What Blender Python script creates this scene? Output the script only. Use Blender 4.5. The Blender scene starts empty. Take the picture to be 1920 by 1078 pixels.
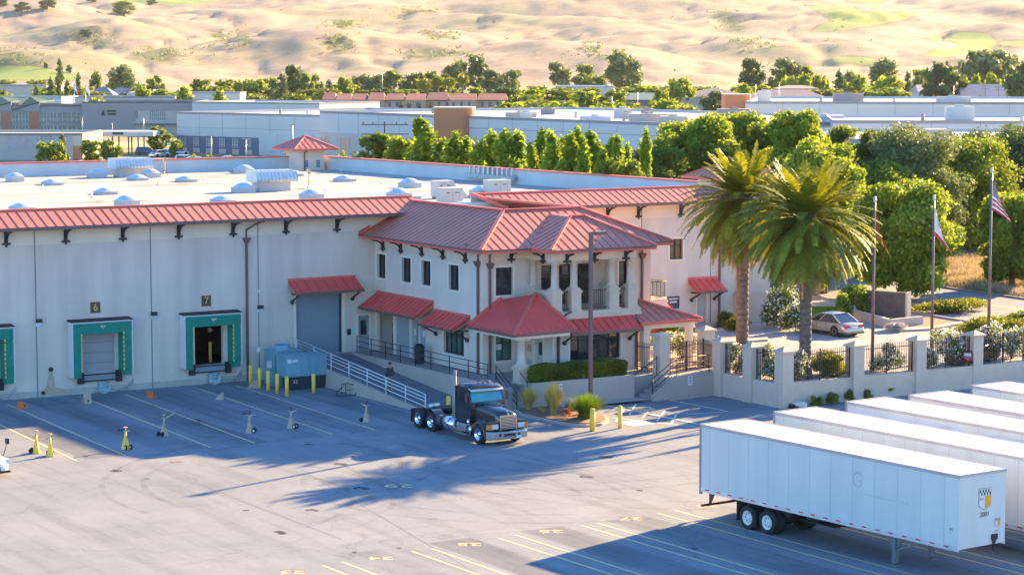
import bpy, math, random
import numpy as np
from mathutils import Vector, Matrix, noise as mnoise
R = math.radians
random.seed(11); rng = np.random.default_rng(5)
SC = bpy.context.scene
COL = SC.collection

# ---------------------------------------------------------------- camera
FPX = 4250.0; CAMH = 19.2
PITCH = math.atan(421/FPX); HEAD = R(58.2)
cam_d = bpy.data.cameras.new('camera'); cam = bpy.data.objects.new('camera', cam_d); COL.objects.link(cam)
cam.location = (0, 0, CAMH)
cam.rotation_euler = (R(90)-PITCH, 0, HEAD-R(90))
cam_d.sensor_width = 36; cam_d.lens = 36*FPX/1920
cam_d.clip_start = 1; cam_d.clip_end = 30000
SC.camera = cam
# ---------------------------------------------------------------- light
SUN_AZ = R(18.0); SUN_EL = R(19.3)          # azimuth measured from +X towards +Y
w = bpy.data.worlds.new('World'); SC.world = w; w.use_nodes = True
nt = w.node_tree; bg = nt.nodes['Background']
sky = nt.nodes.new('ShaderNodeTexSky'); sky.sky_type = 'NISHITA'; sky.sun_disc = False
sky.sun_elevation = SUN_EL; sky.sun_rotation = R(90)-SUN_AZ
sky.ozone_density = 5.0; sky.air_density = 1.0; sky.dust_density = 0.3
hs = nt.nodes.new('ShaderNodeHueSaturation'); hs.inputs['Saturation'].default_value = 1.12
nt.links.new(sky.outputs[0], hs.inputs['Color'])
nt.links.new(hs.outputs[0], bg.inputs[0]); bg.inputs[1].default_value = 0.054
sl = bpy.data.lights.new('sun', 'SUN'); sl.energy = 2.85; sl.angle = R(0.6); sl.color = (1.0, 0.67, 0.31)
so = bpy.data.objects.new('sun', sl); COL.objects.link(so)
sd = Vector((math.cos(SUN_AZ)*math.cos(SUN_EL), math.sin(SUN_AZ)*math.cos(SUN_EL), math.sin(SUN_EL)))
so.rotation_euler = sd.to_track_quat('Z', 'Y').to_euler(); so.location = (60, 60, 80)
SC.view_settings.view_transform = 'Standard'; SC.view_settings.look = 'None'
SC.view_settings.exposure = 3.28; SC.view_settings.gamma = 1.0
SC.render.engine = 'CYCLES'
SC.cycles.max_bounces = 6; SC.cycles.diffuse_bounces = 3; SC.cycles.volume_bounces = 0
SC.cycles.transparent_max_bounces = 8

# ---------------------------------------------------------------- measuring helpers (metres from the photo's geometry)
_fh = Vector((math.cos(HEAD), math.sin(HEAD), 0)); _r = Vector((math.sin(HEAD), -math.cos(HEAD), 0))
_f = _fh*math.cos(PITCH)+Vector((0, 0, -math.sin(PITCH))); _u = _r.cross(_f)
C0 = Vector((0, 0, CAMH))
def ray(px, py): return _f+_r*((px-960)/FPX)-_u*((py-539)/FPX)
def G(px, py, z=0.0):
    d = ray(px, py); return C0+d*((z-CAMH)/d.z)
def PYp(px, py, y):
    d = ray(px, py); return C0+d*(y/d.y)
def PXp(px, py, x):
    d = ray(px, py); return C0+d*(x/d.x)
def AT(px, py, dist):                     # point at a forward distance
    return C0+ray(px, py)*dist

# ---------------------------------------------------------------- materials
def _n(t, k, **kw):
    n = t.nodes.new(k)
    for a, b in kw.items(): setattr(n, a, b)
    return n
def mat(name, col, rough=.6, metal=0., var=.12, vs=1.0, bump=0., bs=30., spec=.4, streak=None, tint=None, coat=0., detail=4, emit=None, alpha=None):
    m = bpy.data.materials.new(name); m.use_nodes = True; t = m.node_tree; b = t.nodes['Principled BSDF']
    b.inputs['Roughness'].default_value = rough; b.inputs['Metallic'].default_value = metal
    b.inputs['Specular IOR Level'].default_value = spec
    if coat: b.inputs['Coat Weight'].default_value = coat; b.inputs['Coat Roughness'].default_value = .05
    tc = _n(t, 'ShaderNodeTexCoord')
    src = tc.outputs['Object']
    nz = _n(t, 'ShaderNodeTexNoise'); nz.inputs['Scale'].default_value = vs; nz.inputs['Detail'].default_value = detail
    nz.inputs['Roughness'].default_value = .6
    t.links.new(src, nz.inputs['Vector'])
    rp = _n(t, 'ShaderNodeMapRange'); rp.inputs[1].default_value = .3; rp.inputs[2].default_value = .7
    t.links.new(nz.outputs['Fac'], rp.inputs[0])
    mx = _n(t, 'ShaderNodeMix', data_type='RGBA')
    t.links.new(rp.outputs[0], mx.inputs[0])
    c2 = tint if tint else tuple(c*(1+var) for c in col)
    mx.inputs[6].default_value = (*[c*(1-var) for c in col], 1); mx.inputs[7].default_value = (*c2, 1)
    out = mx.outputs[2]
    if streak:                              # long vertical weather marks
        sc, amt = streak
        mp = _n(t, 'ShaderNodeMapping'); mp.inputs['Scale'].default_value = (sc, sc, sc*.09)
        t.links.new(src, mp.inputs['Vector'])
        n2 = _n(t, 'ShaderNodeTexNoise'); n2.inputs['Scale'].default_value = 1; n2.inputs['Detail'].default_value = 5
        t.links.new(mp.outputs[0], n2.inputs['Vector'])
        r2 = _n(t, 'ShaderNodeMapRange'); r2.inputs[1].default_value = .35; r2.inputs[2].default_value = .75
        r2.inputs[3].default_value = 1.0; r2.inputs[4].default_value = 1-amt
        t.links.new(n2.outputs['Fac'], r2.inputs[0])
        m2 = _n(t, 'ShaderNodeMix', data_type='RGBA', blend_type='MULTIPLY'); m2.inputs[0].default_value = 1
        t.links.new(out, m2.inputs[6]); t.links.new(r2.outputs[0], m2.inputs[7]); out = m2.outputs[2]
    t.links.new(out, b.inputs['Base Color'])
    if bump:
        nb = _n(t, 'ShaderNodeTexNoise'); nb.inputs['Scale'].default_value = bs; nb.inputs['Detail'].default_value = 3
        t.links.new(src, nb.inputs['Vector'])
        bp = _n(t, 'ShaderNodeBump'); bp.inputs['Strength'].default_value = bump; bp.inputs['Distance'].default_value = .05
        t.links.new(nb.outputs['Fac'], bp.inputs['Height']); t.links.new(bp.outputs[0], b.inputs['Normal'])
    if emit: b.inputs['Emission Color'].default_value = (*emit[0], 1); b.inputs['Emission Strength'].default_value = emit[1]
    return m
def leafmat(name, dark, light, trans=.45, vs=.35, tcol=None, rough=.55):
    m = bpy.data.materials.new(name); m.use_nodes = True; t = m.node_tree
    for n in list(t.nodes): t.nodes.remove(n)
    o = _n(t, 'ShaderNodeOutputMaterial'); d = _n(t, 'ShaderNodeBsdfPrincipled'); tr = _n(t, 'ShaderNodeBsdfTranslucent')
    d.inputs['Roughness'].default_value = rough; d.inputs['Specular IOR Level'].default_value = .25
    g = _n(t, 'ShaderNodeNewGeometry'); tc = _n(t, 'ShaderNodeTexCoord'); nz = _n(t, 'ShaderNodeTexNoise')
    nz.inputs['Scale'].default_value = vs; nz.inputs['Detail'].default_value = 2
    t.links.new(tc.outputs['Object'], nz.inputs['Vector'])
    a = _n(t, 'ShaderNodeMath', operation='MULTIPLY_ADD'); a.inputs[1].default_value = .5
    t.links.new(g.outputs['Random Per Island'], a.inputs[0])
    rp = _n(t, 'ShaderNodeMapRange'); rp.inputs[1].default_value = .35; rp.inputs[2].default_value = .65; rp.inputs[4].default_value = .5
    t.links.new(nz.outputs['Fac'], rp.inputs[0]); t.links.new(rp.outputs[0], a.inputs[2])
    mx = _n(t, 'ShaderNodeMix', data_type='RGBA'); t.links.new(a.outputs[0], mx.inputs[0])
    mx.inputs[6].default_value = (*dark, 1); mx.inputs[7].default_value = (*light, 1)
    t.links.new(mx.outputs[2], d.inputs['Base Color'])
    m3 = _n(t, 'ShaderNodeMix', data_type='RGBA', blend_type='MULTIPLY'); m3.inputs[0].default_value = 1
    t.links.new(mx.outputs[2], m3.inputs[6]); m3.inputs[7].default_value = (*(tcol or (1.6, 1.35, .45)), 1)
    t.links.new(m3.outputs[2], tr.inputs['Color'])
    ms = _n(t, 'ShaderNodeMixShader'); ms.inputs[0].default_value = trans
    t.links.new(d.outputs[0], ms.inputs[1]); t.links.new(tr.outputs[0], ms.inputs[2]); t.links.new(ms.outputs[0], o.inputs[0])
    return m
def glassmat(name, col=(.02, .03, .035), rough=.06, spec=1.0):
    return mat(name, col, rough, var=.25, vs=.7, spec=spec)

M = dict(
 wall=mat('pale_grey_stucco', (.72, .59, .50), .85, var=.06, vs=.35, bump=.15, bs=25, streak=(.9, .2)),
 wall_band=mat('cream_stucco', (.80, .66, .52), .85, var=.04, vs=.5, streak=(.8, .08)),
 office=mat('warm_grey_stucco', (.72, .59, .50), .85, var=.04, vs=.8, bump=.15, bs=30, streak=(1.1, .08)),
 trim=mat('off_white_trim', (.80, .68, .57), .75, var=.05),
 stone=mat('cast_stone', (.60, .47, .37), .8, var=.06, vs=2, bump=.1),
 roofred=mat('red_standing_seam_metal', (.60, .19, .125), .5, metal=.0, var=.07, vs=.4, spec=.3, streak=(.6, .05)),
 awning=mat('red_awning_metal', (.80, .10, .085), .5, var=.07, vs=.8, spec=.25, streak=(1.2,.08)), awnrib=mat('red_awning_seam', (.55, .07, .06), .5, spec=.25),
 roofrib=mat('red_roof_seam', (.45, .12, .085), .5, var=.05, spec=.3),
 roofedge=mat('red_roof_edge', (.70, .13, .09), .45, var=.05, spec=.5),
 iron=mat('black_ironwork', (.025, .025, .032), .5, var=.2, spec=.5),
 brown=mat('brown_downspout', (.16, .09, .08), .5, var=.1, spec=.5),
 conc=mat('grey_concrete', (.34, .31, .29), .9, var=.12, vs=1.2, bump=.2, bs=15, streak=(1.2, .15)),
 conc2=mat('pale_concrete', (.45, .37, .31), .9, var=.08, vs=.7, bump=.15),
 joint=mat('dark_joint_sealant', (.20, .19, .19), .9, var=.1),
 steel=mat('galvanised_steel', (.55, .57, .58), .4, .6, var=.12, vs=4),
 greydoor=mat('grey_painted_steel_door', (.30, .34, .37), .5, var=.05, streak=(1, .1)),
 paledoor=mat('pale_painted_door', (.45, .44, .43), .5, var=.05),
 glass=glassmat('dark_window_glass'),
 glassg=glassmat('green_tinted_glass', (.05, .14, .12), .1, .8),
 dark=mat('black_rubber', (.03, .028, .03), .75, var=.2, vs=3),
 darkroom=mat('painted_dark_interior', (.012, .010, .010), .9, var=.2),  # near-black colour painted in for the darkness inside the open dock
 green=mat('green_dock_foam', (.0, .21, .15), .65, var=.16, vs=3, bump=.3, bs=6),
 white=mat('white_paint', (.66, .65, .63), .5, var=.03, vs=1),
 whitedirty=mat('aged_white_paint', (.52, .51, .50), .6, var=.06, vs=.8, streak=(1, .1)),
 yellow=mat('yellow_paint', (.95, .62, .08), .5, var=.1, vs=3, streak=(4, .15)),
 orange=mat('orange_paint', (.80, .17, .04), .6, var=.15, vs=4),
 cream=mat('cream_paint', (.46, .34, .25), .6, var=.12, vs=4),
 genblue=mat('teal_blue_enamel', (.16, .33, .40), .45, var=.08, vs=1.5, streak=(2, .15), spec=.5),
 chrome=mat('polished_chrome', (.78, .78, .78), .18, 1., var=.06, vs=2),
 black=mat('gloss_black_paint', (.012, .012, .016), .22, var=.2, spec=.6, coat=1.),
 tyre=mat('tyre_rubber', (.022, .022, .024), .85, var=.2, vs=5),
 signbrown=mat('brown_sign_board', (.13, .06, .035), .6, var=.1),
 gold=mat('gold_lettering', (.70, .47, .14), .5, var=.05),
 amber=mat('amber_lens', (.85, .25, .02), .3, var=.05),
 red=mat('red_lens', (.65, .03, .03), .3, var=.05),
 soil=mat('brown_bark_mulch', (.22, .13, .09), .95, var=.3, vs=4, bump=.6, bs=12),
 roofmem=mat('cream_roof_membrane', (.36, .33, .28), .85, var=.10, vs=.16, tint=(.46, .42, .37), detail=8),  # the membrane's own cream tone, mottled by noise
 parapet=mat('pale_blue_parapet', (.52, .56, .58), .8, var=.05, vs=.4, streak=(.7, .1)),
 skylight=mat('frosted_skylight_dome', (.50, .54, .58), .3, var=.04, vs=3, spec=.6),
 hvac=mat('beige_cabinet_steel', (.50, .48, .45), .5, var=.05, vs=2),
)

# ---------------------------------------------------------------- mesh builder
def wpos(o):
    p = Vector((0, 0, 0))
    while o is not None: p += o.location; o = o.parent
    return p
class MB:
    def __init__(s): s.v = []; s.f = []; s.m = []; s.s = []
    def add(s, vs, fs, m=0, sm=False):
        k = len(s.v); s.v.extend([tuple(v) for v in vs])
        for f in fs: s.f.append([i+k for i in f]); s.m.append(m); s.s.append(sm)
        return s
    def box(s, x0, x1, y0, y1, z0, z1, m=0):
        v = [(x0,y0,z0),(x1,y0,z0),(x1,y1,z0),(x0,y1,z0),(x0,y0,z1),(x1,y0,z1),(x1,y1,z1),(x0,y1,z1)]
        return s.add(v, [(0,3,2,1),(4,5,6,7),(0,1,5,4),(1,2,6,5),(2,3,7,6),(3,0,4,7)], m)
    def obox(s, c, d, rz=0, m=0, top=1.0):
        c = Vector(c); ca, sa = math.cos(rz), math.sin(rz); v = []
        for z, k in ((-1, 1), (1, top)):
            for x, y in ((-1,-1),(1,-1),(1,1),(-1,1)):
                X, Y = x*d[0]/2*k, y*d[1]/2*k
                v.append((c.x+X*ca-Y*sa, c.y+X*sa+Y*ca, c.z+z*d[2]/2))
        return s.add(v, [(0,3,2,1),(4,5,6,7),(0,1,5,4),(1,2,6,5),(2,3,7,6),(3,0,4,7)], m)
    def beam(s, p0, p1, wd, h=None, m=0, up=(0,0,1)):
        h = h or wd; p0, p1 = Vector(p0), Vector(p1); d = (p1-p0).normalized()
        a = d.cross(Vector(up))
        if a.length < 1e-3: a = Vector((1,0,0))
        a.normalize(); b = a.cross(d).normalized(); a = a*wd/2; b = b*h/2
        v = [p0-a-b, p0+a-b, p0+a+b, p0-a+b, p1-a-b, p1+a-b, p1+a+b, p1-a+b]
        return s.add(v, [(0,3,2,1),(4,5,6,7),(0,1,5,4),(1,2,6,5),(2,3,7,6),(3,0,4,7)], m)
    def cyl(s, p0, p1, r0, r1=None, n=10, m=0, sm=True, caps=True):
        r1 = r0 if r1 is None else r1; p0, p1 = Vector(p0), Vector(p1); d = (p1-p0).normalized()
        a = d.orthogonal().normalized(); b = d.cross(a)
        v = [p0+(a*math.cos(t)+b*math.sin(t))*r0 for t in [2*math.pi*i/n for i in range(n)]]
        v += [p1+(a*math.cos(t)+b*math.sin(t))*r1 for t in [2*math.pi*i/n for i in range(n)]]
        s.add(v, [(i, (i+1)%n, (i+1)%n+n, i+n) for i in range(n)], m, sm)
        if caps:
            k = len(s.v)-2*n
            s.f.append([k+i for i in range(n)][::-1]); s.m.append(m); s.s.append(False)
            s.f.append([k+n+i for i in range(n)]); s.m.append(m); s.s.append(False)
        return s
    def tube(s, pts, r, n=6, m=0):
        for a, b in zip(pts[:-1], pts[1:]): s.cyl(a, b, r, n=n, m=m)
        return s
    def prism(s, pts, vec, m=0, sm=False):
        vec = Vector(vec); n = len(pts); P0 = [Vector(p) for p in pts]
        v = P0+[p+vec for p in P0]
        s.add(v, [tuple(range(n))[::-1], tuple(range(n, 2*n))], m)
        k = len(s.v)-2*n
        for i in range(n): s.f.append([k+i, k+(i+1)%n, k+(i+1)%n+n, k+i+n]); s.m.append(m); s.s.append(sm)
        return s
    def lathe(s, c, prof, n=14, m=0, axis='z', sm=True):
        c = Vector(c); v = []; k = len(prof)
        for i in range(n):
            t = 2*math.pi*i/n
            for r, z in prof:
                q = (r*math.cos(t), r*math.sin(t), z) if axis == 'z' else ((z, r*math.cos(t), r*math.sin(t)) if axis == 'x' else (r*math.cos(t), z, r*math.sin(t)))
                v.append(c+Vector(q))
        return s.add(v, [(i*k+j, ((i+1)%n)*k+j, ((i+1)%n)*k+j+1, i*k+j+1) for i in range(n) for j in range(k-1)], m, sm)
    def ell(s, c, r, n=10, k=7, m=0, z0=-1.0):
        prof = []
        a0 = math.asin(z0)
        for j in range(k+1):
            a = a0+(math.pi/2-a0)*j/k; prof.append((math.cos(a), math.sin(a)))
        c = Vector(c); v = []
        for i in range(n):
            t = 2*math.pi*i/n
            for q, z in prof: v.append((c.x+r[0]*q*math.cos(t), c.y+r[1]*q*math.sin(t), c.z+r[2]*z))
        k1 = k+1
        return s.add(v, [(i*k1+j, ((i+1)%n)*k1+j, ((i+1)%n)*k1+j+1, i*k1+j+1) for i in range(n) for j in range(k)], m, True)
    def build(s, name, mats, parent=None, local=False, bevel=0):
        if not isinstance(mats, (list, tuple)): mats = [mats]
        me = bpy.data.meshes.new(name)
        vs = s.v
        off = Vector((0,0,0)) if (local or parent is None) else wpos(parent)
        if off.length: vs = [(a-off.x, b-off.y, c-off.z) for a, b, c in vs]
        me.from_pydata(vs, [], s.f)
        for m in mats: me.materials.append(M[m] if isinstance(m, str) else m)
        me.polygons.foreach_set('material_index', s.m); me.polygons.foreach_set('use_smooth', s.s)
        me.update()
        o = bpy.data.objects.new(name, me); COL.objects.link(o)
        if parent is not None: o.parent = parent
        if bevel:
            b = o.modifiers.new('bevel', 'BEVEL'); b.width = bevel; b.segments = 2; b.limit_method = 'ANGLE'; b.angle_limit = R(40)
        return o
def tag(o, label=None, cat=None, group=None, kind=None):
    if label: o['label'] = label
    if cat: o['category'] = cat
    if group: o['group'] = group
    if kind: o['kind'] = kind
    return o
def thing(name, label, cat, loc=(0,0,0), rz=0, group=None):
    o = bpy.data.objects.new(name, None); COL.objects.link(o); o.location = loc; o.rotation_euler = (0,0,rz)
    o.empty_display_size = .3
    return tag(o, label, cat, group)
def copy_tree(o, parent=None):
    c = o.copy(); COL.objects.link(c)
    if parent is not None: c.parent = parent
    for ch in o.children: copy_tree(ch, c)
    return c
def dup(o, loc, rz=0, label=None, scale=None):
    c = copy_tree(o); c.location = loc; c.rotation_euler = (0,0,rz)
    if label: c['label'] = label
    if scale: c.scale = (scale,)*3 if not isinstance(scale, tuple) else scale
    return c
def text(name, body, size, m, loc, rot, parent, depth=.004, sx=1.0, font_bold=0):
    cu = bpy.data.curves.new(name, 'FONT'); cu.body = body; cu.size = size; cu.extrude = depth
    cu.align_x = 'CENTER'; cu.align_y = 'CENTER'; cu.offset = font_bold
    tmp = bpy.data.objects.new(name, cu); COL.objects.link(tmp)
    dg = bpy.context.evaluated_depsgraph_get(); me = bpy.data.meshes.new_from_object(tmp.evaluated_get(dg))
    bpy.data.objects.remove(tmp); me.materials.clear(); me.materials.append(M[m] if isinstance(m, str) else m)
    o = bpy.data.objects.new(name, me); COL.objects.link(o); o.parent = parent
    o.location = Vector(loc)-(wpos(parent) if parent else Vector((0,0,0))); o.rotation_euler = rot; o.scale = (sx, 1, 1)
    return o

_O1 = ['','first','second','third','fourth','fifth','sixth','seventh','eighth','ninth','tenth','eleventh','twelfth','thirteenth','fourteenth','fifteenth','sixteenth','seventeenth','eighteenth','nineteenth']
_O2 = {20:'twenty',30:'thirty',40:'forty',50:'fifty'}
def ordinal(n):
    if n < 20: return _O1[n]
    t, u = n//10*10, n % 10
    return _O2[t]+'-'+_O1[u] if u else {20:'twentieth',30:'thirtieth',40:'fortieth',50:'fiftieth'}[t]
# standing-seam sheet: planar polygon, eave direction e, up-slope direction s
def seam(mb, poly, e, s_, step=.45, thick=.07, rib=.045, ribh=.03, m=0, mr=1, off=None):
    P = [Vector(p) for p in poly]; e = Vector(e).normalized(); s_ = Vector(s_).normalized()
    n = e.cross(s_).normalized()
    if n.z < 0: n = -n
    mb.prism([p-n*thick for p in P], n*thick, m)
    o = P[0]; q = [((p-o).dot(e), (p-o).dot(s_)) for p in P]
    a0, a1 = min(a for a, b in q), max(a for a, b in q)
    a = a0+(off if off is not None else step*.5)
    while a < a1-.02:
        hits = []
        for i in range(len(q)):
            (xa, ya), (xb, yb) = q[i], q[(i+1) % len(q)]
            if (xa-a)*(xb-a) <= 0 and abs(xa-xb) > 1e-6: hits.append(ya+(yb-ya)*(a-xa)/(xb-xa))
        if len(hits) >= 2:
            b0, b1 = min(hits), max(hits)
            if b1-b0 > .1:
                mb.beam(o+e*a+s_*b0+n*(ribh*.5-.004), o+e*a+s_*(b1-.01)+n*(ribh*.5-.004), rib, ribh, mr, up=n)
        a += step
# wall sheet in a vertical plane with real openings; u = unit direction along wall, n = outward normal
def wallgrid(mb, o, u, n, L, z0, z1, ops, thick=.3, m=0, band=None, mband=1, mj=None):
    o = Vector(o); u = Vector(u); n = Vector(n); mj = m if mj is None else mj
    us = sorted({0, L, *[a for op in ops for a in (op[0], op[1])]})
    zs = sorted({z0, z1, *([band] if band else []), *[a for op in ops for a in (op[2], op[3])]})
    us = [a for a in us if 0 <= a <= L]; zs = [a for a in zs if z0 <= a <= z1]
    def Pt(a, z, d=0): return (o.x+u.x*a-n.x*d, o.y+u.y*a-n.y*d, z)
    for a, b in zip(us[:-1], us[1:]):
        for c, d in zip(zs[:-1], zs[1:]):
            ca, cz = (a+b)/2, (c+d)/2
            if any(p[0] < ca < p[1] and p[2] < cz < p[3] for p in ops): continue
            mm = mband if (band and cz > band) else m
            mb.add([Pt(a,c), Pt(b,c), Pt(b,d), Pt(a,d)], [(0,1,2,3)], mm)
    for p in ops:
        a, b, c, d = p[:4]; t = thick
        mb.add([Pt(a,c), Pt(a,d), Pt(a,d,t), Pt(a,c,t)], [(0,1,2,3)], mj)
        mb.add([Pt(b,c), Pt(b,d), Pt(b,d,t), Pt(b,c,t)], [(0,1,2,3)], mj)
        mb.add([Pt(a,c), Pt(b,c), Pt(b,c,t), Pt(a,c,t)], [(0,1,2,3)], mj)
        mb.add([Pt(a,d), Pt(b,d), Pt(b,d,t), Pt(a,d,t)], [(0,1,2,3)], mj)
def window(parent, o, u, n, a, b, c, d, cols=2, rows=1, inset=.16, fr='iron', gl='glass', surround=True, name='window', fw=.06, transom=None):
    o = Vector(o); u = Vector(u); n = Vector(n)
    def bx(mb, a0, a1, c0, c1, d0, d1, m=0):
        ps = [o+u*a0-n*d0, o+u*a1-n*d0, o+u*a1-n*d1, o+u*a0-n*d1]
        mb.prism([(p.x, p.y, c0) for p in ps], (0, 0, c1-c0), m)
    g = MB(); bx(g, a, b, c, d, inset+.03, inset+.05)
    go = g.build(name, gl, parent)
    f = MB()
    bx(f, a, a+fw, c, d, inset-.04, inset+.03); bx(f, b-fw, b, c, d, inset-.04, inset+.03)
    bx(f, a+fw, b-fw, c, c+fw, inset-.04, inset+.03); bx(f, a+fw, b-fw, d-fw, d, inset-.04, inset+.03)
    for i in range(1, cols):
        x = a+(b-a)*i/cols; bx(f, x-fw/2, x+fw/2, c+fw, d-fw, inset-.037, inset+.027)
    zs = [c+(d-c)*j/rows for j in range(1, rows)] if transom is None else [transom]
    for z in zs: bx(f, a+fw, b-fw, z-fw/2, z+fw/2, inset-.034, inset+.024)
    f.build('frame', fr, go)
    if surround:
        s = MB(); k = .13
        bx(s, a-k, a, c-k, d+k, -.04, .02); bx(s, b, b+k, c-k, d+k, -.04, .02)
        bx(s, a, b, d, d+k, -.04, .02); bx(s, a, b, c-k, c, -.06, .02)
        s.build('surround', 'trim', go)
    return go
# ================================================================ ground, roads, hills
def ground_mat(name, base, base2, rough=.9, cracks=True, tyre=False, spec=.25):
    m = bpy.data.materials.new(name); m.use_nodes = True; t = m.node_tree; b = t.nodes['Principled BSDF']
    b.inputs['Roughness'].default_value = rough; b.inputs['Specular IOR Level'].default_value = spec*.3
    tc = _n(t, 'ShaderNodeTexCoord')
    def noise(sc, det=6, vec=None, scl=(1,1,1), rot=0):
        mp = _n(t, 'ShaderNodeMapping'); mp.inputs['Scale'].default_value = scl; mp.inputs['Rotation'].default_value = (0, 0, rot)
        t.links.new(tc.outputs['Object'], mp.inputs[0])
        n = _n(t, 'ShaderNodeTexNoise'); n.inputs['Scale'].default_value = sc; n.inputs['Detail'].default_value = det
        n.inputs['Roughness'].default_value = .62
        t.links.new(mp.outputs[0], n.inputs[0]); return n.outputs['Fac']
    def rng_(x, a, b_, c=0., d=1.):
        r = _n(t, 'ShaderNodeMapRange'); r.inputs[1].default_value = a; r.inputs[2].default_value = b_
        r.inputs[3].default_value = c; r.inputs[4].default_value = d; t.links.new(x, r.inputs[0]); return r.outputs[0]
    mx = _n(t, 'ShaderNodeMix', data_type='RGBA'); mx.inputs[6].default_value = (*base, 1); mx.inputs[7].default_value = (*base2, 1)
    t.links.new(rng_(noise(.12, 8), .35, .65), mx.inputs[0]); out = mx.outputs[2]
    def mul(x):
        nonlocal out
        k = _n(t, 'ShaderNodeMix', data_type='RGBA', blend_type='MULTIPLY'); k.inputs[0].default_value = 1
        t.links.new(out, k.inputs[6]); t.links.new(x, k.inputs[7]); out = k.outputs[2]
    mul(rng_(noise(3.5, 5), .3, .7, .93, 1.05))
    mul(rng_(noise(.5, 6, scl=(1, .35, 1), rot=.5), .55, .72, 1.0, .86))
    mul(rng_(noise(.35, 5, scl=(.5, 2.2, 1), rot=.15), .52, .70, 1.0, .88))
    if tyre:
        mul(rng_(noise(.9, 3, scl=(1, .06, 1), rot=-.04), .5, .72, 1.0, .80))
    if cracks:
        v = _n(t, 'ShaderNodeTexVoronoi', feature='DISTANCE_TO_EDGE'); v.inputs['Scale'].default_value = .085
        mp = _n(t, 'ShaderNodeMapping'); t.links.new(tc.outputs['Object'], mp.inputs[0])
        dn = _n(t, 'ShaderNodeTexNoise'); dn.inputs['Scale'].default_value = .4; dn.inputs['Detail'].default_value = 5
        t.links.new(mp.outputs[0], dn.inputs[0])
        ad = _n(t, 'ShaderNodeMix', data_type='RGBA', blend_type='ADD'); ad.inputs[0].default_value = 1
        t.links.new(mp.outputs[0], ad.inputs[6]); 
        sc = _n(t, 'ShaderNodeVectorMath', operation='SCALE'); sc.inputs['Scale'].default_value = 2.2
        t.links.new(dn.outputs['Color'], sc.inputs[0]); t.links.new(sc.outputs[0], ad.inputs[7])
        t.links.new(ad.outputs[2], v.inputs['Vector'])
        mul(rng_(v.outputs['Distance'], .0, .004, .80, 1.0))
    t.links.new(out, b.inputs['Base Color'])
    nb = _n(t, 'ShaderNodeTexNoise'); nb.inputs['Scale'].default_value = 14; nb.inputs['Detail'].default_value = 4
    t.links.new(tc.outputs['Object'], nb.inputs['Vector'])
    bp = _n(t, 'ShaderNodeBump'); bp.inputs['Strength'].default_value = .25; bp.inputs['Distance'].default_value = .02
    t.links.new(nb.outputs['Fac'], bp.inputs['Height']); t.links.new(bp.outputs[0], b.inputs['Normal'])
    return m
M['yard'] = ground_mat('worn_pale_asphalt', (.20, .22, .245), (.245, .26, .28), tyre=True)
M['lot'] = ground_mat('parking_asphalt', (.30, .29, .29), (.36, .35, .34))
M['road'] = ground_mat('road_asphalt', (.22, .22, .235), (.28, .27, .28), cracks=False)
M['plain'] = ground_mat('valley_floor', (.34, .30, .19), (.20, .22, .10), cracks=False)
M['linew'] = mat('worn_white_marking', (.78, .76, .72), .8, var=.15, vs=3)
M['liney'] = mat('worn_yellow_marking', (.66, .52, .27), .8, var=.15, vs=3)

def sheet(name, pts, z, m, kind='structure'):
    mb = MB(); mb.add([(p[0], p[1], z) for p in pts], [tuple(range(len(pts)))]); o = mb.build(name, m); tag(o, kind=kind); return o
# valley floor reaching the hills; yard; upper terrace (1.3 m higher)
sheet('ground', [(-1800,-600),(5600,-600),(5600,5600),(-1800,5600)], -.30, 'plain')
sheet('yard', [(-60,-20),(260,-20),(260,124.6),(-60,124.6)], 0, 'yard')
mb = MB()
def slab(mb, pts, z0, z1, m=0): mb.prism([(p[0], p[1], z0) for p in pts], (0,0,z1-z0), m)
# terrace body is built from its retaining walls outwards
slab(mb, [(75.2,104.7),(79.4,104.7),(79.4,99.05),(260,99.05),(260,330),(98.2,330),(98.2,124.4),(79.1,124.4),(79.1,111.3),(76.2,111.3),(76.2,105.9),(75.2,105.9)], -.2, 1.30)
tag(mb.build('terrace', 'conc2'), kind='structure')
sheet('parking_lot', [(83.2,103.5),(86,100.4),(112,100.4),(112,119.6),(100.8,119.6),(98.5,122.0),(96.5,120.2),(83.2,120.2)], 1.312, 'lot')
# street beyond the entrance
ra, rb = G(1660,548,1.3), G(1990,598,1.3)
dv = (rb-ra).normalized(); pv = Vector((-dv.y, dv.x, 0))
e0 = G(1740,592,1.3); f0 = G(1770,541,1.3)
if (f0-e0).dot(pv) < 0: pv = -pv
wid = (f0-e0).dot(pv)
A = e0-dv*120; B = e0+dv*120
road = sheet('road', [(A.x,A.y),(B.x,B.y),((B+pv*wid).x,(B+pv*wid).y),((A+pv*wid).x,(A+pv*wid).y)], 1.316, 'road')
mk = MB()
for k in (.27, .62):
    p = A+pv*wid*k; q = B+pv*wid*k
    for o_ in (0, .28): mk.beam((p.x+pv.x*o_, p.y+pv.y*o_, 1.325), (q.x+pv.x*o_, q.y+pv.y*o_, 1.325), .12, .004, 0)
tag(mk.build('road_marking', 'liney'), kind='structure')
kb = MB()
for k in (-.012, 1.012):
    p = A+pv*wid*k; q = B+pv*wid*k; kb.beam((p.x,p.y,1.36), (q.x,q.y,1.36), .2, .2)
tag(kb.build('kerb', 'conc'), kind='structure')
ROAD = (A, B, dv, pv, wid)

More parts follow.
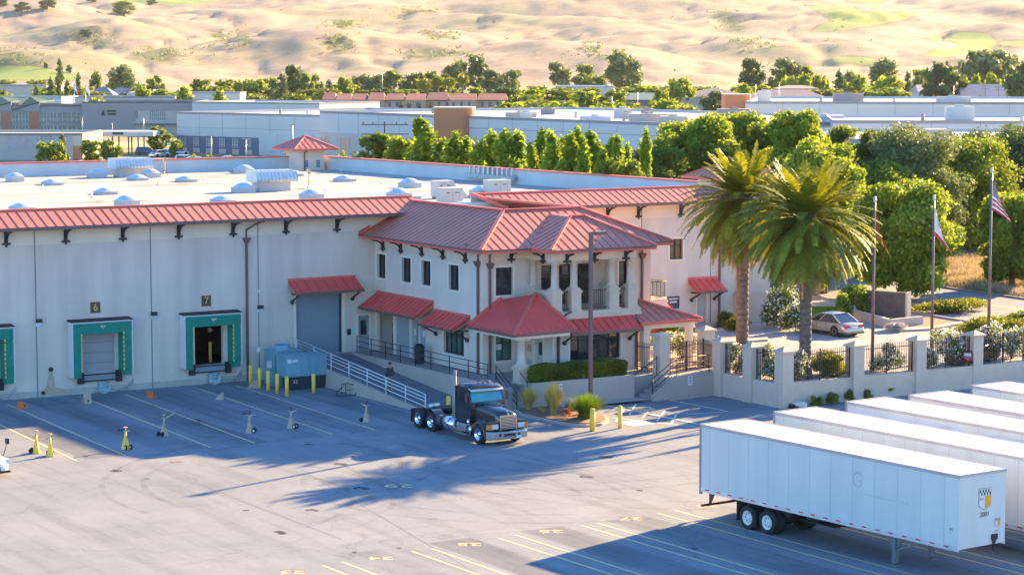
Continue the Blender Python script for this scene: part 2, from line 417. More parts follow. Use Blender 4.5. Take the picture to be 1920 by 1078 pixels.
# painted bay lines
ln = MB()
def stripe(mb, a, b, w_=.11, z=.006, m=0):
    a, b = Vector((a[0], a[1], 0)), Vector((b[0], b[1], 0)); d = (b-a).normalized(); n = Vector((-d.y, d.x, 0))*w_/2
    mb.add([(a-n).to_tuple()[:2]+(z,), (b-n).to_tuple()[:2]+(z,), (b+n).to_tuple()[:2]+(z,), (a+n).to_tuple()[:2]+(z,)], [(0,1,2,3)], m)
for (x0,y0),(x1,y1) in [((14,758),(235,854)),((172,751),(394.5,838.5)),((234,739),(477.6,830.5)),((370,728),(624,814)),((442.5,722),(702,805.5)),((-60,768),(144.5,864))]:
    stripe(ln, G(x0,y0), G(x1,y1))
P0 = [(38.93,76.55),(39.86,76.76),(43.09,76.97),(43.99,76.97),(47.3,77.34),(48.22,77.41),(51.57,77.69),(52.41,77.74),(55.78,78.12),(56.78,78.25),(60.32,78.74),(61.3,78.8),(64.7,79.1),(65.7,79.2),(69,79.5),(70,79.6),(73.3,79.9),(74.3,80)]
for x, y in P0: stripe(ln, (x, y), (x+.42, y-17.5))
tag(ln.build('bay_marking', 'liney'), kind='structure')
M['scuffp'] = mat('painted_out_number', (.13,.125,.13), .9, var=.3, vs=3)
# bay numbers, scuffed, painted on the ground
for (px, py, s) in [(548,1072,'23'),(714,1046,'24'),(880,1020,'25'),(1033,996,'26'),(1183,972,'27'),(1327,948,'28'),(748,910,'29')]:
    g = G(px, py); mb = MB(); mb.obox((g.x+.15,g.y+.25,.0045),(.95,.35,.001),R(-31)); tag(mb.build('painted_out_patch', 'scuffp'), kind='structure')
    o = text('bay_number', s, .8 if px != 748 else 1.1, 'liney', (g.x, g.y, .006), (0,0,R(180-31)), None, .001, 1.3, .0); tag(o, kind='structure')
# saw-cut joints of the yard
jt = MB()
for a, b in [((565,880),(900,1078)),((890,815),(1240,905)),((640,868),(700,905)),((390,915),(640,1010)),((1185,815),(1420,905))]:
    stripe(jt, G(*a), G(*b), .035, .004)
tag(jt.build('yard_joint', mat('tarred_joint', (.14,.13,.14), .9)), kind='structure')
# drains and patches
for px, py in [(397,819),(330,866),(75,824),(655,724),(590,774),(380,791),(826,813)]:
    g = G(px, py); mb = MB(); mb.obox((g.x, g.y, .005), (.5, .5, .004)); tag(mb.build('drain_cover', mat('rusty_iron', (.16,.11,.10), .8)), kind='structure')
# disabled bay markings
hb = MB()
for a, b in [((1085,750),(1310,795)),((1255,750),(1365,771)),((1180,768),(1300,792)),((1150,783),(1330,803)),((1155,790),(1170,768)),((1180,777),(1193,757)),((1205,783),(1220,764)),((1232,789),(1247,769)),((1258,795),(1268,777)),((1286,777),(1365,771))]:
    stripe(hb, G(*a), G(*b), .10)
tag(hb.build('disabled_bay_marking', 'linew'), kind='structure')
g = G(1192,793); mb = MB(); mb.obox((g.x, g.y, .008), (1.5, 1.5, .004), 0, 0); mb.obox((g.x, g.y, .014), (1.25,1.25,.004), 0, 1)
mb.cyl((g.x, g.y, .018), (g.x, g.y, .022), .42, n=20, m=0); mb.cyl((g.x, g.y, .024), (g.x, g.y, .027), .30, n=20, m=1)
mb.obox((g.x+.1, g.y+.42, .026), (.25,.35,.004), 0, 0)
tag(mb.build('wheelchair_symbol', ['linew', mat('faded_blue_marking', (.45,.58,.62), .8)]), kind='structure')

# traces of use on the paving: tyre scuffs, lane darkening and oil drips
def mark_mat(name, col, a0, a1, sc, scl=(1,1,1)):
    m = bpy.data.materials.new(name); m.use_nodes = True; t = m.node_tree; b = t.nodes['Principled BSDF']; b.inputs['Base Color'].default_value = (*col,1); b.inputs['Roughness'].default_value = .9; b.inputs['Specular IOR Level'].default_value = .1
    tc = _n(t,'ShaderNodeTexCoord'); mp = _n(t,'ShaderNodeMapping'); mp.inputs['Scale'].default_value = scl; t.links.new(tc.outputs['Object'], mp.inputs[0]); n = _n(t,'ShaderNodeTexNoise'); n.inputs['Scale'].default_value = sc; n.inputs['Detail'].default_value = 6; t.links.new(mp.outputs[0], n.inputs[0])
    r = _n(t,'ShaderNodeMapRange'); r.inputs[1].default_value = .35; r.inputs[2].default_value = .7; r.inputs[3].default_value = a0; r.inputs[4].default_value = a1; t.links.new(n.outputs['Fac'], r.inputs[0]); t.links.new(r.outputs[0], b.inputs['Alpha']); return m
M['scuff'] = mark_mat('tyre_scuff', (.07,.075,.085), 0, .18, .8); M['lane'] = mark_mat('darkened_lane', (.09,.10,.115), .0, .33, .35, (1.5,.25,1)); M['oil'] = mark_mat('oil_drip', (.03,.03,.032), .0, .95, 2.5)
tm = MB()
def arc(cx, cy, r, a0, a1, w_=.28):
    n = 22
    for s_ in (0, 1.9):
        v = []
        for i in range(n+1):
            a = R(a0+(a1-a0)*i/n)
            for rr in (r+s_, r+s_+w_): v.append((cx+rr*math.cos(a), cy+rr*math.sin(a)*.9, .0025))
        tm.add(v, [(2*i,2*i+2,2*i+3,2*i+1) for i in range(n)])
for q in [(44,98,9,-80,25),(52,92,13,95,190),(57,88,10,150,260),(40,88,16,-20,50),(61,92,8,180,280),(36,92,11,-60,40),(50,84,7,20,150),(66,88,12,170,235)]: arc(*q)
tag(tm.build('tyre_marks', 'scuff'), kind='structure')
lm_ = MB()
for x_ in (40.9,44.9,48.4,51.6,55.6,59.2): lm_.add([(x_-1.15,103.5,.0035),(x_+1.15,103.5,.0035),(x_+1.2,123.6,.0035),(x_-1.1,123.6,.0035)], [(0,1,2,3)])
for x_ in (41.4,45.6,50,54.2,58.5,62.8): lm_.add([(x_-1.0,62,.0035),(x_+1.0,62,.0035),(x_+.8,78,.0035),(x_-1.2,78,.0035)], [(0,1,2,3)])
tag(lm_.build('lane_wear', 'lane'), kind='structure')
om = MB()
for i in range(40):
    x_, y_ = random.uniform(38,64), random.uniform(64,121); r_ = random.uniform(.08,.30); k_ = random.random()*6
    om.add([(x_+r_*math.cos(a)*(1+.3*math.sin(2*a+k_)), y_+r_*1.5*math.sin(a), .0045) for a in [j*.5236 for j in range(12)]], [tuple(range(12))])
tag(om.build('oil_spots', 'oil'), kind='structure')
# ---------------------------------------------------------------- hills
def interp(xs, ys, x): return float(np.interp(x, xs, ys))
DIST = [1350,1500,1700,2000,2400,2900,3500,4300,5200]
PYS  = [178, 167, 149, 118, 85, 45, 0, -60, -130]
MOUNDS = []   # (px, dist, half width m, depth m, height m)
for px, d, w_, dp, h in [(130,1720,62,150,17),(-30,1800,60,160,20),(350,1850,75,170,19),(560,2050,75,190,24),(665,1960,82,160,26),(820,2300,70,200,22),
        (960,2000,70,160,22),(1010,1820,95,120,12),(1205,1850,70,150,18),(1150,2550,110,160,24),(1330,2250,90,200,20),(1560,2050,90,140,16),(1640,2800,80,180,30),
        (1740,2150,100,150,14),(1900,2350,90,200,24),(200,2450,90,180,24),(420,2700,110,220,26),(700,2900,110,220,28),(930,2700,90,180,24),(1450,2750,90,200,24),(1850,3000,120,220,30),
        (60,2900,120,240,30),(560,3300,130,250,30),(1080,3300,140,240,34),(1350,3300,120,240,28),(1500,1780,60,100,9),(780,1750,90,110,9)]:
    MOUNDS.append(((px-960)/FPX*d, d, w_, dp, h))
def hill(lat, d):
    px = lat/d*FPX+960
    h = CAMH+d*(118-interp(DIST, PYS, d))/FPX
    fade = min(1., max(0., (d-1480)/260))
    for cx, cd, w_, dp, mh in MOUNDS:
        q = ((lat-cx)/w_)**2+((d-cd)/dp)**2
        if q < 7: h += .78*mh*math.exp(-q)
    q = Vector((lat*.006, d*.0045, 3.1)); n = mnoise.fractal(q, .9, 2.1, 4)
    q2 = Vector((lat*.02, d*.012, 9.1)); n2 = mnoise.fractal(q2, .8, 2.2, 3)
    n3 = abs(mnoise.fractal(Vector((lat*.008+5, d*.004, 1.7)), .9, 2.0, 4))
    return h-fade*4.5*math.exp(-n3*8)+fade*(n*5.5*(.6+d/2800)+n2*1.5)
NL, ND = 330, 190
lats = np.linspace(-.36, .36, NL); ds = 1350*(4.0)**np.linspace(0, 1, ND)
hv = []
for d in ds:
    for l in lats: hv.append(hill(l*d, d))
hv = np.array(hv).reshape(ND, NL)
# first/last rows dip below the plain so the foot is closed
hv[0, :] = -.6
fx, fy, rx, ry = _fh.x, _fh.y, _r.x, _r.y
verts = [(fx*d+rx*l*d, fy*d+ry*l*d, hv[i, j]) for i, d in enumerate(ds) for j, l in enumerate(lats)]
faces = [(i*NL+j, i*NL+j+1, (i+1)*NL+j+1, (i+1)*NL+j) for i in range(ND-1) for j in range(NL-1)]
def hillhit(px, py, far=False):
    dr = ray(px, py); d = 1380.; l = (px-960)/FPX
    while d < 5300:
        z = CAMH+dr.z*d
        jj = (l/1.0+.36)/.72*(NL-1); ii = math.log(d/1350)/math.log(4)*(ND-1)
        i0, j0 = min(ND-2, int(ii)), max(0, min(NL-2, int(jj))); a, b = ii-i0, jj-j0
        h = (hv[i0,j0]*(1-b)+hv[i0,j0+1]*b)*(1-a)+(hv[i0+1,j0]*(1-b)+hv[i0+1,j0+1]*b)*a
        if h >= z: return Vector((fx*d+rx*l*d, fy*d+ry*l*d, h)), d
        d += 6
    return Vector((fx*d+rx*l*d, fy*d+ry*l*d, h)), d
# fields and thickets: outlines in metres on the slope, stored as a signed distance per vertex
FIELDS = {
 'vine': [[(1510,12),(1560,14),(1610,27),(1700,26),(1725,32),(1690,40),(1640,47),(1590,57),(1520,60),(1560,42),(1540,28)],
          [(1728,72),(1790,64),(1850,66),(1862,84),(1835,98),(1790,107),(1725,106),(1760,94),(1800,90),(1770,78)],
          [(1870,80),(1935,78),(1935,88),(1872,87)], [(-15,124),(50,126),(120,136),(165,146),(120,153),(-15,153)],
          [(205,-4),(420,-3),(420,3),(205,2)],[(1575,-5),(1680,-5),(1640,8),(1590,6)],[(1560,108),(1640,112),(1640,124),(1560,120)]],
 'scrub': [[(110,54),(165,54),(190,64),(178,74),(150,72),(125,60)],[(175,72),(200,82),(205,92),(190,86)],[(280,92),(330,98),(350,112),(300,118),(255,112)],
          [(612,66),(640,70),(650,85),(640,98),(618,88)],[(1330,20),(1352,20),(1375,45),(1390,62),(1370,60),(1345,40)],[(1095,82),(1115,95),(1130,112),(1110,104)],
          [(630,42),(668,40),(665,52),(630,55)],[(800,62),(830,66),(850,72),(820,76)],[(-10,92),(20,96),(85,128),(60,128),(-10,122)],[(760,100),(830,92),(880,100),(840,108),(770,112)],
          [(740,15),(815,18),(815,27),(760,28)],[(395,58),(430,66),(470,90),(455,92),(410,70)],[(1370,72),(1410,74),(1440,92),(1400,84)]],
}
def sdist(P, poly):
    # vectorised signed distance, P (n,2)
    v = np.array(poly); n = len(v); d = np.full(len(P), 1e12); inside = np.zeros(len(P), bool)
    for i in range(n):
        a, b = v[i], v[(i+1) % n]; e = b-a; q = P-a; t = np.clip((q@e)/(e@e), 0, 1)
        d = np.minimum(d, ((q-t[:,None]*e)**2).sum(1))
        c1 = (a[1] <= P[:,1]) & (b[1] > P[:,1]); c2 = (a[1] > P[:,1]) & (b[1] <= P[:,1]); cr = e[0]*q[:,1]-e[1]*q[:,0]
        inside ^= (c1 & (cr > 0)) | (c2 & (cr < 0))
    d = np.sqrt(d); return np.where(inside, d, -d)
# work in the slope's own (bearing, range) coordinates so distances stay sensible on steep foreshortened fields
VV = np.array([(l*2400., math.log(d)*700.) for d in ds for l in lats])
me = bpy.data.meshes.new('hills'); me.from_pydata(verts, [], faces)
for key, polys in FIELDS.items():
    best = np.full(len(VV), -1e9)
    for pl in polys:
        Q = []
        for px, py in pl:
            p, d = hillhit(px, py); Q.append(((px-960)/FPX*2400., math.log(d)*700.))
        best = np.maximum(best, sdist(VV, Q))
    at = me.attributes.new(key, 'FLOAT', 'POINT'); at.data.foreach_set('value', best.astype(np.float32))
me.polygons.foreach_set('use_smooth', [True]*len(faces))
m = bpy.data.materials.new('dry_hill_grass'); m.use_nodes = True; t = m.node_tree; b = t.nodes['Principled BSDF']
b.inputs['Roughness'].default_value = .95; b.inputs['Specular IOR Level'].default_value = .1
tc = _n(t, 'ShaderNodeTexCoord')
def hn(sc, det, scl=(1,1,1), rot=0):
    mp = _n(t, 'ShaderNodeMapping'); mp.inputs['Scale'].default_value = scl; mp.inputs['Rotation'].default_value = (0,0,rot); t.links.new(tc.outputs['Object'], mp.inputs[0])
    n = _n(t, 'ShaderNodeTexNoise'); n.inputs['Scale'].default_value = sc; n.inputs['Detail'].default_value = det; n.inputs['Roughness'].default_value = .65
    t.links.new(mp.outputs[0], n.inputs[0]); return n.outputs['Fac']
def hr(x, a, b_, c=0., d=1.):
    r = _n(t, 'ShaderNodeMapRange'); r.inputs[1].default_value = a; r.inputs[2].default_value = b_; r.inputs[3].default_value = c; r.inputs[4].default_value = d
    t.links.new(x, r.inputs[0]); return r.outputs[0]
def hmix(fac, A_, B_, bt='MIX'):
    k = _n(t, 'ShaderNodeMix', data_type='RGBA', blend_type=bt)
    if isinstance(fac, float): k.inputs[0].default_value = fac
    else: t.links.new(fac, k.inputs[0])
    for s_, v in ((6, A_), (7, B_)):
        if isinstance(v, tuple): k.inputs[s_].default_value = (*v, 1)
        else: t.links.new(v, k.inputs[s_])
    return k.outputs[2]
ROT = HEAD
c = hmix(hr(hn(.006, 8, (1, 1, 3)), .38, .62), (.385, .30, .205), (.30, .225, .17))
c = hmix(hr(hn(.0045, 7, (1,1,2)), .50, .62, 0, .85), c, (.225, .235, .11))
c = hmix(hr(hn(.009, 9, (.5, 2.0, 1), -ROT), .50, .62, 0, .75), c, (.215, .155, .13))
c = hmix(hr(hn(.05, 6, (.6, 1.8, 1), -ROT), .55, .75, 0, .35), c, (.13, .10, .065))
c = hmix(hr(hn(.022, 12, (.7, 1.6, 1), -ROT), .5, .60, 0, .5), c, (.22, .17, .125))
c = hmix(hr(hn(.05, 10), .56, .64, 0, .55), c, (.12, .13, .065))
c = hmix(hr(hn(.16, 8, (.6,1.5,1), -ROT), .52, .62, 0, .4), c, (.26, .20, .145))
c = hmix(hr(hn(.30, 6), .45, .60, 0, .28), c, (.50, .40, .26))
c = hmix(hr(hn(.09, 5), .35, .65, .0, .18), c, (.40, .31, .20))
def att(name):
    a = _n(t, 'ShaderNodeAttribute'); a.attribute_name = name; return a.outputs['Fac']
def edge(key, soft, wob):
    a = _n(t, 'ShaderNodeMath', operation='MULTIPLY_ADD'); n = hr(hn(.03, 5), .3, .7, -1, 1); t.links.new(n, a.inputs[0]); a.inputs[1].default_value = wob; t.links.new(att(key), a.inputs[2])
    return a.outputs[0], soft
a, s_ = edge('scrub', 4, 9.); c = hmix(hr(a, -6., 4., 0, .8), c, hmix(hr(hn(.04, 6), .4, .6), (.06, .08, .04), (.19, .20, .08)))
wv = _n(t, 'ShaderNodeTexWave'); wv.inputs['Scale'].default_value = .12; wv.inputs['Distortion'].default_value = 1.5; t.links.new(tc.outputs['Object'], wv.inputs[0])
vine = hmix(hr(wv.outputs['Fac'], .3, .9), (.19, .27, .06), (.27, .34, .11))
a, s_ = edge('vine', 1, 1.2); c = hmix(hr(a, -5., -2.5, 0, .45), c, (.10, .08, .06)); c = hmix(hr(a, -1., .3), c, vine)
t.links.new(c, b.inputs['Base Color'])
me.materials.append(m); ho = bpy.data.objects.new('hills', me); COL.objects.link(ho); tag(ho, kind='structure')
# ================================================================ warehouse
W = 124.45; WX0 = 12.; WX1 = 97.9; WB = 187.; WXB = 95.0; RZ = 9.5
U = (1,0,0); NM = (0,-1,0)
wh = thing('warehouse', 'long pale grey warehouse with loading docks, red metal eaves and a flat roof of skylights', 'warehouse', (58, W, 0))
# parts of the front wall: dock openings (u from WX0)
docks = [(40.7,43.0-.35), (47.75,49.75), (54.83,56.68)]
docks[0] = (40.55, 42.6)
ops = [(a-WX0, b-WX0, 1.15, 3.62) for a, b in docks]
ops += [(61.56-WX0, 64.72-WX0, 1.3, 5.25), (65.85-WX0, 66.72-WX0, 1.3, 3.55), (92.05-WX0, 92.92-WX0, 1.3, 3.5), (89.72-WX0, 90.82-WX0, 5.93, 7.32), (95.0-WX0, 96.1-WX0, 5.93, 7.32)]
mb = MB(); wallgrid(mb, (WX0, W, 0), U, NM, WX1-WX0, -.2, 10.3, ops, .3, 0, band=8.82, mband=1)
mb.box(WX0, WX0+.3, W+.01, WB, -.2, 10.55, 0)
mb.build('front_wall', ['wall', 'wall_band'], wh)
for x in (38.4, 44.98, 52.08, 59.05, 87.4, 93.2): mb = MB(); mb.box(x-.03, x+.03, W-.012, W+.02, .0, 9.7); mb.build('panel_joint', 'joint', wh)
# roof deck and parapets
mb = MB(); mb.prism([(WX0+.3,W+.35,RZ-.4),(WX1-.35,W+.35,RZ-.4),(WXB-.35,WB-.35,RZ-.4),(WX0+.3,WB-.35,RZ-.4)], (0,0,.4)); mb.build('flat_roof', 'roofmem', wh)
mb = MB()
mb.box(WX0+.3, WXB, WB-.35, WB, -.2, 10.62); mb.prism([(WX1-.35,W+.01,-.2),(WX1,W+.01,-.2),(WXB,WB-.352,-.2),(WXB-.35,WB-.352,-.2)], (0,0,10.82)); mb.box(WX0+.3, WX1-.35, W+.01, W+.35, RZ-.4, 10.3)
mb.build('parapet', 'parapet', wh)
mb = MB(); mb.box(WX0, WXB+.08, WB-.43, WB+.08, 10.62, 10.74); mb.prism([(WX1-.43,W+.8,10.62),(WX1+.08,W+.8,10.62),(WXB+.08,WB-.432,10.62),(WXB-.43,WB-.432,10.62)], (0,0,.12))
mb.build('parapet_coping', 'roofedge', wh)
# eave roofs along the front
def eave(x0, x1, zlo=9.93, zhi=10.78, y0=W-1.22, y1=W+.85, lcut=None):
    mb = MB(); s_ = Vector((0, y1-y0, zhi-zlo)).normalized()
    poly = [(x0,y0,zlo),(x1,y0,zlo),(x1,y1,zhi),((lcut or x0),y1,zhi)]
    seam(mb, poly, (1,0,0), s_, .57, .06, .045, .03, 0, 1)
    mb.box(x0, x1, y0-.05, y0, zlo-.2, zlo+.0, 2)           # gutter face
    mb.box(x0, x1, y0, W-.01, zlo-.2, zlo-.14, 3)            # soffit
    mb.box(lcut or x0, x1, y1-.09, y1+.12, zhi-.02, zhi+.07, 4)     # ridge cap
    mb.box(lcut or x0, x1, y1+.02, y1+.10, RZ, zhi-.02, 5)
    return mb.build('eave_roof', ['roofred','roofrib','brown','roofedge','roofedge','parapet'], wh)
eave(WX0, 70.2); eave(76.2, 96.0, lcut=74.6)
# gable trim of the second eave's left end
mb = MB(); mb.beam((74.6, W+.85, 10.8), (76.2, W-1.22, 9.93), .18, .22); mb.build('verge_trim', 'roofedge', wh)
def bracket(mb, x, y, z, d=(0,-1), reach=.95, drop=.78, wd=.2):
    # curved black iron bracket: wall plate, arm and quarter arc
    dx, dy = d; tx, ty = -dy, dx
    def q(a, b, c): return (x+dx*a+tx*b, y+dy*a+ty*b, z+c)
    mb.beam(q(.06,0,0), q(.06,0,-drop), wd, .1, up=(dx,dy,0))
    mb.beam(q(.0,0,-.03), q(reach,0,-.03), wd, .07)
    mb.beam(q(.09,-.24,-drop+.06), q(.09,.24,-drop+.06), .1, .12); mb.cyl(q(.09,0,-drop+.02), q(.09,0,-drop-.12), .09, .04, 8)
    pr = None
    for i in range(6):
        t = i/5*math.pi/2; c = q(reach-.08-(reach-.2)*math.sin(t)*1.0, 0, -.08-(drop-.25)*(1-math.cos(t)))
        if pr: mb.beam(pr, c, wd*.6, .09)
        pr = c
for x in [32.6, 36.2, 39.75, 43.28, 46.83, 50.33, 53.86, 57.39, 60.91, 64.41, 81.2, 84.6, 87.1, 90.6, 93.9]:
    mb = MB(); bracket(mb, x, W, 9.74, drop=.85); mb.build('bracket', 'iron', wh)
def downspout(parent, x, y, ztop, zbot, n=(0,-1), head=True, m='brown', lead=1.0):
    mb = MB(); nx, ny = n; px_, py_ = x+nx*.09, y+ny*.09
    mb.box(px_-.06, px_+.06, py_-.06, py_+.06, zbot, ztop)
    if head:
        mb.obox((px_, py_, ztop+.02), (.42,.36,.1)); mb.obox((px_, py_, ztop-.14), (.2,.2,.24), 0, 0, 1.9); 
        mb.tube([(px_, py_, ztop+.05), (px_, py_, ztop+.55), (px_+nx*lead*.4+abs(ny)*.5, py_+ny*lead*.4, ztop+.95), (px_+nx*lead+abs(ny)*.75, py_+ny*lead, ztop+1.1)], .05)
    return mb.build('downspout', m, parent)
downspout(wh, 58.25, W, 8.62, 0.0); downspout(wh, 93.9, W, 8.62, 1.3)
# right-hand corner tower and plinth
mb = MB(); mb.box(95.2, 98.35, W-.35, W-.005, -.1, 3.25); mb.box(95.1, 98.45, W-.43, W-.005, 3.25, 3.37); mb.box(95.4, 98.2, W-.2, W-.005, 3.37, 9.6); mb.build('corner_pilaster', 'stone', wh)
def tower(cx, cy, hw, z0, z1, zap, ov):
    t_ = MB(); t_.box(cx-hw, cx+hw, cy-hw, cy+hw, z0, z1); t = t_.build('roof_tower', 'wall_band', wh)
    r = MB(); e = hw+ov; ap = (cx, cy, zap)
    cs = [(cx-e,cy-e,z1),(cx+e,cy-e,z1),(cx+e,cy+e,z1),(cx-e,cy+e,z1)]
    for i in range(4):
        a, b = Vector(cs[i]), Vector(cs[(i+1)%4]); mid = (a+b)/2
        seam(r, [a, b, Vector(ap)], (b-a), Vector(ap)-mid, .55, .06, .045, .03, 0, 1)
        r.beam(a, ap, .16, .1, 2); r.beam(a-Vector((0,0,.06)), b-Vector((0,0,.06)), .12, .16, 2)
    r.box(cx-e+.05, cx+e-.05, cy-e+.05, cy+e-.05, z1-.14, z1-.08, 2)
    r.build('tower_roof', ['roofred','roofrib','roofedge'], t)
    return t
t1 = tower(93.05, 185.9, 1.3, RZ, 11.45, 12.6, .95)
t2 = tower(97.2, 127.2, 1.8, RZ, 11.25, 12.55, .8)
mb = MB(); mb.tube([(92.6,184.2,11.4),(92.3,184.5,11.1),(92.3,184.5,RZ)], .05); mb.build('downspout', 'brown', t1)
for x in (92.5, 93.7):
    mb = MB(); mb.box(x-.17, x+.17, 184.54, 184.6, 9.75, 10.4); mb.build('louvre', mat('blue_grey_louvre', (.2,.28,.33)), wh)
# docks
def dock(i, a, b, inside='door'):
    cx = (a+b)/2; o = W
    sh = MB()       # foam shelter: pads left, right, head; white flank faces, black top cover
    L, Rr = cx-1.87, cx+1.82
    k = .70; kw = .62
    sh.prism([(L+.05,o-.02,1.12),(L+kw,o-.02,1.12),(L+kw-.1,o-k,1.02),(L+.08,o-k,1.02)], (0,0,3.12), 0)
    sh.prism([(Rr-kw,o-.02,1.12),(Rr-.05,o-.02,1.12),(Rr-.08,o-k,1.02),(Rr-kw+.1,o-k,1.02)], (0,0,3.12), 0)
    sh.prism([(L+.05,o-.02,3.6),(L+.05,o-k-.02,3.56),(L+.05,o-k-.02,4.22),(L+.05,o-.02,4.34)], (Rr-L-.1,0,0), 0)
    for q in range(7):   # horizontal pleats of the side pads
        z = 1.35+q*.42
        for s0, s1 in ((L+.07, L+kw-.1), (Rr-kw+.1, Rr-.07)): sh.box(s0, s1, o-k-.03, o-k+.02, z, z+.36, 0)
    s0 = sh.build('dock_shelter', 'green', wh)
    wsh = MB(); wsh.box(L-.02, L+.05, o-k+.02, o-.01, 1.08, 4.26); wsh.box(Rr-.05, Rr+.02, o-k+.02, o-.01, 1.08, 4.26)
    wsh.box(L-.02, Rr+.02, o-k-.05, o-k-.0, 4.20, 4.27); wsh.box(L-.02, L+.03, o-k-.05, o-k, 1.1, 4.2); wsh.box(Rr-.03, Rr+.02, o-k-.05, o-k, 1.1, 4.2)
    wsh.build('side_panel', 'white', s0)
    tp = MB(); tp.prism([(L-.05,o-.01,4.30),(L-.05,o-k-.08,4.275),(L-.05,o-k-.08,4.31),(L-.05,o-.01,4.40)], (Rr-L+.1,0,0)); tp.build('top_cover', 'dark', s0)
    yl = MB()
    for x in (L+kw-.1, Rr-kw+.04):
        for q in range(9): yl.box(x, x+.06, o-k-.045, o-k-.01, 1.35+q*.26, 1.35+q*.26+.17)
    yl.build('guide_stripe', 'yellow', s0)
    em = MB(); em.prism([(cx-.18,o-k-.06,4.02),(cx+.18,o-k-.06,4.02),(cx,o-k-.06,3.84)], (0,-.01,0)); em.prism([(cx-.09,o-k-.075,3.985),(cx+.09,o-k-.075,3.985),(cx,o-k-.075,3.90)], (0,-.005,0), 1); em.build('maker_mark', ['white','green'], s0)
    if inside == 'door':
        d = MB(); d.box(a, b, o+.22, o+.27, 1.15, 3.62)
        for z in (1.75, 2.35, 2.95): d.box(a, b, o+.205, o+.22, z-.012, z+.012, 1)
        d.build('dock_door', [mat('pinkish_grey_door', (.36,.33,.34), .6, var=.05), 'joint'], wh)
    else:
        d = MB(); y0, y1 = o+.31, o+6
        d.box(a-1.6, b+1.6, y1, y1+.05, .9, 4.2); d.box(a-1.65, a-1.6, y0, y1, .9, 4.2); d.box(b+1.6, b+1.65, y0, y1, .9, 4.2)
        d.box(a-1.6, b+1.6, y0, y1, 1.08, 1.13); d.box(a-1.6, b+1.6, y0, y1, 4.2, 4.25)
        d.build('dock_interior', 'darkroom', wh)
        st = MB(); st.cyl((b-.28,o+1.3,1.13),(b-.28,o+1.3,2.35),.09,n=10); st.build('door_post', 'yellow', wh)
        st = MB(); st.ell((b-.42,o+1.0,3.12), (.14,.1,.14), 8, 6); st.box(b-.44,b-.40,o+.5,o+1,3.12,3.16); st.build('dock_lamp', 'cream', wh)
    lv = MB()       # leveller pit face, bumpers and truck restraint
    lv.box(cx-1.0, cx+.95, o-.10, o-.012, .78, 1.14, 0); lv.box(cx-1.2, cx+1.15, o-.16, o-.10, 1.08, 1.15, 1); lv.box(cx-1.2, cx+1.15, o-.13, o-.012, .70, .78, 1)
    lv.build('dock_leveller', [mat('blue_grey_steel_plate', (.22,.27,.30), .5), 'dark'], wh)
    for x in (cx-1.2, cx+1.15):
        bb = MB(); bb.box(x-.16, x+.16, o-.30, o-.012, .62, 1.28); bb.build('bumper', 'dark', wh)
    rs = MB(); x = cx+.1
    rs.box(x-.24, x+.2, o-.28, o-.012, .25, .66); rs.beam((x-.2,o-.25,.2),(x+.32,o-.75,.22), .22, .2); rs.beam((x+.25,o-.7,.2),(x+.30,o-.68,.5), .2, .1); rs.obox((x, o-.4, .09), (.3,.5,.14)); rs.cyl((x-.05,o-.3,.55),(x+.45,o-.25,.62),.05,n=8)
    rs.build('truck_restraint', mat('pale_teal_steel', (.28,.40,.42), .5, var=.15, vs=6), wh)
    gd = MB(); gd.tube([(Rr-.7,o-.12,.14),(Rr-.3,o-.16,.20),(Rr+.15,o-.1,.55),(Rr+.28,o-.05,.7)], .035); gd.tube([(Rr-.65,o-.22,.08),(Rr-.2,o-.26,.12),(Rr+.22,o-.14,.50)], .03); gd.build('wheel_guide', 'steel', wh)
dock(0, *docks[0]); dock(1, *docks[1]); dock(2, *docks[2], inside='open')
mb = MB(); mb.cyl((45.79,W+.02,1.59),(45.79,W-.1,1.59),.13,n=14); mb.cyl((45.3,W+.02,.25),(45.3,W-.1,.25),.11,n=12); mb.build('overflow_pipe', 'dark', wh)
mb = MB(); mb.prism([(45.68,W-.006,1.45),(45.9,W-.006,1.45),(46.05,W-.006,.55),(46.75,W-.006,.3),(46.9,W-.006,.12),(45.2,W-.006,.1),(45.55,W-.006,.7)], (0,-.002,0)); mb.build('rust_stain', mat('rusty_wall_stain', (.50,.38,.27), .9, var=.15, vs=3), wh)
mb = MB(); wallz = .3
mb.box(WX0, 61.0, W-.006, W-.003, 0, .38); mb.build('base_band', mat('weathered_base_band', (.46,.42,.36), .9, var=.14, vs=1.4), wh)
for x in (38.4, 45.11, 52.2, 59.13):
    l_ = MB(); l_.box(x-.17, x+.17, W-.2, W-.012, 4.34, 4.56, 0); l_.prism([(x-.16,W-.18,4.34),(x-.16,W-.02,4.34),(x-.16,W-.02,4.12)], (.32,0,0), 1)
    l_.build('wall_lamp', ['iron', mat('lamp_lens', (.75,.78,.8), .2)], wh)
mb = MB(); mb.obox((59.05,W-.06,5.42),(.14,.1,.18)); mb.build('junction_box', 'white', wh)
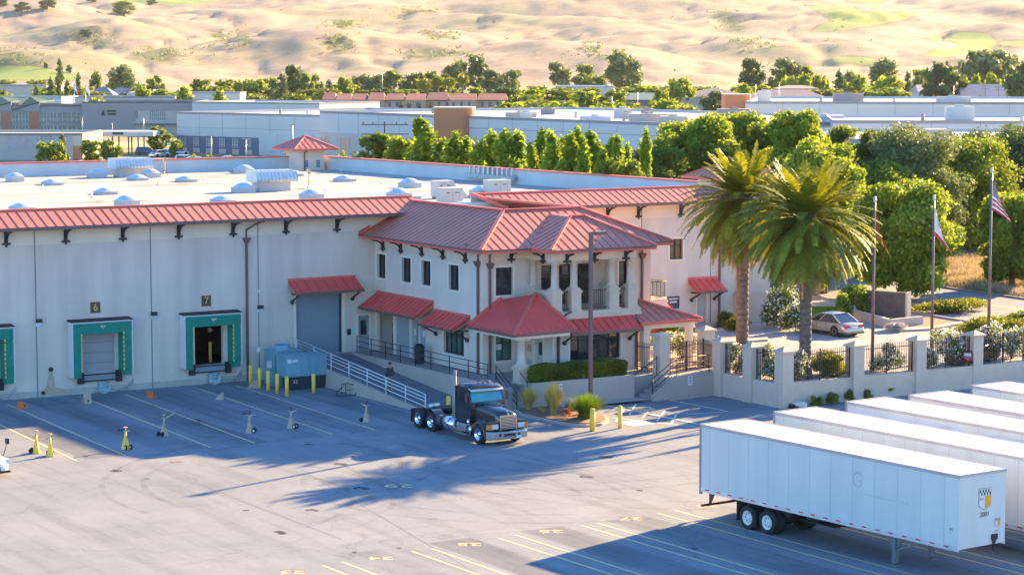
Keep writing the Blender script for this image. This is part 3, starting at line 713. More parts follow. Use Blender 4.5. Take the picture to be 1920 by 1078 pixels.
# roll-up door with its canopy
mb = MB(); mb.box(61.56, 64.72, W+.2, W+.25, 1.3, 5.25)
for z in np.arange(1.4, 5.2, .11): mb.box(61.57, 64.71, W+.185, W+.2, z, z+.06)
mb.build('roller_door', mat('slate_blue_slats', (.20,.27,.32), .45, var=.05, vs=.8, spec=.5), wh)
for x0_, x1_ in ((61.44,61.56),(64.72,64.95)): mb = MB(); mb.box(x0_,x1_,W-.05,W+.02,1.3,5.3); mb.build('door_jamb', 'trim', wh)
mb = MB(); mb.box(64.62,64.70,W+.05,W+.18,1.3,5.25); mb.build('door_track', 'iron', wh)
def canopy(parent, o, u, n, a, b, zt, zb, d, step=.45, strut=True, m='roofred', flare=.0):
    o = Vector(o); u = Vector(u); n = Vector(n)
    def q(s, k, z): v = o+u*s+n*k; return Vector((v.x, v.y, z))
    mb = MB(); p = [q(a,d,zb), q(b,d,zb), q(b,.02,zt), q(a,.02,zt)]
    seam(mb, p, u, (q(a,.02,zt)-q(a,d,zb)), step, .06, .045, .03, 0, 1)
    for s in (a, b): mb.prism([q(s,d,zb-.02), q(s,.02,zt-.02), q(s,.02,zt-.34), q(s,d,zb-.14)], u*(.05 if s == a else -.05), 2)
    mb.prism([q(a-.02,.0,zt+.1), q(a-.02,.0,zt-.12), q(a-.02,.10,zt-.16), q(a-.02,.05,zt+.1)], u*(b-a+.04), 2)
    mb.prism([q(a,d,zb+.02), q(a,d+.06,zb+.02), q(a,d+.06,zb-.13), q(a,d,zb-.13)], u*(b-a), 3)
    c = mb.build('canopy', ['awning','awnrib','roofedge','brown'], parent)
    if strut:
        for s in (a+.22, b-.22):
            k = MB(); k.beam(q(s,.08,zb-.62), q(s,d-.1,zb-.12), .09, .09); k.ell(q(s,.1,zb-.66), (.13,.13,.13), 8, 6); k.beam(q(s,.02,zb-.15), q(s,d,zb-.1), .07, .08)
            k.build('strut', 'iron', c)
    return c
canopy(wh, (0,W,0), U, NM, 61.05, 65.65, 5.98, 5.28, 1.25, .66)
canopy(wh, (0,W,0), U, NM, 91.3, 93.7, 4.55, 3.75, 1.25, .55)
# doors
def door(parent, o, u, n, a, b, z0, z1, m='paledoor', inset=.1, glass=None, frame=True, name='door'):
    o = Vector(o); u = Vector(u); n = Vector(n)
    def bx(mb, a0, a1, c0, c1, d0, d1, mi=0):
        ps = [o+u*a0-n*d0, o+u*a1-n*d0, o+u*a1-n*d1, o+u*a0-n*d1]; mb.prism([(p.x,p.y,c0) for p in ps], (0,0,c1-c0), mi)
    mb = MB(); bx(mb, a+.03, b-.03, z0+.01, z1-.04, inset, inset+.05)
    d = mb.build(name, m, parent)
    if frame: f = MB(); bx(f, a-.07, a+.03, z0, z1+.06, -.025, inset+.02); bx(f, b-.03, b+.07, z0, z1+.06, -.025, inset+.02); bx(f, a+.03, b-.03, z1-.04, z1+.06, -.025, inset+.02); f.build('frame', 'trim', d)
    if glass: g = MB(); bx(g, *glass, inset-.012, inset-.002); g.build('pane', 'glass', d)
    h = MB(); bx(h, b-.16, b-.08, z0+.95, z0+1.15, inset-.06, inset-.002); h.build('handle', 'steel', d)
    return d
door(wh, (0,W,0), U, NM, 65.85, 66.72, 1.3, 3.55, 'greydoor', glass=(66.08,66.5,2.3,3.2))
door(wh, (0,W,0), U, NM, 92.05, 92.92, 1.3, 3.5)
window(wh, (0,W,0), U, NM, 89.72, 90.82, 5.93, 7.32, 2, 1, transom=6.85, gl=glassmat('painted_reflection_glass', (.16,.09,.03), .08, .9))  # amber glass colour stands in for a warm reflection
window(wh, (0,W,0), U, NM, 95.0, 96.1, 5.93, 7.32, 2, 1, transom=6.85)
for y_ in range(132, 186, 6): mb = MB(); mb.box(WX0+.4, WXB-.4, y_-.05, y_+.05, RZ+.001, RZ+.012); mb.build('membrane_seam', mat('seam_tape'+str(y_), (.30,.27,.23), .9, var=.3, vs=1), wh)
for x_, y_, rx_, ry_ in ((60,150,3.5,1.6),(72,168,5,2),(84,150,3,1.5),(66,176,4,1.2),(80,178,3,2),(90,168,2.4,1.8),(55,160,3,1.5)):
    mb = MB(); mb.prism([(x_+rx_*math.cos(a)*(1+.25*math.sin(3*a+x_)), y_+ry_*math.sin(a)*(1+.2*math.cos(4*a)), RZ+.002) for a in np.linspace(0,5.9,16)], (0,0,.003)); mb.build('ponding_stain', mat('ponding_stain'+str(x_), (.27,.24,.20), .9, var=.35, vs=.8, tint=(.36,.33,.28)), wh)
# ---- signs on the wall
def plaque(num, x, z):
    t = thing('number_sign', f'square brown sign with a gold {num} on the wall above the {"closed" if num=="6" else "open"} green dock', 'number sign', (x, W-.02, z), group='dock number signs')
    mb = MB(); mb.box(x-.3, x+.3, W-.04, W-.005, z-.32, z+.32); mb.build('board', 'signbrown', t)
    text('numeral', num, .62, 'gold', (x, W-.052, z), (R(90),0,0), t, .005, .95)
plaque('6', 48.58, 5.02); plaque('7', 55.6, 5.02)
t = thing('notice_sign', 'dark sign board with two white lines of writing left of the pale side door', 'sign', (89.9, W-.02, 3.4))
g0 = PYp(1262, 567, W); x, z = g0.x, g0.z
mb = MB(); mb.box(x-.5, x+.5, W-.04, W-.005, z-.42, z+.42); mb.build('board', mat('navy_sign_board', (.07,.07,.10)), t)
mb = MB(); mb.box(x-.40, x+.36, W-.045, W-.041, z+.20, z+.30); mb.box(x-.30, x+.28, W-.045, W-.041, z-.03, z+.09); mb.build('white_line', 'white', t)
for lab, x, z, hw, hh, m_ in [('small dark plaque right of the roller door', 65.22, 2.55, .13, .19, 'iron'), ('small pale green notice beside the grey door', 65.52, 2.58, .15, .24, mat('mint_notice', (.45,.70,.58)))]:
    mb = MB(); mb.box(x-hw, x+hw, W-.03, W-.005, z-hh, z+hh); tag(mb.build('wall_notice', m_), lab, 'sign')
# ================================================================ things on the roof
def skylight_proto(name, kind):
    mb = MB(); t = thing(name, 'x', 'skylight', (0,0,RZ))
    if kind == 0: lx, ly, hc, hd = 1.25, 2.3, .22, .34
    elif kind == 1: lx, ly, hc, hd = 1.5, 1.6, .42, .45
    else: lx, ly, hc, hd = 1.3, 1.5, .5, .36
    mb.box(-lx/2, lx/2, -ly/2, ly/2, 0, hc); mb.box(-lx/2-.07, lx/2+.07, -ly/2-.07, ly/2+.07, hc, hc+.07)
    mb.build('curb', 'whitedirty', t, local=True)
    d = MB(); n = 9; vs = []
    for i in range(n+1):
        for j in range(n+1):
            a, b = -1+2*i/n, -1+2*j/n; vs.append((a*lx/2, b*ly/2, hc+.07+hd*(1-abs(a)**2.6)*(1-abs(b)**2.6)))
    d.add(vs, [(i*(n+1)+j, (i+1)*(n+1)+j, (i+1)*(n+1)+j+1, i*(n+1)+j+1) for i in range(n) for j in range(n)], 0, True)
    d.build('dome', 'skylight', t, local=True)
    return t
SKG = 'domed skylights on the warehouse roof'
sp = [skylight_proto('roof_skylight', k) for k in (0,1,2)]; used = [False]*3
for px, py, k, lab in [
 (28,341,2,'square raised skylight nearest the left edge of the picture'), (98,347,0,'low skylight dome second from the left edge, standing alone'),
 (182,333,1,'skylight just left of the ribbed hood unit near the far parapet'), (198,364,0,'low skylight dome left of centre between the two nearer raised ones'),
 (238,386,1,'raised skylight close to the red eave above the open dock side'), (258,338,0,'low skylight dome in front of the ribbed hood unit at far left'),
 (282,333,1,'skylight at the foot of the far ribbed hood unit, half behind another dome'), (349,341,0,'skylight dome midway between the two ribbed hood units'),
 (373,320,1,'small skylight against the far parapet left of the corner tower'), (458,325,1,'raised skylight near the far parapet, right of the small one'),
 (41,394,0,'low skylight dome at the red eave in the left corner of the roof'), (418,380,0,'pointed low skylight close to the eave below the near hood unit'),
 (456,361,1,'large raised skylight touching the near ribbed hood unit on its left'), (549,330,0,'flat skylight behind the near ribbed hood unit'),
 (584,374,1,'raised skylight right of the near ribbed hood unit by the eave'), (646,340,0,'low skylight dome alone in the right half of the roof'),
 (768,352,1,'raised skylight in front of the long right parapet'), (748,372,1,'skylight beside the two small fan boxes near the eave'), (903,367,1,'skylight left of the tall white cabinet by the second eave')]:
    g = G(px, py, RZ)
    if used[k]: s = dup(sp[k], (g.x, g.y, RZ), 0, lab)
    else: s = sp[k]; s.location = (g.x, g.y, RZ); s['label'] = lab; used[k] = True
    s['group'] = SKG; s.scale = (.9,.9,.8)
def hood(px, py, lab, sc=1.0):
    g = G(px, py, RZ); t = thing('rooftop_cooler', lab, 'rooftop unit', (g.x, g.y, RZ), 0, 'ribbed hood units on the roof')
    mb = MB(); mb.box(-1.5, 1.35, -.75, .75, 0, .95); mb.build('base_box', 'hvac', t, local=True)
    h = MB(); h.prism([(-1.9,-1.1,.95),(-1.9,-1.25,1.25),(-1.9,-.95,1.95),(-1.9,-.3,2.1),(-1.9,1.0,2.1),(-1.9,1.0,.95)], (3.7,0,0)); h.build('hood', mat('pale_hood_steel', (.55,.62,.68), .5, .2, var=.08, vs=3), t, local=True)
    f = MB()
    for i in range(12):
        x = -1.85+i*.33; f.beam((x,-1.13,.98),(x,-1.28,1.26),.05,.07); f.beam((x,-1.28,1.26),(x,-.97,1.98),.05,.07); f.beam((x,-.97,1.98),(x,-.3,2.14),.05,.07); f.beam((x,-.3,2.14),(x,1.0,2.14),.05,.05)
    f.build('rib', 'steel', t, local=True)
    p = MB(); p.tube([(1.4,-.3,.25),(2.1,-.5,.12),(3.0,-.4,.12),(3.25,-.3,.5),(3.25,-.3,2.0)], .05); p.box(3.12,3.38,-.42,-.2,1.6,2.1); p.build('supply_pipe', 'cream', t, local=True); t.scale = (.92,.92,.74)
hood(246, 331, 'ribbed hood cooler near the far parapet, the left of two'); hood(510, 358, 'ribbed hood cooler nearer the eave, the right of two')
def cabinet(px, py, lx, ly, h, lab, rz=0, slant=True):
    g = G(px, py, RZ); t = thing('air_handler', lab, 'rooftop unit', (g.x, g.y, RZ), rz, 'air handling cabinets on the roof')
    mb = MB(); mb.box(-lx/2, lx/2, -ly/2, ly/2, .15, h); mb.box(-lx/2+.1, lx/2-.1, -ly/2+.1, ly/2-.1, 0, .15, 1); mb.box(-lx/2-.03, lx/2+.03, -ly/2-.03, ly/2+.03, h, h+.05)
    for s in (-.02, .33): mb.box(lx*s-.01, lx*s+.01, -ly/2-.008, -ly/2, .2, h-.05, 1)
    mb.build('cabinet', ['hvac','joint'], t, local=True)
    if slant: s = MB(); s.prism([(lx/2,-ly*.4,h-.1),(lx/2+.55,-ly*.4,h*.55),(lx/2,-ly*.4,h*.35)], (0,ly*.8,0)); s.build('intake_hood', 'hvac', t, local=True)
    b = MB(); b.box(-lx*.32, -lx*.17, -ly/2-.012, -ly/2-.002, h*.72, h*.8); b.box(lx*.1, lx*.28, -ly/2-.012, -ly/2-.002, h*.72, h*.8); b.build('vent_grille', 'joint', t, local=True); t.scale = (.82,.82,.8)
cabinet(829, 372, 1.7, 1.2, 1.55, 'white air handling cabinet at the back of the pair behind the office roof'); cabinet(843, 386, 1.9, 1.2, 1.5, 'white air handling cabinet at the front of the pair behind the office roof')
cabinet(932, 368, 2.1, 1.3, 1.45, 'tall white cabinet standing alone left of the second eave', slant=False); cabinet(906, 379, 1.7, .8, .6, 'low long cabinet in front of the tall white one', slant=False)
cabinet(740, 381, .9, .7, .55, 'small fan box left of the skylight by the eave', slant=False); cabinet(778, 380, .9, .7, .55, 'small fan box right of the skylight by the eave', slant=False)
cabinet(900, 398, 3.6, 1.2, .85, 'long pale duct box just behind the office roof ridge', slant=False)
g = PXp(923, 338, 95.9); t = thing('equipment_rack', 'grey slatted equipment rack hung on the long parapet', 'equipment rack', (95.8, g.y, 9.9))
mb = MB()
for i in range(10): mb.box(95.75, 95.88, g.y-3.3+i*.73, g.y-3.3+i*.73+.2, 10.0, 10.75)
mb.build('slat_panel', 'steel', t)
mb = MB(); mb.box(95.45, 95.9, g.y-3.6, g.y+3.6, 9.75, 10.15); mb.build('tray', mat('mottled_grey_steel', (.40,.44,.42), .6, var=.3, vs=4), t)
g = G(545, 349-27, RZ); t = thing('roof_fan', 'small black fan with a bent pipe at the foot of the corner tower', 'fan', (g.x, g.y, RZ))
mb = MB(); mb.box(-.35,.35,-.3,.3,0,.7); mb.cyl((0,-.3,.9),(0,.3,.9),.3,n=12); mb.build('casing', 'dark', t, local=True); mb = MB(); mb.tube([(.3,0,.5),(.9,0,1.1),(1.1,0,1.5)], .04); mb.build('pipe', 'roofedge', t, local=True)
t.location = (G(594,318,RZ).x-1.2, G(594,318,RZ).y, RZ)
for iv, (px, py) in enumerate(sorted([(172,372),(296,347),(383,337),(610,358),(495,337),(715,346),(80,356),(640,322)])):
    g = G(px, py, RZ); mb = MB(); mb.cyl((g.x,g.y,RZ),(g.x,g.y,RZ+.4),.05,n=6); mb.cyl((g.x,g.y,RZ),(g.x,g.y,RZ+.06),.14,n=8); tag(mb.build('vent_pipe', 'white'), f'{ordinal(iv+1)} thin white vent pipe from the left on the flat roof', 'vent pipe', 'vent pipes on the warehouse roof')
# ================================================================ office wing
OX = 67.05; OY = 111.36; OR = 78.9; FZ = 1.3
of = thing('office_wing', 'two-storey stucco office wing with red hipped metal roofs and a columned balcony', 'office building', (72, OY, FZ))
UL, NLf = (0,-1,0), (-1,0,0)          # left wall runs from the warehouse towards the viewer
oL = (OX, W, 0)
wins = [(124.04,122.98),(120.89,119.77),(118.45,117.35),(115.19,114.02)]
ops = [(W-a, W-b, 5.9, 7.38) for a, b in wins]+[(W-115.8, W-113.4, 2.1, 3.62)]+[(W-124.1, W-117.85, 1.3, 3.85)]
mb = MB(); wallgrid(mb, oL, UL, NLf, W-OY, -.1, 8.5, ops, .18, 0, band=7.92, mband=1)
wallgrid(mb, (OX, OY, 0), U, NM, OR-OX, -.1, 8.5, [(.87,2.03,5.8,7.42),(.87,2.0,2.0,3.58),(4.0,4.85,5.0,7.4),(5.25,6.1,5.0,7.4),(6.55,7.5,5.0,7.4),(9.5,10.15,5.6,7.42)], .2, 0, band=7.92, mband=1)
mb.box(OR-.02, OR, OY+.01, W, -.1, 8.5)
mb.build('wall', ['office','wall_band'], of)
# alcove behind the ramp landing
mb = MB(); mb.box(OX+.2, OX+1.7, 117.75, 117.85, 1.3, 3.9); mb.box(OX+1.6, OX+1.7, 117.85, 124.1, 1.3, 3.9); mb.box(OX+.19, OX+1.6, 117.85, 124.1, 3.86, 3.95); mb.box(OX+.0, OX+1.6, 117.85, 124.4, 1.2, 1.305)
mb.build('alcove', 'office', of)
mb = MB(); mb.box(OX-.06, OX+.12, 121.75, 121.95, 1.3, 3.85); mb.build('alcove_post', 'trim', of)
mb = MB(); mb.box(OX+.05, OX+.1, 119.95, 121.75, 1.3, 3.85); mb.build('alcove_screen', 'greydoor', of)
door(of, oL, UL, NLf, W-119.9, W-118.95, 1.3, 3.75, 'greydoor', inset=.12); door(of, oL, UL, NLf, W-118.9, W-117.95, 1.3, 3.75, 'greydoor', inset=.12)
for y in (119.45, 118.4):
    mb = MB(); mb.box(OX+.085, OX+.11, y-.13, y+.13, 2.75, 3.1); mb.build('door_notice', 'white', of)
for a, b in wins: window(of, oL, UL, NLf, W-a, W-b, 5.9, 7.38, 2, 1)
window(of, oL, UL, NLf, W-115.8, W-113.4, 2.1, 3.62, 4, 1, transom=3.2, gl='glassg', fw=.1)
window(of, (OX,OY,0), U, NM, .87, 2.03, 5.8, 7.42, 1, 1); w2 = window(of, (OX,OY,0), U, NM, .87, 2.0, 2.0, 3.58, 2, 1, transom=2.98, gl='glassg')
mb = MB(); mb.box(OX+1.0, OX+1.35, OY+.12, OY+.14, 2.62, 2.95); mb.build('window_notice', 'white', w2)
for a, b in ((4.0,4.85),(5.25,6.1),(6.55,7.5)): window(of, (OX,OY,0), U, NM, a, b, 5.0, 7.4, 1, 1, surround=False, transom=6.7, fw=.08, name='balcony_door')
window(of, (OX,OY,0), U, NM, 9.5, 10.15, 5.6, 7.42, 1, 1)
# main mansard roof
ZE, ZT = 8.62, 10.52; EX, EY = OX-1.1, OY-1.65; TX, TY = EX+4.0, EY+4.05; ER = OR+.45; TR = ER-4.0
cs = [Vector((EX,W+.6,ZE)), Vector((EX,EY,ZE)), Vector((ER,EY,ZE)), Vector((ER,W+.1,ZE))]; ct = [Vector((TX,W+.6,ZT)), Vector((TX,TY,ZT)), Vector((TR,TY,ZT)), Vector((TR,W+.1,ZT))]
mb = MB()
k = (W-.02-(W+.6)); 
# left slope stops at the warehouse wall along a verge
seam(mb, [cs[1], Vector((EX,W-.05,ZE)), Vector((TX,W+.6,ZT)), ct[1]], (0,1,0), ct[1]-Vector((EX,TY,ZE)), .56, .06, .045, .03, 0, 1)
seam(mb, [cs[1], cs[2], ct[2], ct[1]], (1,0,0), ct[1]-Vector((TX,EY,ZE)), .56, .06, .045, .03, 0, 1)
seam(mb, [cs[2], cs[3], ct[3], ct[2]], (0,1,0), ct[2]-Vector((ER,TY,ZE)), .56, .06, .045, .03, 0, 1)
for a, b in ((cs[1],ct[1]),(cs[2],ct[2]),(ct[0],ct[1]),(ct[1],ct[2]),(ct[2],ct[3])): mb.beam(a+Vector((0,0,.05)), b+Vector((0,0,.05)), .2, .1, 2)
mb.beam(Vector((EX,W-.05,ZE+.02)), Vector((TX,W+.6,ZT+.02)), .16, .3, 2)
mb.box(EX-.02, EX+.04, EY, W-.05, ZE-.24, ZE-.02, 2); mb.box(EX-.07, EX-.02, EY-.06, W-.05, ZE-.1, ZE+.0, 3)
mb.box(EX, ER, EY-.04, EY+.02, ZE-.24, ZE-.02, 2); mb.box(EX, ER, EY-.09, EY-.04, ZE-.1, ZE, 3); mb.box(ER-.04, ER+.02, EY, W, ZE-.24, ZE-.02, 2)
mb.box(EX+.04, ER-.04, EY+.02, W-.02, ZE-.24, ZE-.17, 2)
mb.box(TX+.1, TX+.25, TY+.1, W+.6, 9.9, ZT, 4); mb.box(TX+.25, TR-.1, TY+.1, TY+.25, 9.9, ZT, 4)
mb.box(TX+.25, TR-.1, TY+.25, W+.6, 9.75, 9.85, 4)
mb.build('main_roof', ['roofred','roofrib','roofedge','brown','parapet'], of)
# balcony bay
BX0, BX1, BY = 70.0, 76.0, 108.5
BE = 1.0; bz = ZE
mb = MB(); b0 = Vector((BX0-.75,BY-1.0,bz)); b1 = Vector((BX1+.55,BY-1.0,bz)); hy = TY-.3
ap0 = Vector((72.75,BY+2.35,bz+1.62)); ap1 = Vector((73.75,BY+2.35,bz+1.62))
rise = 1.62; bk = TY-.2
# hipped bay roof: left, front, right slopes running back into the main roof
L2 = Vector((b0.x, EY+.2, bz)); R2 = Vector((b1.x, EY+.2, bz)); bb = Vector((ap0.x, EY+3.6, bz+rise)); bc = Vector((ap1.x, EY+3.6, bz+rise))
seam(mb, [b0, L2, bb, ap0], (0,1,0), ap0-Vector((b0.x,ap0.y,bz)), .54, .06, .045, .03, 0, 1)
seam(mb, [b0, b1, ap1, ap0], (1,0,0), ap0-Vector((ap0.x,b0.y,bz)), .56, .06, .045, .03, 0, 1)
seam(mb, [b1, R2, bc, ap1], (0,1,0), ap1-Vector((b1.x,ap1.y,bz)), .54, .06, .045, .03, 0, 1)
mb.add([ap0, ap1, bc, bb], [(0,1,2,3)], 2)
for a, b in ((b0,ap0),(b1,ap1),(ap0,ap1)): mb.beam(a+Vector((0,0,.05)), b+Vector((0,0,.05)), .18, .1, 2)
mb.box(b0.x, b1.x, b0.y-.04, b0.y+.02, bz-.22, bz-.02, 2); mb.box(b0.x, b1.x, b0.y-.09, b0.y-.04, bz-.1, bz, 3); mb.box(b0.x-.02, b0.x+.04, b0.y, EY, bz-.22, bz-.02, 2)
mb.box(b1.x-.04, b1.x+.02, b0.y, EY, bz-.22, bz-.02, 2); mb.box(b0.x+.04, b1.x-.04, b0.y+.02, EY+.2, bz-.22, bz-.16, 2)
mb.build('bay_roof', ['roofred','roofrib','roofedge','brown'], of)
# ground-floor bay, slab, beam
mb = MB(); wallgrid(mb, (BX0,BY,0), U, NM, BX1-BX0, -.1, 4.7, [(1.2,4.72,2.05,3.75)], .2); wallgrid(mb, (BX0,OY,0), (0,-1,0), (-1,0,0), OY-BY, -.1, 4.7, [(.98,1.9,1.3,3.35)], .2)
mb.box(BX1-.01, BX1, BY+.01, OY, -.1, 4.7); mb.build('bay_wall', 'office', of)
window(of, (BX0,BY,0), U, NM, 1.2, 4.72, 2.05, 3.75, 5, 1, transom=3.25, fw=.07)
d = door(of, (BX0,OY,0), (0,-1,0), (-1,0,0), .98, 1.9, 1.3, 3.35, 'paledoor', glass=(1.25,1.62,2.35,3.1))
mb = MB(); mb.box(BX0-.06, BX0-.005, OY-.6, OY-.25, 2.45, 2.85); mb.build('wall_panel', 'cream', of); mb = MB(); mb.box(BX0-.1, BX0-.005, OY-.62, OY-.2, 1.75, 1.95); mb.build('letter_box', 'steel', of)
mb = MB(); mb.box(BX0-.18, BX1+.15, BY-.18, OY-.01, 4.55, 4.72); mb.box(BX0-.1, BX1+.08, BY-.1, OY-.01, 4.72, 4.95); mb.build('balcony_slab', 'stone', of)
mb = MB(); mb.box(BX0, BX0+.35, BY+.4, OY-.01, 4.95, 6.05); mb.box(BX0-.06, BX0+.41, BY+.4, OY-.01, 6.05, 6.15)
mb.build('balcony_wall', 'stone', of)
def column(x, y, z0, z1, r=.21, ped=None, name='column', parent=of, n=14, m='stone'):
    mb = MB(); h = z1-z0
    mb.box(x-r*1.65, x+r*1.65, y-r*1.65, y+r*1.65, z0, z0+.07); mb.box(x-r*1.4, x+r*1.4, y-r*1.4, y+r*1.4, z0+.07, z0+.16)
    mb.lathe((x,y,0), [(r*1.28,z0+.16),(r*1.28,z0+.22),(r*1.15,z0+.27),(r,z0+.34),(r*.98,z0+h*.5),(r*.86,z1-.24),(r*1.0,z1-.22),(r*.95,z1-.16),(r*1.35,z1-.09)], n)
    mb.box(x-r*1.5, x+r*1.5, y-r*1.5, y+r*1.5, z1-.1, z1)
    c = mb.build(name, m, parent)
    if ped:
        p = MB(); hw = ped[1]; p.box(x-hw, x+hw, y-hw, y+hw, ped[0], z0-.12); p.box(x-hw-.06, x+hw+.06, y-hw-.06, y+hw+.06, z0-.12, z0); p.box(x-hw-.05, x+hw+.05, y-hw-.05, y+hw+.05, ped[0], ped[0]+.1)
        p.build('pedestal', m, c)
    return c
CT = 7.86
for x, y in ((70.28,108.75),(71.6,108.75),(74.25,108.75),(75.55,108.75)): column(x, y, 6.15, CT, .2, (4.95,.33))
column(70.28, 111.0, 6.15, CT, .2); column(75.55, 111.0, 6.15, CT, .2, (4.95,.33))
mb = MB(); mb.box(BX0, BX1-.1, BY+.08, BY+.5, CT, bz-.22); mb.box(BX0, BX0+.42, BY+.5, OY-.01, CT, bz-.22); mb.box(BX1-.55, BX1-.1, BY+.5, OY-.01, CT, bz-.22); mb.build('balcony_beam', 'wall_band', of)
def railing(parent, pts, z0f, h, bars=None, rails=(1.0,), m='iron', r=.028, post=None, name='railing', bw=.02, spacing=.13, postr=None, barz=(0.08,)):
    mb = MB()
    for a, b in zip(pts[:-1], pts[1:]):
        a, b = Vector(a), Vector(b)
        for k in rails: mb.cyl(a+Vector((0,0,h*k)), b+Vector((0,0,h*k)), r, n=6)
        if bars:
            L = (b-a).length; n = max(1, int(L/spacing))
            for i in range(1, n):
                p = a.lerp(b, i/n); mb.beam(p+Vector((0,0,h*barz[0])), p+Vector((0,0,h*(barz[1] if len(barz) > 1 else 1))), bw, bw)
        if post:
            L = (b-a).length; n = max(1, round(L/post))
            for i in range(n+1):
                p = a.lerp(b, i/n); mb.cyl(p, p+Vector((0,0,h)), postr or r, n=6)
    return mb.build(name, m, parent)
for x0, x1 in ((70.62,71.26),(71.94,73.9),(74.6,75.2)): railing(of, [(x0,108.7,4.97),(x1,108.7,4.97)], 0, 1.12, True, (.08,1.0), name='balcony_railing', spacing=.14)
railing(of, [(75.75,109.1,4.97),(75.75,110.7,4.97)], 0, 1.12, True, (.08,1.0), name='balcony_railing')
# brackets
for y in (123.2,120.95,118.35,115.8,113.2): mb = MB(); bracket(mb, OX, y, ZE-.26, (-1,0), .85, .66, .16); mb.build('bracket', 'iron', of)
for x, y, d_ in ((68.95,OY,(0,-1)),(BX0,BY+.9,(-1,0)),(71.0,BY+.08,(0,-1)),(72.9,BY+.08,(0,-1)),(75.1,BY+.08,(0,-1))): mb = MB(); bracket(mb, x, y, bz-.26, d_, .75, .56, .16); mb.build('bracket', 'iron', of)
downspout(of, OX, 111.75, 7.75, .9, (-1,0), lead=.9); downspout(of, OX+.45, OY, 7.65, 1.3, (0,-1), lead=1.2); downspout(of, 78.2, OY, 7.75, 1.3, (0,-1), lead=1.2); downspout(of, BX0+.35, BY, 3.9, 1.3, (0,-1), head=True, m='iron', lead=.3)
downspout(of, BX1-.2, BY, 3.8, 1.3, (0,-1), head=False)
# canopies over the left wall and the bay window
canopy(of, oL, UL, NLf, .35, W-117.0, 4.98, 4.12, 1.35, .52, strut=False); canopy(of, oL, UL, NLf, W-116.85, W-112.75, 4.5, 3.78, 1.2, .52)
canopy(of, (0,BY,0), U, NM, 70.55, 75.55, 4.5, 3.82, 1.15, .52)
# entry porch at the left of the bay
PZ = 4.12; PX0, PX1, PYf = 66.05, 69.95, 106.35
mb = MB(); ap = Vector((69.55, 109.6, 5.98)); a, b, c, d = Vector((PX0,OY-.1,PZ)), Vector((PX0,PYf,PZ)), Vector((70.5,PYf+.35,PZ)), Vector((70.5,OY-.1,PZ))
seam(mb, [b, a, Vector((68.3,OY-.02,5.55)), ap], (0,1,0), ap-Vector((PX0,ap.y,PZ)), .5, .06, .045, .03, 0, 1); seam(mb, [b, c, ap], (1,.08,0), ap-Vector((ap.x,PYf,PZ)), .5, .06, .045, .03, 0, 1)
mb.beam(b+Vector((0,0,.05)), ap+Vector((0,0,.05)), .18, .1, 2); mb.beam(c+Vector((0,0,.05)), ap+Vector((0,0,.05)), .14, .1, 2); mb.beam(a+Vector((0,0,.1)), Vector((68.3,OY-.02,5.65)), .12, .22, 2)
for p, q in ((a,b),(b,c)): mb.beam(p-Vector((0,0,.05)), q-Vector((0,0,.05)), .08, .14, 3)
mb.prism([(PX0+.35,OY-.02,PZ-.32),(PX0+.35,PYf+.3,PZ-.32),(70.2,PYf+.6,PZ-.32),(70.0,BY-.1,PZ-.32),(70.0,OY-.02,PZ-.32)], (0,0,.22), 4)
mb.build('porch_roof', ['awning','awnrib','roofedge','brown','trim'], of)
column(66.95, 107.0, 2.2, PZ-.3, .23, (1.3,.34), name='porch_column')
# right-hand porch over the gate
mb = MB(); a, b, c = Vector((75.5,BY-1.05,4.12)), Vector((79.9,BY-1.05,4.12)), Vector((79.9,112.4,4.12)); ap = Vector((76.2,110.6,5.45))
seam(mb, [a, b, ap], (1,0,0), ap-Vector((ap.x,a.y,a.z)), .5, .06, .045, .03, 0, 1); seam(mb, [b, c, Vector((76.2,112.4,5.45)), ap], (0,1,0), ap-Vector((b.x,ap.y,b.z)), .5, .06, .045, .03, 0, 1)
mb.beam(b+Vector((0,0,.05)), ap+Vector((0,0,.05)), .18, .1, 2); mb.beam(a-Vector((0,0,.05)), b-Vector((0,0,.05)), .1, .18, 2); mb.beam(b-Vector((0,0,.05)), c-Vector((0,0,.05)), .1, .18, 2)
mb.box(75.9, 79.6, BY-.7, BY-.35, 3.7, 4.0, 4); mb.box(79.2, 79.55, BY-.35, 112.2, 3.7, 4.0, 4); mb.box(75.7, 79.6, BY-.8, 112.2, 4.0, 4.05, 4)
mb.build('gate_porch_roof', ['roofred','roofrib','roofedge','brown','wall_band'], of)
for x in (75.95,79.15): mb = MB(); mb.box(x,x+.36,BY-.65,BY-.3,1.3,3.6); mb.box(x-.1,x+.46,BY-.75,BY-.2,3.6,3.7); mb.build('gate_porch_post', 'wall_band', of)
# small side balcony on the right
mb = MB(); g = PYp(1222, 590, 112.2); mb.box(OR, OR+1.35, 111.5, 113.4, 4.3, 4.95); mb.build('side_balcony', 'wall_band', of)
railing(of, [(OR,111.55,4.95),(OR+1.3,111.55,4.95),(OR+1.3,113.3,4.95)], 0, 1.05, True, (.06,1.0), name='side_balcony_railing')

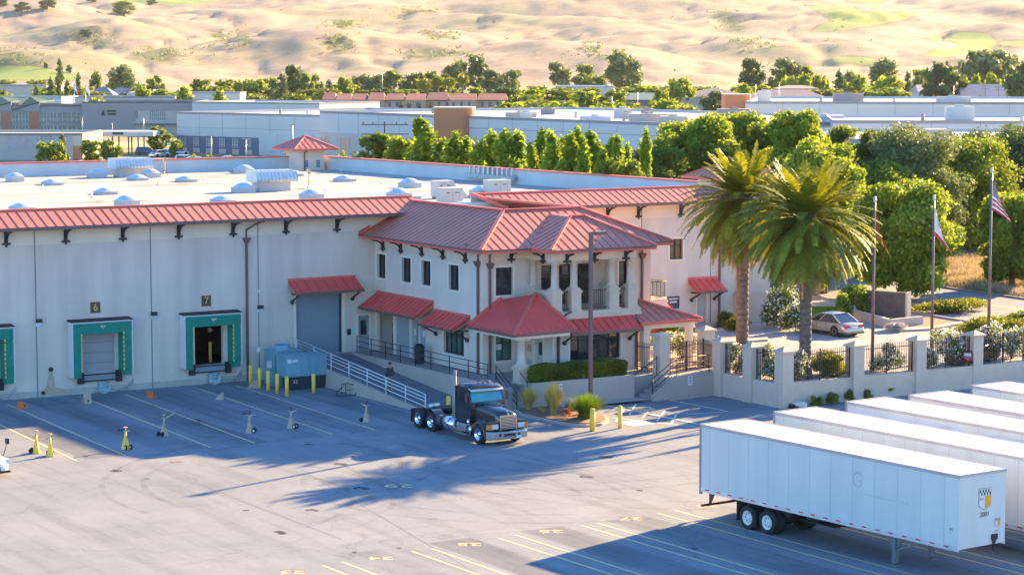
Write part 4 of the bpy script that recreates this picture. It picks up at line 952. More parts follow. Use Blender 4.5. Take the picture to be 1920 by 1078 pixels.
# ================================================================ platforms, ramp, steps, retaining walls
mb = MB()
mb.prism([(65.0,105.75,-.1),(65.65,105.75,-.1),(65.65,107.5,-.1),(66.75,107.5,-.1),(66.75,105.75,-.1),(73.6,105.75,-.1),(73.6,106.0,-.1),(76.2,106.0,-.1),(76.2,108.48,-.1),(70,108.48,-.1),(70,111.34,-.1),(67.04,111.34,-.1),(67.04,124.44,-.1),(61.2,124.44,-.1),(61.2,123.4,-.1),(65.0,123.4,-.1)], (0,0,1.4), 0)
tag(mb.build('entrance_platform', 'conc'), kind='structure')
mb = MB(); mb.prism([(61.22,123.4,-.05),(61.22,123.4,1.3),(61.22,108.6,.02),(61.22,108.6,-.05)], (3.78,0,0), 0); tag(mb.build('ramp', mat('dark_ramp_asphalt', (.15,.16,.18), .9, var=.12, vs=1, bump=.2)), kind='structure')
mb = MB(); mb.prism([(61.0,124.42,-.05),(61.0,124.42,1.45),(61.0,123.4,1.45),(61.0,108.2,.14),(61.0,108.2,-.05)], (.215,0,0)); tag(mb.build('ramp_side_wall', 'conc2'), 'low concrete wall tapering down along the left side of the ramp', 'wall')
mb = MB(); mb.prism([(64.98,105.7,-.05),(64.98,105.7,1.42),(64.98,123.4,1.42),(64.98,123.4,-.05)], (-.14,0,0)); tag(mb.build('ramp_inner_wall', 'conc2'), 'pale concrete wall between the ramp and the office walkway', 'wall')
def steps(name, lab, x0, x1, y0, y1, n, z, axis, up):
    mb = MB()
    for i in range(n):
        if axis == 'y': d = (y1-y0)/n; mb.box(x0, x1, y0+d*i, y1, z*i/n if i else -.05, z*(i+1)/n)
        else: d = (x1-x0)/n; mb.box(x0+d*i, x1, y0, y1, z*i/n if i else -.05, z*(i+1)/n)
    return tag(mb.build(name, 'conc'), lab, 'steps')
steps('concrete_steps', 'grey concrete steps up to the entry porch beside the truck', 65.67, 66.74, 105.3, 107.48, 8, 1.29, 'y', 1)
steps('concrete_steps', 'concrete steps rising along the wall to the entrance gate', 73.75, 76.2, 104.72, 105.7, 7, 1.29, 'x', 1)
mb = MB(); mb.prism([(66.78,105.72,-.05),(66.78,105.72,1.46),(73.7,105.72,1.46),(73.7,105.72,-.05)], (0,-.14,0)); mb.prism([(66.78,105.70,-.05),(66.78,105.70,1.44),(66.78,107.3,1.44),(66.78,107.3,-.05)], (.12,0,0))
tag(mb.build('planter_wall', 'conc2'), 'long low concrete planter wall below the clipped hedge', 'wall')
mb = MB(); mb.prism([(74.2,104.68,-.05),(74.2,104.68,.35),(75.9,104.68,1.36),(78.95,104.68,1.36),(78.95,104.68,-.05)], (0,-.16,0)); tag(mb.build('retaining_wall', 'conc2'), 'concrete retaining wall below the entrance gate, with a small white sign', 'wall')
def handrail(pts, lab, m='iron', hs_=(.35,.68,1.0), r=.026, post=1.9, H_=1.0):
    t = thing('handrail', lab, 'handrail', pts[0])
    mb = MB()
    for a, b in zip(pts[:-1], pts[1:]):
        a, b = Vector(a), Vector(b)
        for k in hs_: mb.cyl(a+Vector((0,0,H_*k)), b+Vector((0,0,H_*k)), r, n=6)
    mb.build('rail', m, t)
    for a, b in zip(pts[:-1], pts[1:]):
        a, b = Vector(a), Vector(b); n = max(1, round((b-a).length/post))
        for i in range(n+(1 if b == Vector(pts[-1]) else 0)):
            p = a.lerp(b, i/n); q = MB(); q.cyl(p-Vector((0,0,.02)), p+Vector((0,0,H_)), r*1.15, n=6); q.build('post', m, t)
    return t
handrail([(61.1,124.2,1.45),(61.1,123.4,1.45),(61.1,107.6,.05)], 'white metal railing running down the outer side of the ramp', 'white', (.32,.6,.8,1.0), .028, 2.15)
handrail([(65.12,123.2,1.42),(65.12,114.0,1.42),(65.12,107.6,1.42)], 'black railing along the office walkway above the ramp', post=1.85)
handrail([(65.6,107.5,1.32),(65.6,105.3,.05)], 'black handrail going down the steps beside the truck', post=2.2)
handrail([(66.65,107.3,1.32),(66.65,105.9,.55)], 'short black wall rail on the right of the porch steps', hs_=(1.0,), post=9)
handrail([(74.3,104.62,.3),(76.0,104.62,1.38),(78.3,104.62,1.38)], 'black railing up the gate steps and along the landing', post=1.7)
handrail([(73.5,105.62,.45),(75.3,105.62,1.4)], 'black wall-mounted rail between the hedge and the gate pillar', hs_=(.9,), post=9)
# signs on the walls
for lab, px, py, y, hw, hh, body in [('small white sign on the planter wall below the hedge', 1051, 726, 105.57, .1, .22, 'P'), ('white sign with lines of blue writing on the wall below the gate', 1294, 713, 104.5, .17, .27, 'NO\nPARKING')]:
    g = PYp(px, py, y); t = thing('wall_sign', lab, 'sign', (g.x, y, g.z)); mb = MB(); mb.box(g.x-hw, g.x+hw, y-.015, y, g.z-hh, g.z+hh); mb.build('board', 'white', t)
    mb = MB()
    if body == 'P': mb.box(g.x-.035, g.x+.035, y-.02, y-.016, g.z+.0, g.z+.12)
    else:
        mb.box(g.x-.05, g.x+.07, y-.02, y-.016, g.z+.10, g.z+.21)
        for k_ in (.03,-.06,-.15): mb.box(g.x-.09, g.x+.09, y-.02, y-.016, g.z+k_-.018, g.z+k_+.018)
    mb.build('mark', mat('sign_ink'+body[:1], (.10,.12,.16) if body == 'P' else (.10,.25,.45)), t)
# ---------------------------------------------------------------- wall with pillars and spiked fence
pil = [('side', 78.95, 104.3), ('side', 79.0, 101.5), ('corner', 79.2, 98.85), ('f', 84.35, 98.85), ('f', 89.15, 98.95), ('f', 93.7, 99.05), ('f', 98.4, 99.1), ('f',103.2,99.15)]
ords = ['left-hand end by the entrance gate', 'second from the gate', 'at the outer corner of the wall', 'first right of the corner', 'second right of the corner', 'third right of the corner', 'at the right edge of the picture','outside right']
def pillar(x, y, z0, zt, lab, hw=.38):
    t = thing('wall_pillar', lab, 'pillar', (x, y, z0), group='square stucco pillars of the fence wall')
    mb = MB(); mb.box(x-hw, x+hw, y-hw, y+hw, z0, zt); mb.build('shaft', 'stone', t)
    mb = MB(); mb.obox((x,y,zt+.05), (hw*2+.24,hw*2+.24,.1)); mb.add([(x-hw-.1,y-hw-.1,zt+.1),(x+hw+.1,y-hw-.1,zt+.1),(x+hw+.1,y+hw+.1,zt+.1),(x-hw-.1,y+hw+.1,zt+.1),(x,y,zt+.34)], [(0,1,4),(1,2,4),(2,3,4),(3,0,4)]); mb.build('cap', 'stone', t)
    return t
for (k, x, y), o_ in zip(pil, ords): pillar(x, y, -.05, 3.1, 'square stucco fence pillar, '+o_)
pillar(75.85, 105.95, -.05, 3.45, 'tall square pillar left of the gate at the end of the hedge', .36); pillar(79.9, 107.1, 1.25, 3.45, 'square pillar on the right of the iron gate', .36)
mb = MB()
mb.box(78.78, 79.1, 98.9, 104.52, -.05, 1.36); mb.box(79.1, 108, 98.72, 99.04, -.05, 1.36)
tag(mb.build('fence_wall', 'stone'), 'long low stucco wall carrying the pillars and spiked fence', 'wall')
def spikes(a, b, z0, h, lab, name='iron_fence', gate=False, sp=.14):
    t = thing(name, lab, 'gate' if gate else 'fence', a, group=None if gate else 'spiked fence panels between the pillars')
    A_, B_ = Vector(a), Vector(b); L = (B_-A_).length; n = int(L/sp)
    mb = MB()
    for k in (.14, .84): mb.beam(A_+Vector((0,0,z0+h*k-a[2])), B_+Vector((0,0,z0+h*k-a[2])), .05, .04)
    mb.build('rail', 'iron', t)
    mb = MB()
    for i in range(1, n):
        p = A_.lerp(B_, i/n); mb.beam((p.x,p.y,z0+.05), (p.x,p.y,z0+h-.08), .024, .024); mb.cyl((p.x,p.y,z0+h-.08),(p.x,p.y,z0+h+.04),.02,.002,4)
    mb.build('picket', 'iron', t)
    for k in ((0,.5,1) if L > 2.6 and not gate else (0,1)):
        p = A_.lerp(B_, k); q = MB(); q.beam((p.x,p.y,z0-.1),(p.x,p.y,z0+h),.07 if gate else .06); q.build('post', 'iron', t)
    return t
fl = ['short spiked fence panel beside the gate landing','spiked fence panel between the second pillar and the corner','spiked fence panel in front of the right-hand palm, right of the corner','spiked fence panel with the left flagpole behind it','spiked fence panel with the middle flagpole behind it','spiked fence panel in front of the dark red car']
for i in range(6):
    a, b = pil[i][1:], pil[i+1][1:]; A_ = Vector((*a,1.36)); B_ = Vector((*b,1.36)); d = (B_-A_).normalized()*.42
    spikes(tuple(A_+d), tuple(B_-d), 1.40, 1.75, fl[i])
spikes((75.6,108.0,1.3),(75.85,106.4,1.3), 1.3, 1.7, 'narrow spiked fence panel left of the tall gate pillar')
spikes((79.4,106.7,1.3),(79.0,104.7,1.3), 1.3, 1.75, 'spiked fence panel between the gate pillar and the first wall pillar')
spikes((76.3,106.0,1.3),(77.9,106.35,1.3), 1.3, 1.75, 'left leaf of the black iron entrance gate', 'iron_gate', True); spikes((77.95,106.36,1.3),(79.45,106.75,1.3), 1.3, 1.75, 'right leaf of the black iron entrance gate', 'iron_gate', True)
# pavement strip and island
sheet('pavement', [(66.8,104.5),(66.8,105.6),(73.7,105.6),(74.2,104.5)], .12, 'conc2')
isl = [(65.45,105.5),(65.0,103.9),(65.1,101.4),(65.35,99.75),(66.0,98.9),(67.0,98.9),(67.9,99.6),(68.6,100.9),(68.8,104.6),(66.9,105.4)]
mb = MB(); mb.prism([(x,y,-.02) for x,y in isl], (0,0,.15), 0); tag(mb.build('planting_island_kerb', 'conc2'), kind='structure')
mb = MB(); cx_, cy_ = 66.9, 102.2; mb.prism([(cx_+(x-cx_)*.9, cy_+(y-cy_)*.95, .1) for x,y in isl], (0,0,.08), 0); tag(mb.build('planting_bed', 'soil'), kind='structure')
mb = MB(); mb.prism([(67.0,105.75,1.2),(73.5,105.75,1.2),(73.5,107.2,1.2),(67.0,107.2,1.2)], (0,0,.2)); tag(mb.build('hedge_bed', 'soil'), kind='structure')
for i, (px, py) in enumerate([(1205,771),(1280,748),(1400,-1)]):
    if py > 0:
        g = G(px, py); mb = MB(); mb.obox((g.x,g.y,.06), (1.7,.16,.12), 0, 0, .9); tag(mb.build('wheel_stop', 'conc2'), ['pale concrete wheel stop by the striped bay','pale concrete wheel stop below the white wall sign'][i], 'wheel stop')
# ================================================================ yard furniture
def bollard(x, y, lab, h=1.15, r=.11, m='yellow'):
    mb = MB(); mb.cyl((x,y,-.02),(x,y,h-.03),r,n=14); mb.ell((x,y,h-.03),(r,r,.05),14,4,0,0.0)
    return tag(mb.build('bollard', m), lab, 'bollard', 'yellow guard posts')
for (px, py), lab in zip([(470,721),(487,727),(503,732),(520,737.5),(538,743),(588,737)],
    ['yellow guard post nearest the wall by the brown downspout','second yellow guard post from the wall, over the pale wedge','third yellow guard post from the wall left of the generator','fourth yellow guard post from the wall left of the generator','yellow guard post at the front left corner of the generator','single yellow guard post in front of the generator middle']):
    g = G(px, py); bollard(g.x, g.y, lab)
bollard(65.54, 97.7, 'rust-stained yellow guard post in front of the green grass clump and lamp post', 1.18, .14); bollard(67.25, 97.65, 'yellow guard post beside the striped disabled bay', 1.2, .11)
g = G(841, 766); bollard(g.x, g.y, 'short yellow post at the foot of the ramp behind the truck', .7, .13)
# generator on its tank
t = thing('generator', 'teal blue generator box on a black fuel tank behind yellow posts', 'generator', (59.7,119.9,0))
mb = MB(); mb.prism([(58.35,119.3,.78),(61.05,119.3,.78),(61.05,120.6,.78),(58.35,120.6,.78)], (0,0,1.18)); mb.prism([(58.30,119.25,1.96),(61.1,119.25,1.96),(61.1,120.65,1.96),(58.3,120.65,1.96)], (0,0,.06))
for x in (59.35,59.85,60.2): mb.box(x-.03,x+.03,119.26,119.3,.95,1.8)
mb.build('enclosure', 'genblue', t, bevel=.02)
mb = MB(); mb.box(58.7,61.0,119.4,120.5,0,.76)
for i in range(9): mb.box(58.85+i*.25,58.9+i*.25,119.36,119.4,.08,.7)
mb.build('fuel_tank', mat('black_steel_tank', (.035,.04,.055), .6), t)
mb = MB(); mb.box(58.45,58.7,119.285,119.297,1.62,1.84); mb.box(58.75,59.1,119.285,119.297,1.66,1.8); mb.build('label', 'white', t)
mb = MB(); mb.box(58.85,58.95,119.35,119.358,.4,.6); mb.box(59.02,59.1,119.35,119.358,.35,.6); mb.build('warning_sticker', 'cream', t)
mb = MB(); mb.tube([(61.15,119.5,.9),(61.18,119.5,.3),(61.1,119.45,.12),(60.95,119.4,.06)], .05, 8); mb.build('exhaust_pipe', 'steel', t)
t = thing('cooling_unit', 'tall teal cooling cabinet with a round fan outlet on top behind the generator', 'cooling unit', (59.4,121.9,0))
mb = MB(); mb.box(58.55,60.3,121.3,122.7,0,2.05); mb.box(58.5,60.35,121.25,122.75,2.05,2.12)
for z in np.arange(.3,1.9,.14): mb.box(58.8,60.1,121.28,121.3,z,z+.06)
mb.build('cabinet', 'genblue', t)
mb = MB(); mb.lathe((59.35,121.9,0), [(.5,2.12),(.5,2.42),(.44,2.42),(.42,2.16),(0,2.16)], 20); mb.build('fan_ring', 'genblue', t); mb = MB(); mb.cyl((59.35,121.9,2.30),(59.35,121.9,2.34),.42,n=18); mb.build('fan_grille', 'iron', t)
mb = MB(); mb.box(58.25,58.5,121.5,121.7,1.1,1.5); mb.box(58.2,58.4,122.9,123.05,1.9,2.2); mb.build('switch_box', 'white', t)
# hose rack near the ramp wall
g = G(648, 741); t = thing('hose_rack', 'low black tubular rack with a curled hose by the ramp wall', 'rack', (g.x,g.y,0)); mb = MB()
for dx in (0,.55):
    mb.cyl((dx,0,0),(dx,.0,.62),.02,n=6); mb.cyl((dx,.5,0),(dx,.5,.62),.02,n=6); mb.cyl((dx,0,.62),(dx,.5,.62),.02,n=6)
mb.cyl((0,0,.62),(.55,0,.62),.02,n=6); mb.cyl((0,.5,.62),(.55,.5,.62),.02,n=6); mb.cyl((0,0,.3),(.55,0,.3),.02,n=6); mb.build('frame', 'iron', t, local=True)
mb = MB(); mb.tube([(-.1,.1,.5),(-.5,.2,.2),(-.6,0,.03),(-.2,-.3,.03),(.4,-.4,.03),(.7,-.2,.3),(.5,0,.6)], .025, 6); mb.build('hose', 'dark', t, local=True)
# lamp post
LX, LY = 67.71, 101.14
t = thing('lamp_post', 'tall brown square lamp post rising out of the planting island', 'lamp post', (LX,LY,0)); mb = MB(); mb.cyl((LX,LY,0),(LX,LY,.75),.28,n=16); mb.build('base', 'conc2', t)
mb = MB(); mb.prism([(LX-.09,LY-.09,.75),(LX+.09,LY-.09,.75),(LX+.09,LY+.09,.75),(LX-.09,LY+.09,.75)], (0,0,9.4)); mb.build('pole', 'brown', t)
mb = MB(); mb.box(LX+.09,LX+.3,LY-.05,LY+.05,10.02,10.12); mb.box(LX+.25,LX+.95,LY-.17,LY+.17,9.98,10.16); mb.build('lamp_head', 'brown', t)
# trailer support stands
def stand(kind):
    body = 'cream' if kind != 1 else 'yellow'
    t = thing('support_stand', 'x', 'support stand', (0,0,0), 0, 'trailer support stands')
    mb = MB(); mb.box(-.2,.2,-.2,.2,0,.03)
    for a in range(4):
        c, s = math.cos(a*math.pi/2+math.pi/4), math.sin(a*math.pi/2+math.pi/4)
        mb.add([(c*.27,s*.27,.03),(c*.07,s*.07,.75),(c*.055-.02*s,s*.055+.02*c,.75),(0,0,.03)], [(0,1,2,3)])
    mb.cyl((0,0,.5),(0,0,1.0),.065,n=10); 
    mb.add([(-.19,-.19,.03),(.19,-.19,.03),(.19,.19,.03),(-.19,.19,.03),(-.065,-.065,.58),(.065,-.065,.58),(.065,.065,.58),(-.065,.065,.58)], [(0,1,5,4),(1,2,6,5),(2,3,7,6),(3,0,4,7)])
    mb.build('base', body, t, local=True)
    mb = MB(); mb.cyl((0,0,1.0),(0,0,1.2),.035,n=8); mb.cyl((0,0,1.2),(0,0,1.25),.12,n=12); mb.build('screw_top', 'cream' if kind else 'signbrown', t, local=True)
    mb = MB(); mb.beam((.05,0,.95),(.33,.02,1.08) if kind != 2 else (-.6,.15,1.25),.03 if kind != 2 else .05); mb.beam((-.18,0,1.02),(.18,0,1.02),.025); mb.build('crank', 'steel' if kind != 2 else body, t, local=True)
    for y in (-.17,.17): mb = MB(); mb.lathe((.26,y,.14), [(.0,-.03),(.08,-.04),(.13,-.03),(.14,0),(.13,.03),(.08,.04),(0,.03)], 14, axis='y'); mb.lathe((.26,y,.14), [(.0,-.045),(.07,-.045)], 10, 1, axis='y'); mb.build('wheel', ['tyre','white'], t, local=True)
    return t
st = [stand(0), stand(1), stand(2)]; us = [0,0,0]
for (x, y), k, rz, lab in [((38.39,106.59),1,2.6,'yellow support stand with paired wheels by the white vehicle, the left one'),((38.65,105.35),1,1.2,'yellow support stand seen from behind, the right of the pair at far left'),((42.57,105.28),1,4.9,'sunlit yellow support stand throwing a long thin shadow'),
    ((45.82,108.06),2,3.4,'pale support stand with a long lever arm sticking out to the left'),((50.01,106.66),0,-.6,'pale support stand with its wheel to the right, left of two together'),((52.48,106.76),0,-.9,'pale support stand with paired wheels standing on a bay line'),((56.87,106.57),0,2.2,'pale support stand on its own nearest the truck')]:
    if us[k]: s = dup(st[k], (x,y,.005), rz, lab)
    else: s = st[k]; s.location = (x,y,.005); s.rotation_euler = (0,0,rz); s['label'] = lab; us[k] = 1
    s.scale = (.9,.9,.9)
# wheel chocks
def chock(px, py, m, rz, lab, l=.5, plate=False):
    g = G(px, py); mb = MB(); mb.prism([(-l/2,-.2,0),(l/2,-.2,0),(-l*.2,-.2,l*.75),(-l/2,-.2,l*.75)] if not plate else [(-.22,-.2,0),(.22,-.2,0),(.2,-.1,.62),(-.2,-.1,.62)], (0,.4,0) if not plate else (0,.05,0))
    if plate: mb.prism([(-.2,-.1,.0),(-.2,.35,0),(-.2,-.08,.6)], (.4,0,0))
    mb.box(-l/2-.02,-l/2,-.08,.08,l*.2,l*.6,0)
    mb.box(-.04,.04,-.205,-.2,.1,.22,1)
    o = mb.build('wheel_chock', [m,'dark']); o.location = (g.x,g.y,.005); o.rotation_euler = (0,0,rz); tag(o, lab, 'wheel chock', 'wedge chocks by the docks')
chock(43,765,'orange',.2,'orange wedge chock at far left near the bay line'); chock(163,756,'cream',.0,'pale upright plate chock below dock six',.5,True); chock(285,745,'orange',.2,'orange wedge chock midway between the two docks')
chock(411,749,'cream',2.6,'pale wedge chock with a dark opening right of dock seven'); chock(474,727,'cream',3.0,'pale wedge chock tucked behind the yellow posts',.6)
# flagpoles
def hgt_at(px, pt, g): D = g.x*_fh.x+g.y*_fh.y; return CAMH+D*(118-pt)/FPX
def flagpole(px, py, pt, yy, lab):
    g = PYp(px, py, yy); g.z = 1.3; H = hgt_at(px, pt, g)-1.3; t = thing('flagpole', lab, 'flagpole', (g.x,g.y,1.3), 0, 'three flagpoles'); mb = MB(); mb.cyl((g.x,g.y,1.3),(g.x,g.y,1.3+H),.11,.055,12); mb.build('pole', mat('bronze_pole'+str(px), (.17,.13,.13), .35, .4), t)
    mb = MB(); mb.cyl((g.x,g.y,1.3+H),(g.x,g.y,1.3+H+.18),.09,n=10); mb.ell((g.x,g.y,1.3+H+.24),(.09,.09,.09),10,6); mb.build('truck_cap', 'steel', t); return Vector((g.x,g.y,1.3+H))
def flag(name, lab, top, hoist, fly, drop, out, matf, mats, d=(.85,-.527), nu=30, nv=26, seed=1, sway=.12):
    mb = MB(); vs = []
    for i in range(nu+1):
        u = i/nu
        for j in range(nv+1):
            v = j/nv
            fold = math.sin(u*15+v*2+seed)*sway*(.25+.75*u)*(1-.3*v)
            ox = out*(u**.8)*(1-.25*(1-v))*(.35+.65*v)+.06; 
            z = top.z-.35-v*hoist-u*drop*(1-.12*v)
            vs.append((top.x+d[0]*ox-d[1]*fold, top.y+d[1]*ox+d[0]*fold, z))
    k = nv+1
    for i in range(nu):
        for j in range(nv): pass
    base = len(mb.v); mb.v.extend(vs)
    for i in range(nu):
        for j in range(nv): mb.f.append([i*k+j,(i+1)*k+j,(i+1)*k+j+1,i*k+j+1]); mb.m.append(matf((i+.5)/nu,(j+.5)/nv,i,j)); mb.s.append(True)
    return tag(mb.build(name, mats), lab, 'flag')
M['flagblue'] = mat('flag_blue', (.03,.05,.22), .8); M['flagred'] = mat('flag_red', (.62,.03,.06), .8); M['flagwhite'] = mat('flag_white', (.8,.78,.76), .8); M['flagyellow'] = mat('flag_golden', (.85,.42,.03), .8); M['flagbrown'] = mat('flag_rust', (.42,.14,.06), .8)
p1 = flagpole(1635,712,378,100.4,'left flagpole, carrying the golden flag'); p2 = flagpole(1746,678,375,101.8,'middle flagpole, carrying the white flag'); p3 = flagpole(1852,700,323,100.4,'tallest flagpole, on the right, carrying the striped flag')
flag('flag', 'limp golden and rust flag hanging on the left flagpole', p1, 1.7, 2.2, 1.3, .9, lambda u,v,i,j: 1 if (u < .35 or 14 < i < 17) else 0, ['flagyellow','flagbrown','flagwhite'], (.85,-.527), sway=.22)
flag('flag', 'limp white flag with a red lower end on the middle flagpole', p2, 1.8, 2.2, 1.3, 1.1, lambda u,v,i,j: 1 if v > .84 else 0, ['flagwhite','flagred'], seed=2.2)
def us_(u, v, i, j):
    if u < .4 and v < 7/13: return 2 if (i % 2 == 1 and j % 2 == 1) else 0
    return 1 if int(v*13) % 2 == 0 else 2
flag('flag', 'limp flag with red and white stripes and a starred blue corner on the tallest flagpole', p3, 1.9, 2.5, .9, 1.2, us_, ['flagblue','flagred','flagwhite'], nv=26, seed=.4)
# stone name-wall with its raised planter by the entrance
a = G(1597,596,1.3); 
sa, sb = Vector((101.4,120.2,1.3)), Vector((105.3,118.9,1.3))
sa = G(1609,596,1.3); sb = G(1697,603,1.3); dd = (sb-sa).normalized(); nn = Vector((dd.y,-dd.x,0))
if nn.y > 0: nn = -nn
mb = MB(); mb.prism([sa, sb, sb-nn*.5, sa-nn*.5], (0,0,2.0)); mb.prism([sb+dd*.0-nn*-.02, sb+dd*.16-nn*-.02, sb+dd*.16-nn*.52, sb-nn*.52], (0,0,2.05), 1)
tag(mb.build('name_wall', [mat('dark_brown_stone_panel', (.10,.085,.08), .5, var=.25, vs=2), 'stone']), 'dark brown stone entrance wall beside the road', 'sign wall')
c0, c1 = G(1573,590,1.3), G(1668,616,1.3); c2 = G(1731,610,1.3)
mb = MB()
for p, q in ((c0,c1),(c1,c2)): 
    e = (q-p).normalized(); f_ = Vector((-e.y,e.x,0)); mb.prism([p,q,q+f_*.25,p+f_*.25], (0,0,.62))
tag(mb.build('raised_planter', 'stone'), 'low pale stone planter wall in front of the dark entrance wall', 'planter')
for pts, lab in [([(1640,625),(1745,620),(1806,609),(1802,606),(1745,616),(1640,621)],'x'),([(1440,640),(1300,650),(1305,646),(1440,636)],'y')]:
    mb = MB(); mb.prism([G(x,y,1.3) for x,y in pts], (0,0,.15)); tag(mb.build('kerb', 'conc2'), kind='structure')
mb = MB(); mb.prism([G(x,y,1.31) for x,y in [(1645,620),(1745,615),(1800,606),(1740,596),(1700,600)]], (0,0,.06)); tag(mb.build('planting_bed', 'soil'), kind='structure')
mb = MB(); stp = [((1345,640),(1400,646)),((1418,625),(1520,640)),((1472,617),(1560,633)),((1270,632),(1300,640))]
lm = MB()
for a_, b_ in stp: stripe(lm, G(*a_,1.3), G(*b_,1.3), .1, 1.325)
tag(lm.build('bay_marking', 'linew'), kind='structure')
sheet('walkway', [tuple(G(x,y,1.3))[:2] for x,y in [(1216,625),(1330,618),(1375,603),(1350,598),(1250,600)]], 1.42, 'conc2'); sheet('lawn', [tuple(G(x,y,1.3))[:2] for x,y in [(1400,604),(1480,598),(1600,590),(1560,575),(1430,575),(1380,598)]], 1.33, mat('mown_lawn', (.07,.14,.04), .9, var=.35, vs=3, bump=.5))
t = thing('roadside_litter', 'white pallet jack head lying by the corner pillar behind the trailers', 'equipment', (0,0,0)); g = G(1497,764.5); t.location = (g.x,g.y,0); mb = MB(); mb.obox((0,0,.25),(.7,.4,.16),.4); mb.obox((.3,.05,.14),(.5,.3,.25),-.3); mb.cyl((-.6,0,.14),(-.3,0,.14),.13,n=10,m=1); mb.build('casing', ['white','dark'], t, local=True)
t.name = 'machine'; t['label'] = 'small white and black machine lying at the foot of the corner pillar'
g = G(797,667,1.3); t = thing('drinks_fridge', 'dark round-topped bin standing by the office walkway rail', 'bin', (66.2,115.9,1.3)); t.name = 'litter_bin'
mb = MB(); mb.lathe((66.2,117.3,1.3), [(.0,0),(.27,0),(.3,.1),(.3,.95),(.32,1.0),(.2,1.18),(0,1.22)], 12); mb.build('body', 'dark', t)
t = thing('vending_machine', 'dark blue vending machine inside the alcove', 'vending machine', (67.9,122.6,1.3)); mb = MB(); mb.box(67.5,68.3,122.2,123.0,1.32,3.1); mb.build('cabinet', mat('navy_cabinet', (.03,.05,.12), .4), t); mb = MB(); mb.box(67.49,67.5,122.3,122.9,2.5,3.0); mb.box(67.49,67.5,122.35,122.85,1.9,2.15); mb.build('front_panel', 'white', t)

# ---------------------------------------------------------------- person walking up the ramp, seen from behind
def skin(name, pts, edges, radii, m, parent, lv=2, root=0):
    me = bpy.data.meshes.new(name); me.from_pydata(pts, edges, []); me.materials.append(M[m]); o = bpy.data.objects.new(name, me); COL.objects.link(o); o.parent = parent
    s = o.modifiers.new('skin', 'SKIN'); s.use_smooth_shade = True
    sv = me.skin_vertices[0].data if me.skin_vertices else None
    if sv is None:
        bpy.context.view_layer.objects.active = o; o.select_set(True); bpy.ops.mesh.customdata_skin_add(); sv = me.skin_vertices[0].data
    for i, r in enumerate(radii): sv[i].radius = r if isinstance(r, tuple) else (r, r)
    sv[root].use_root = True; u = o.modifiers.new('sub', 'SUBSURF'); u.levels = lv; u.render_levels = lv; o.select_set(False); return o
M['skin'] = mat('skin', (.42,.25,.18), .6); M['hair'] = mat('dark_hair', (.03,.02,.015), .8); M['shirt'] = mat('dark_grey_jacket', (.055,.05,.06), .85, var=.2, vs=6); M['trousers'] = mat('brown_trousers', (.20,.13,.11), .85, var=.2, vs=6)
PZp = .52; P_ = thing('person', 'person in a dark jacket and brown trousers walking up the ramp, seen from behind', 'person', (61.95,113.2,.43+.0)); P_.location.z = 1.3*(113.2-108.6)/(123.4-108.6)
P_.rotation_euler = (0,0,.12)
body = [(0,0,.92),(0,.01,1.12),(0,.02,1.36),(0,.01,1.47),(0,.02,1.56),(0,.03,1.66),(0,.02,1.73), (-.17,.01,1.39),(-.23,-.02,1.13),(-.25,.06,.88),(-.25,.09,.80),(.17,.01,1.39),(.24,.02,1.13),(.25,.12,.90),(.25,.15,.82), (-.09,0,.86),(-.10,.10,.50),(-.10,.03,.09),(-.10,.17,.04),(.09,0,.86),(.10,-.02,.49),(.10,-.18,.13),(.10,-.08,.04)]
be = [(0,1),(1,2),(2,3),(3,4),(4,5),(5,6),(2,7),(7,8),(8,9),(9,10),(2,11),(11,12),(12,13),(13,14),(0,15),(15,16),(16,17),(17,18),(0,19),(19,20),(20,21),(21,22)]
skin('body', body, be, [(.14,.10),(.13,.09),(.16,.10),(.06,.06),(.065,.075),(.085,.10),(.05,.06),.055,.043,.03,.035,.055,.043,.03,.035,.08,.055,.038,.035,.08,.055,.038,.035], 'skin', P_)
skin('jacket', body[:4]+body[7:10]+body[11:14]+[(0,0,.84)], [(0,1),(1,2),(2,3),(2,4),(4,5),(5,6),(2,7),(7,8),(8,9),(0,10)], [(.175,.125),(.175,.125),(.19,.125),(.08,.08),.075,.062,.05,.075,.062,.05,(.175,.125)], 'shirt', P_)
skin('trousers', [body[0]]+body[15:18]+body[19:22], [(0,1),(1,2),(2,3),(0,4),(4,5),(5,6)], [(.155,.115),.10,.075,.062,.10,.075,.062], 'trousers', P_)
mb = MB(); mb.ell((0,.015,1.655),(.097,.112,.105),12,8,0,-.25); mb.build('hair', 'hair', P_, local=True)
mb = MB(); mb.ell((-.10,.12,.05),(.055,.14,.06),8,5,0,-.6); mb.ell((.10,-.12,.06),(.055,.14,.06),8,5,0,-.6); mb.build('shoes', 'dark', P_, local=True)
mb = MB()
for sx, c in ((-1,(-.25,.09,.78)),(1,(.25,.15,.80))):
    mb.ell(c, (.028,.045,.05), 8, 5)
    for f_ in range(4): y = c[1]-.03+f_*.02; mb.cyl((c[0],y,c[2]-.03),(c[0]-sx*.008,y+.01,c[2]-.085+(.01 if f_ in (0,3) else 0)),.009,.007,6); mb.cyl((c[0]-sx*.008,y+.01,c[2]-.082),(c[0]-sx*.022,y+.012,c[2]-.108),.008,.006,6)
    mb.cyl((c[0],c[1]+.04,c[2]),(c[0]-sx*.015,c[1]+.062,c[2]-.045),.011,.008,6)
mb.build('hands', 'skin', P_, local=True)

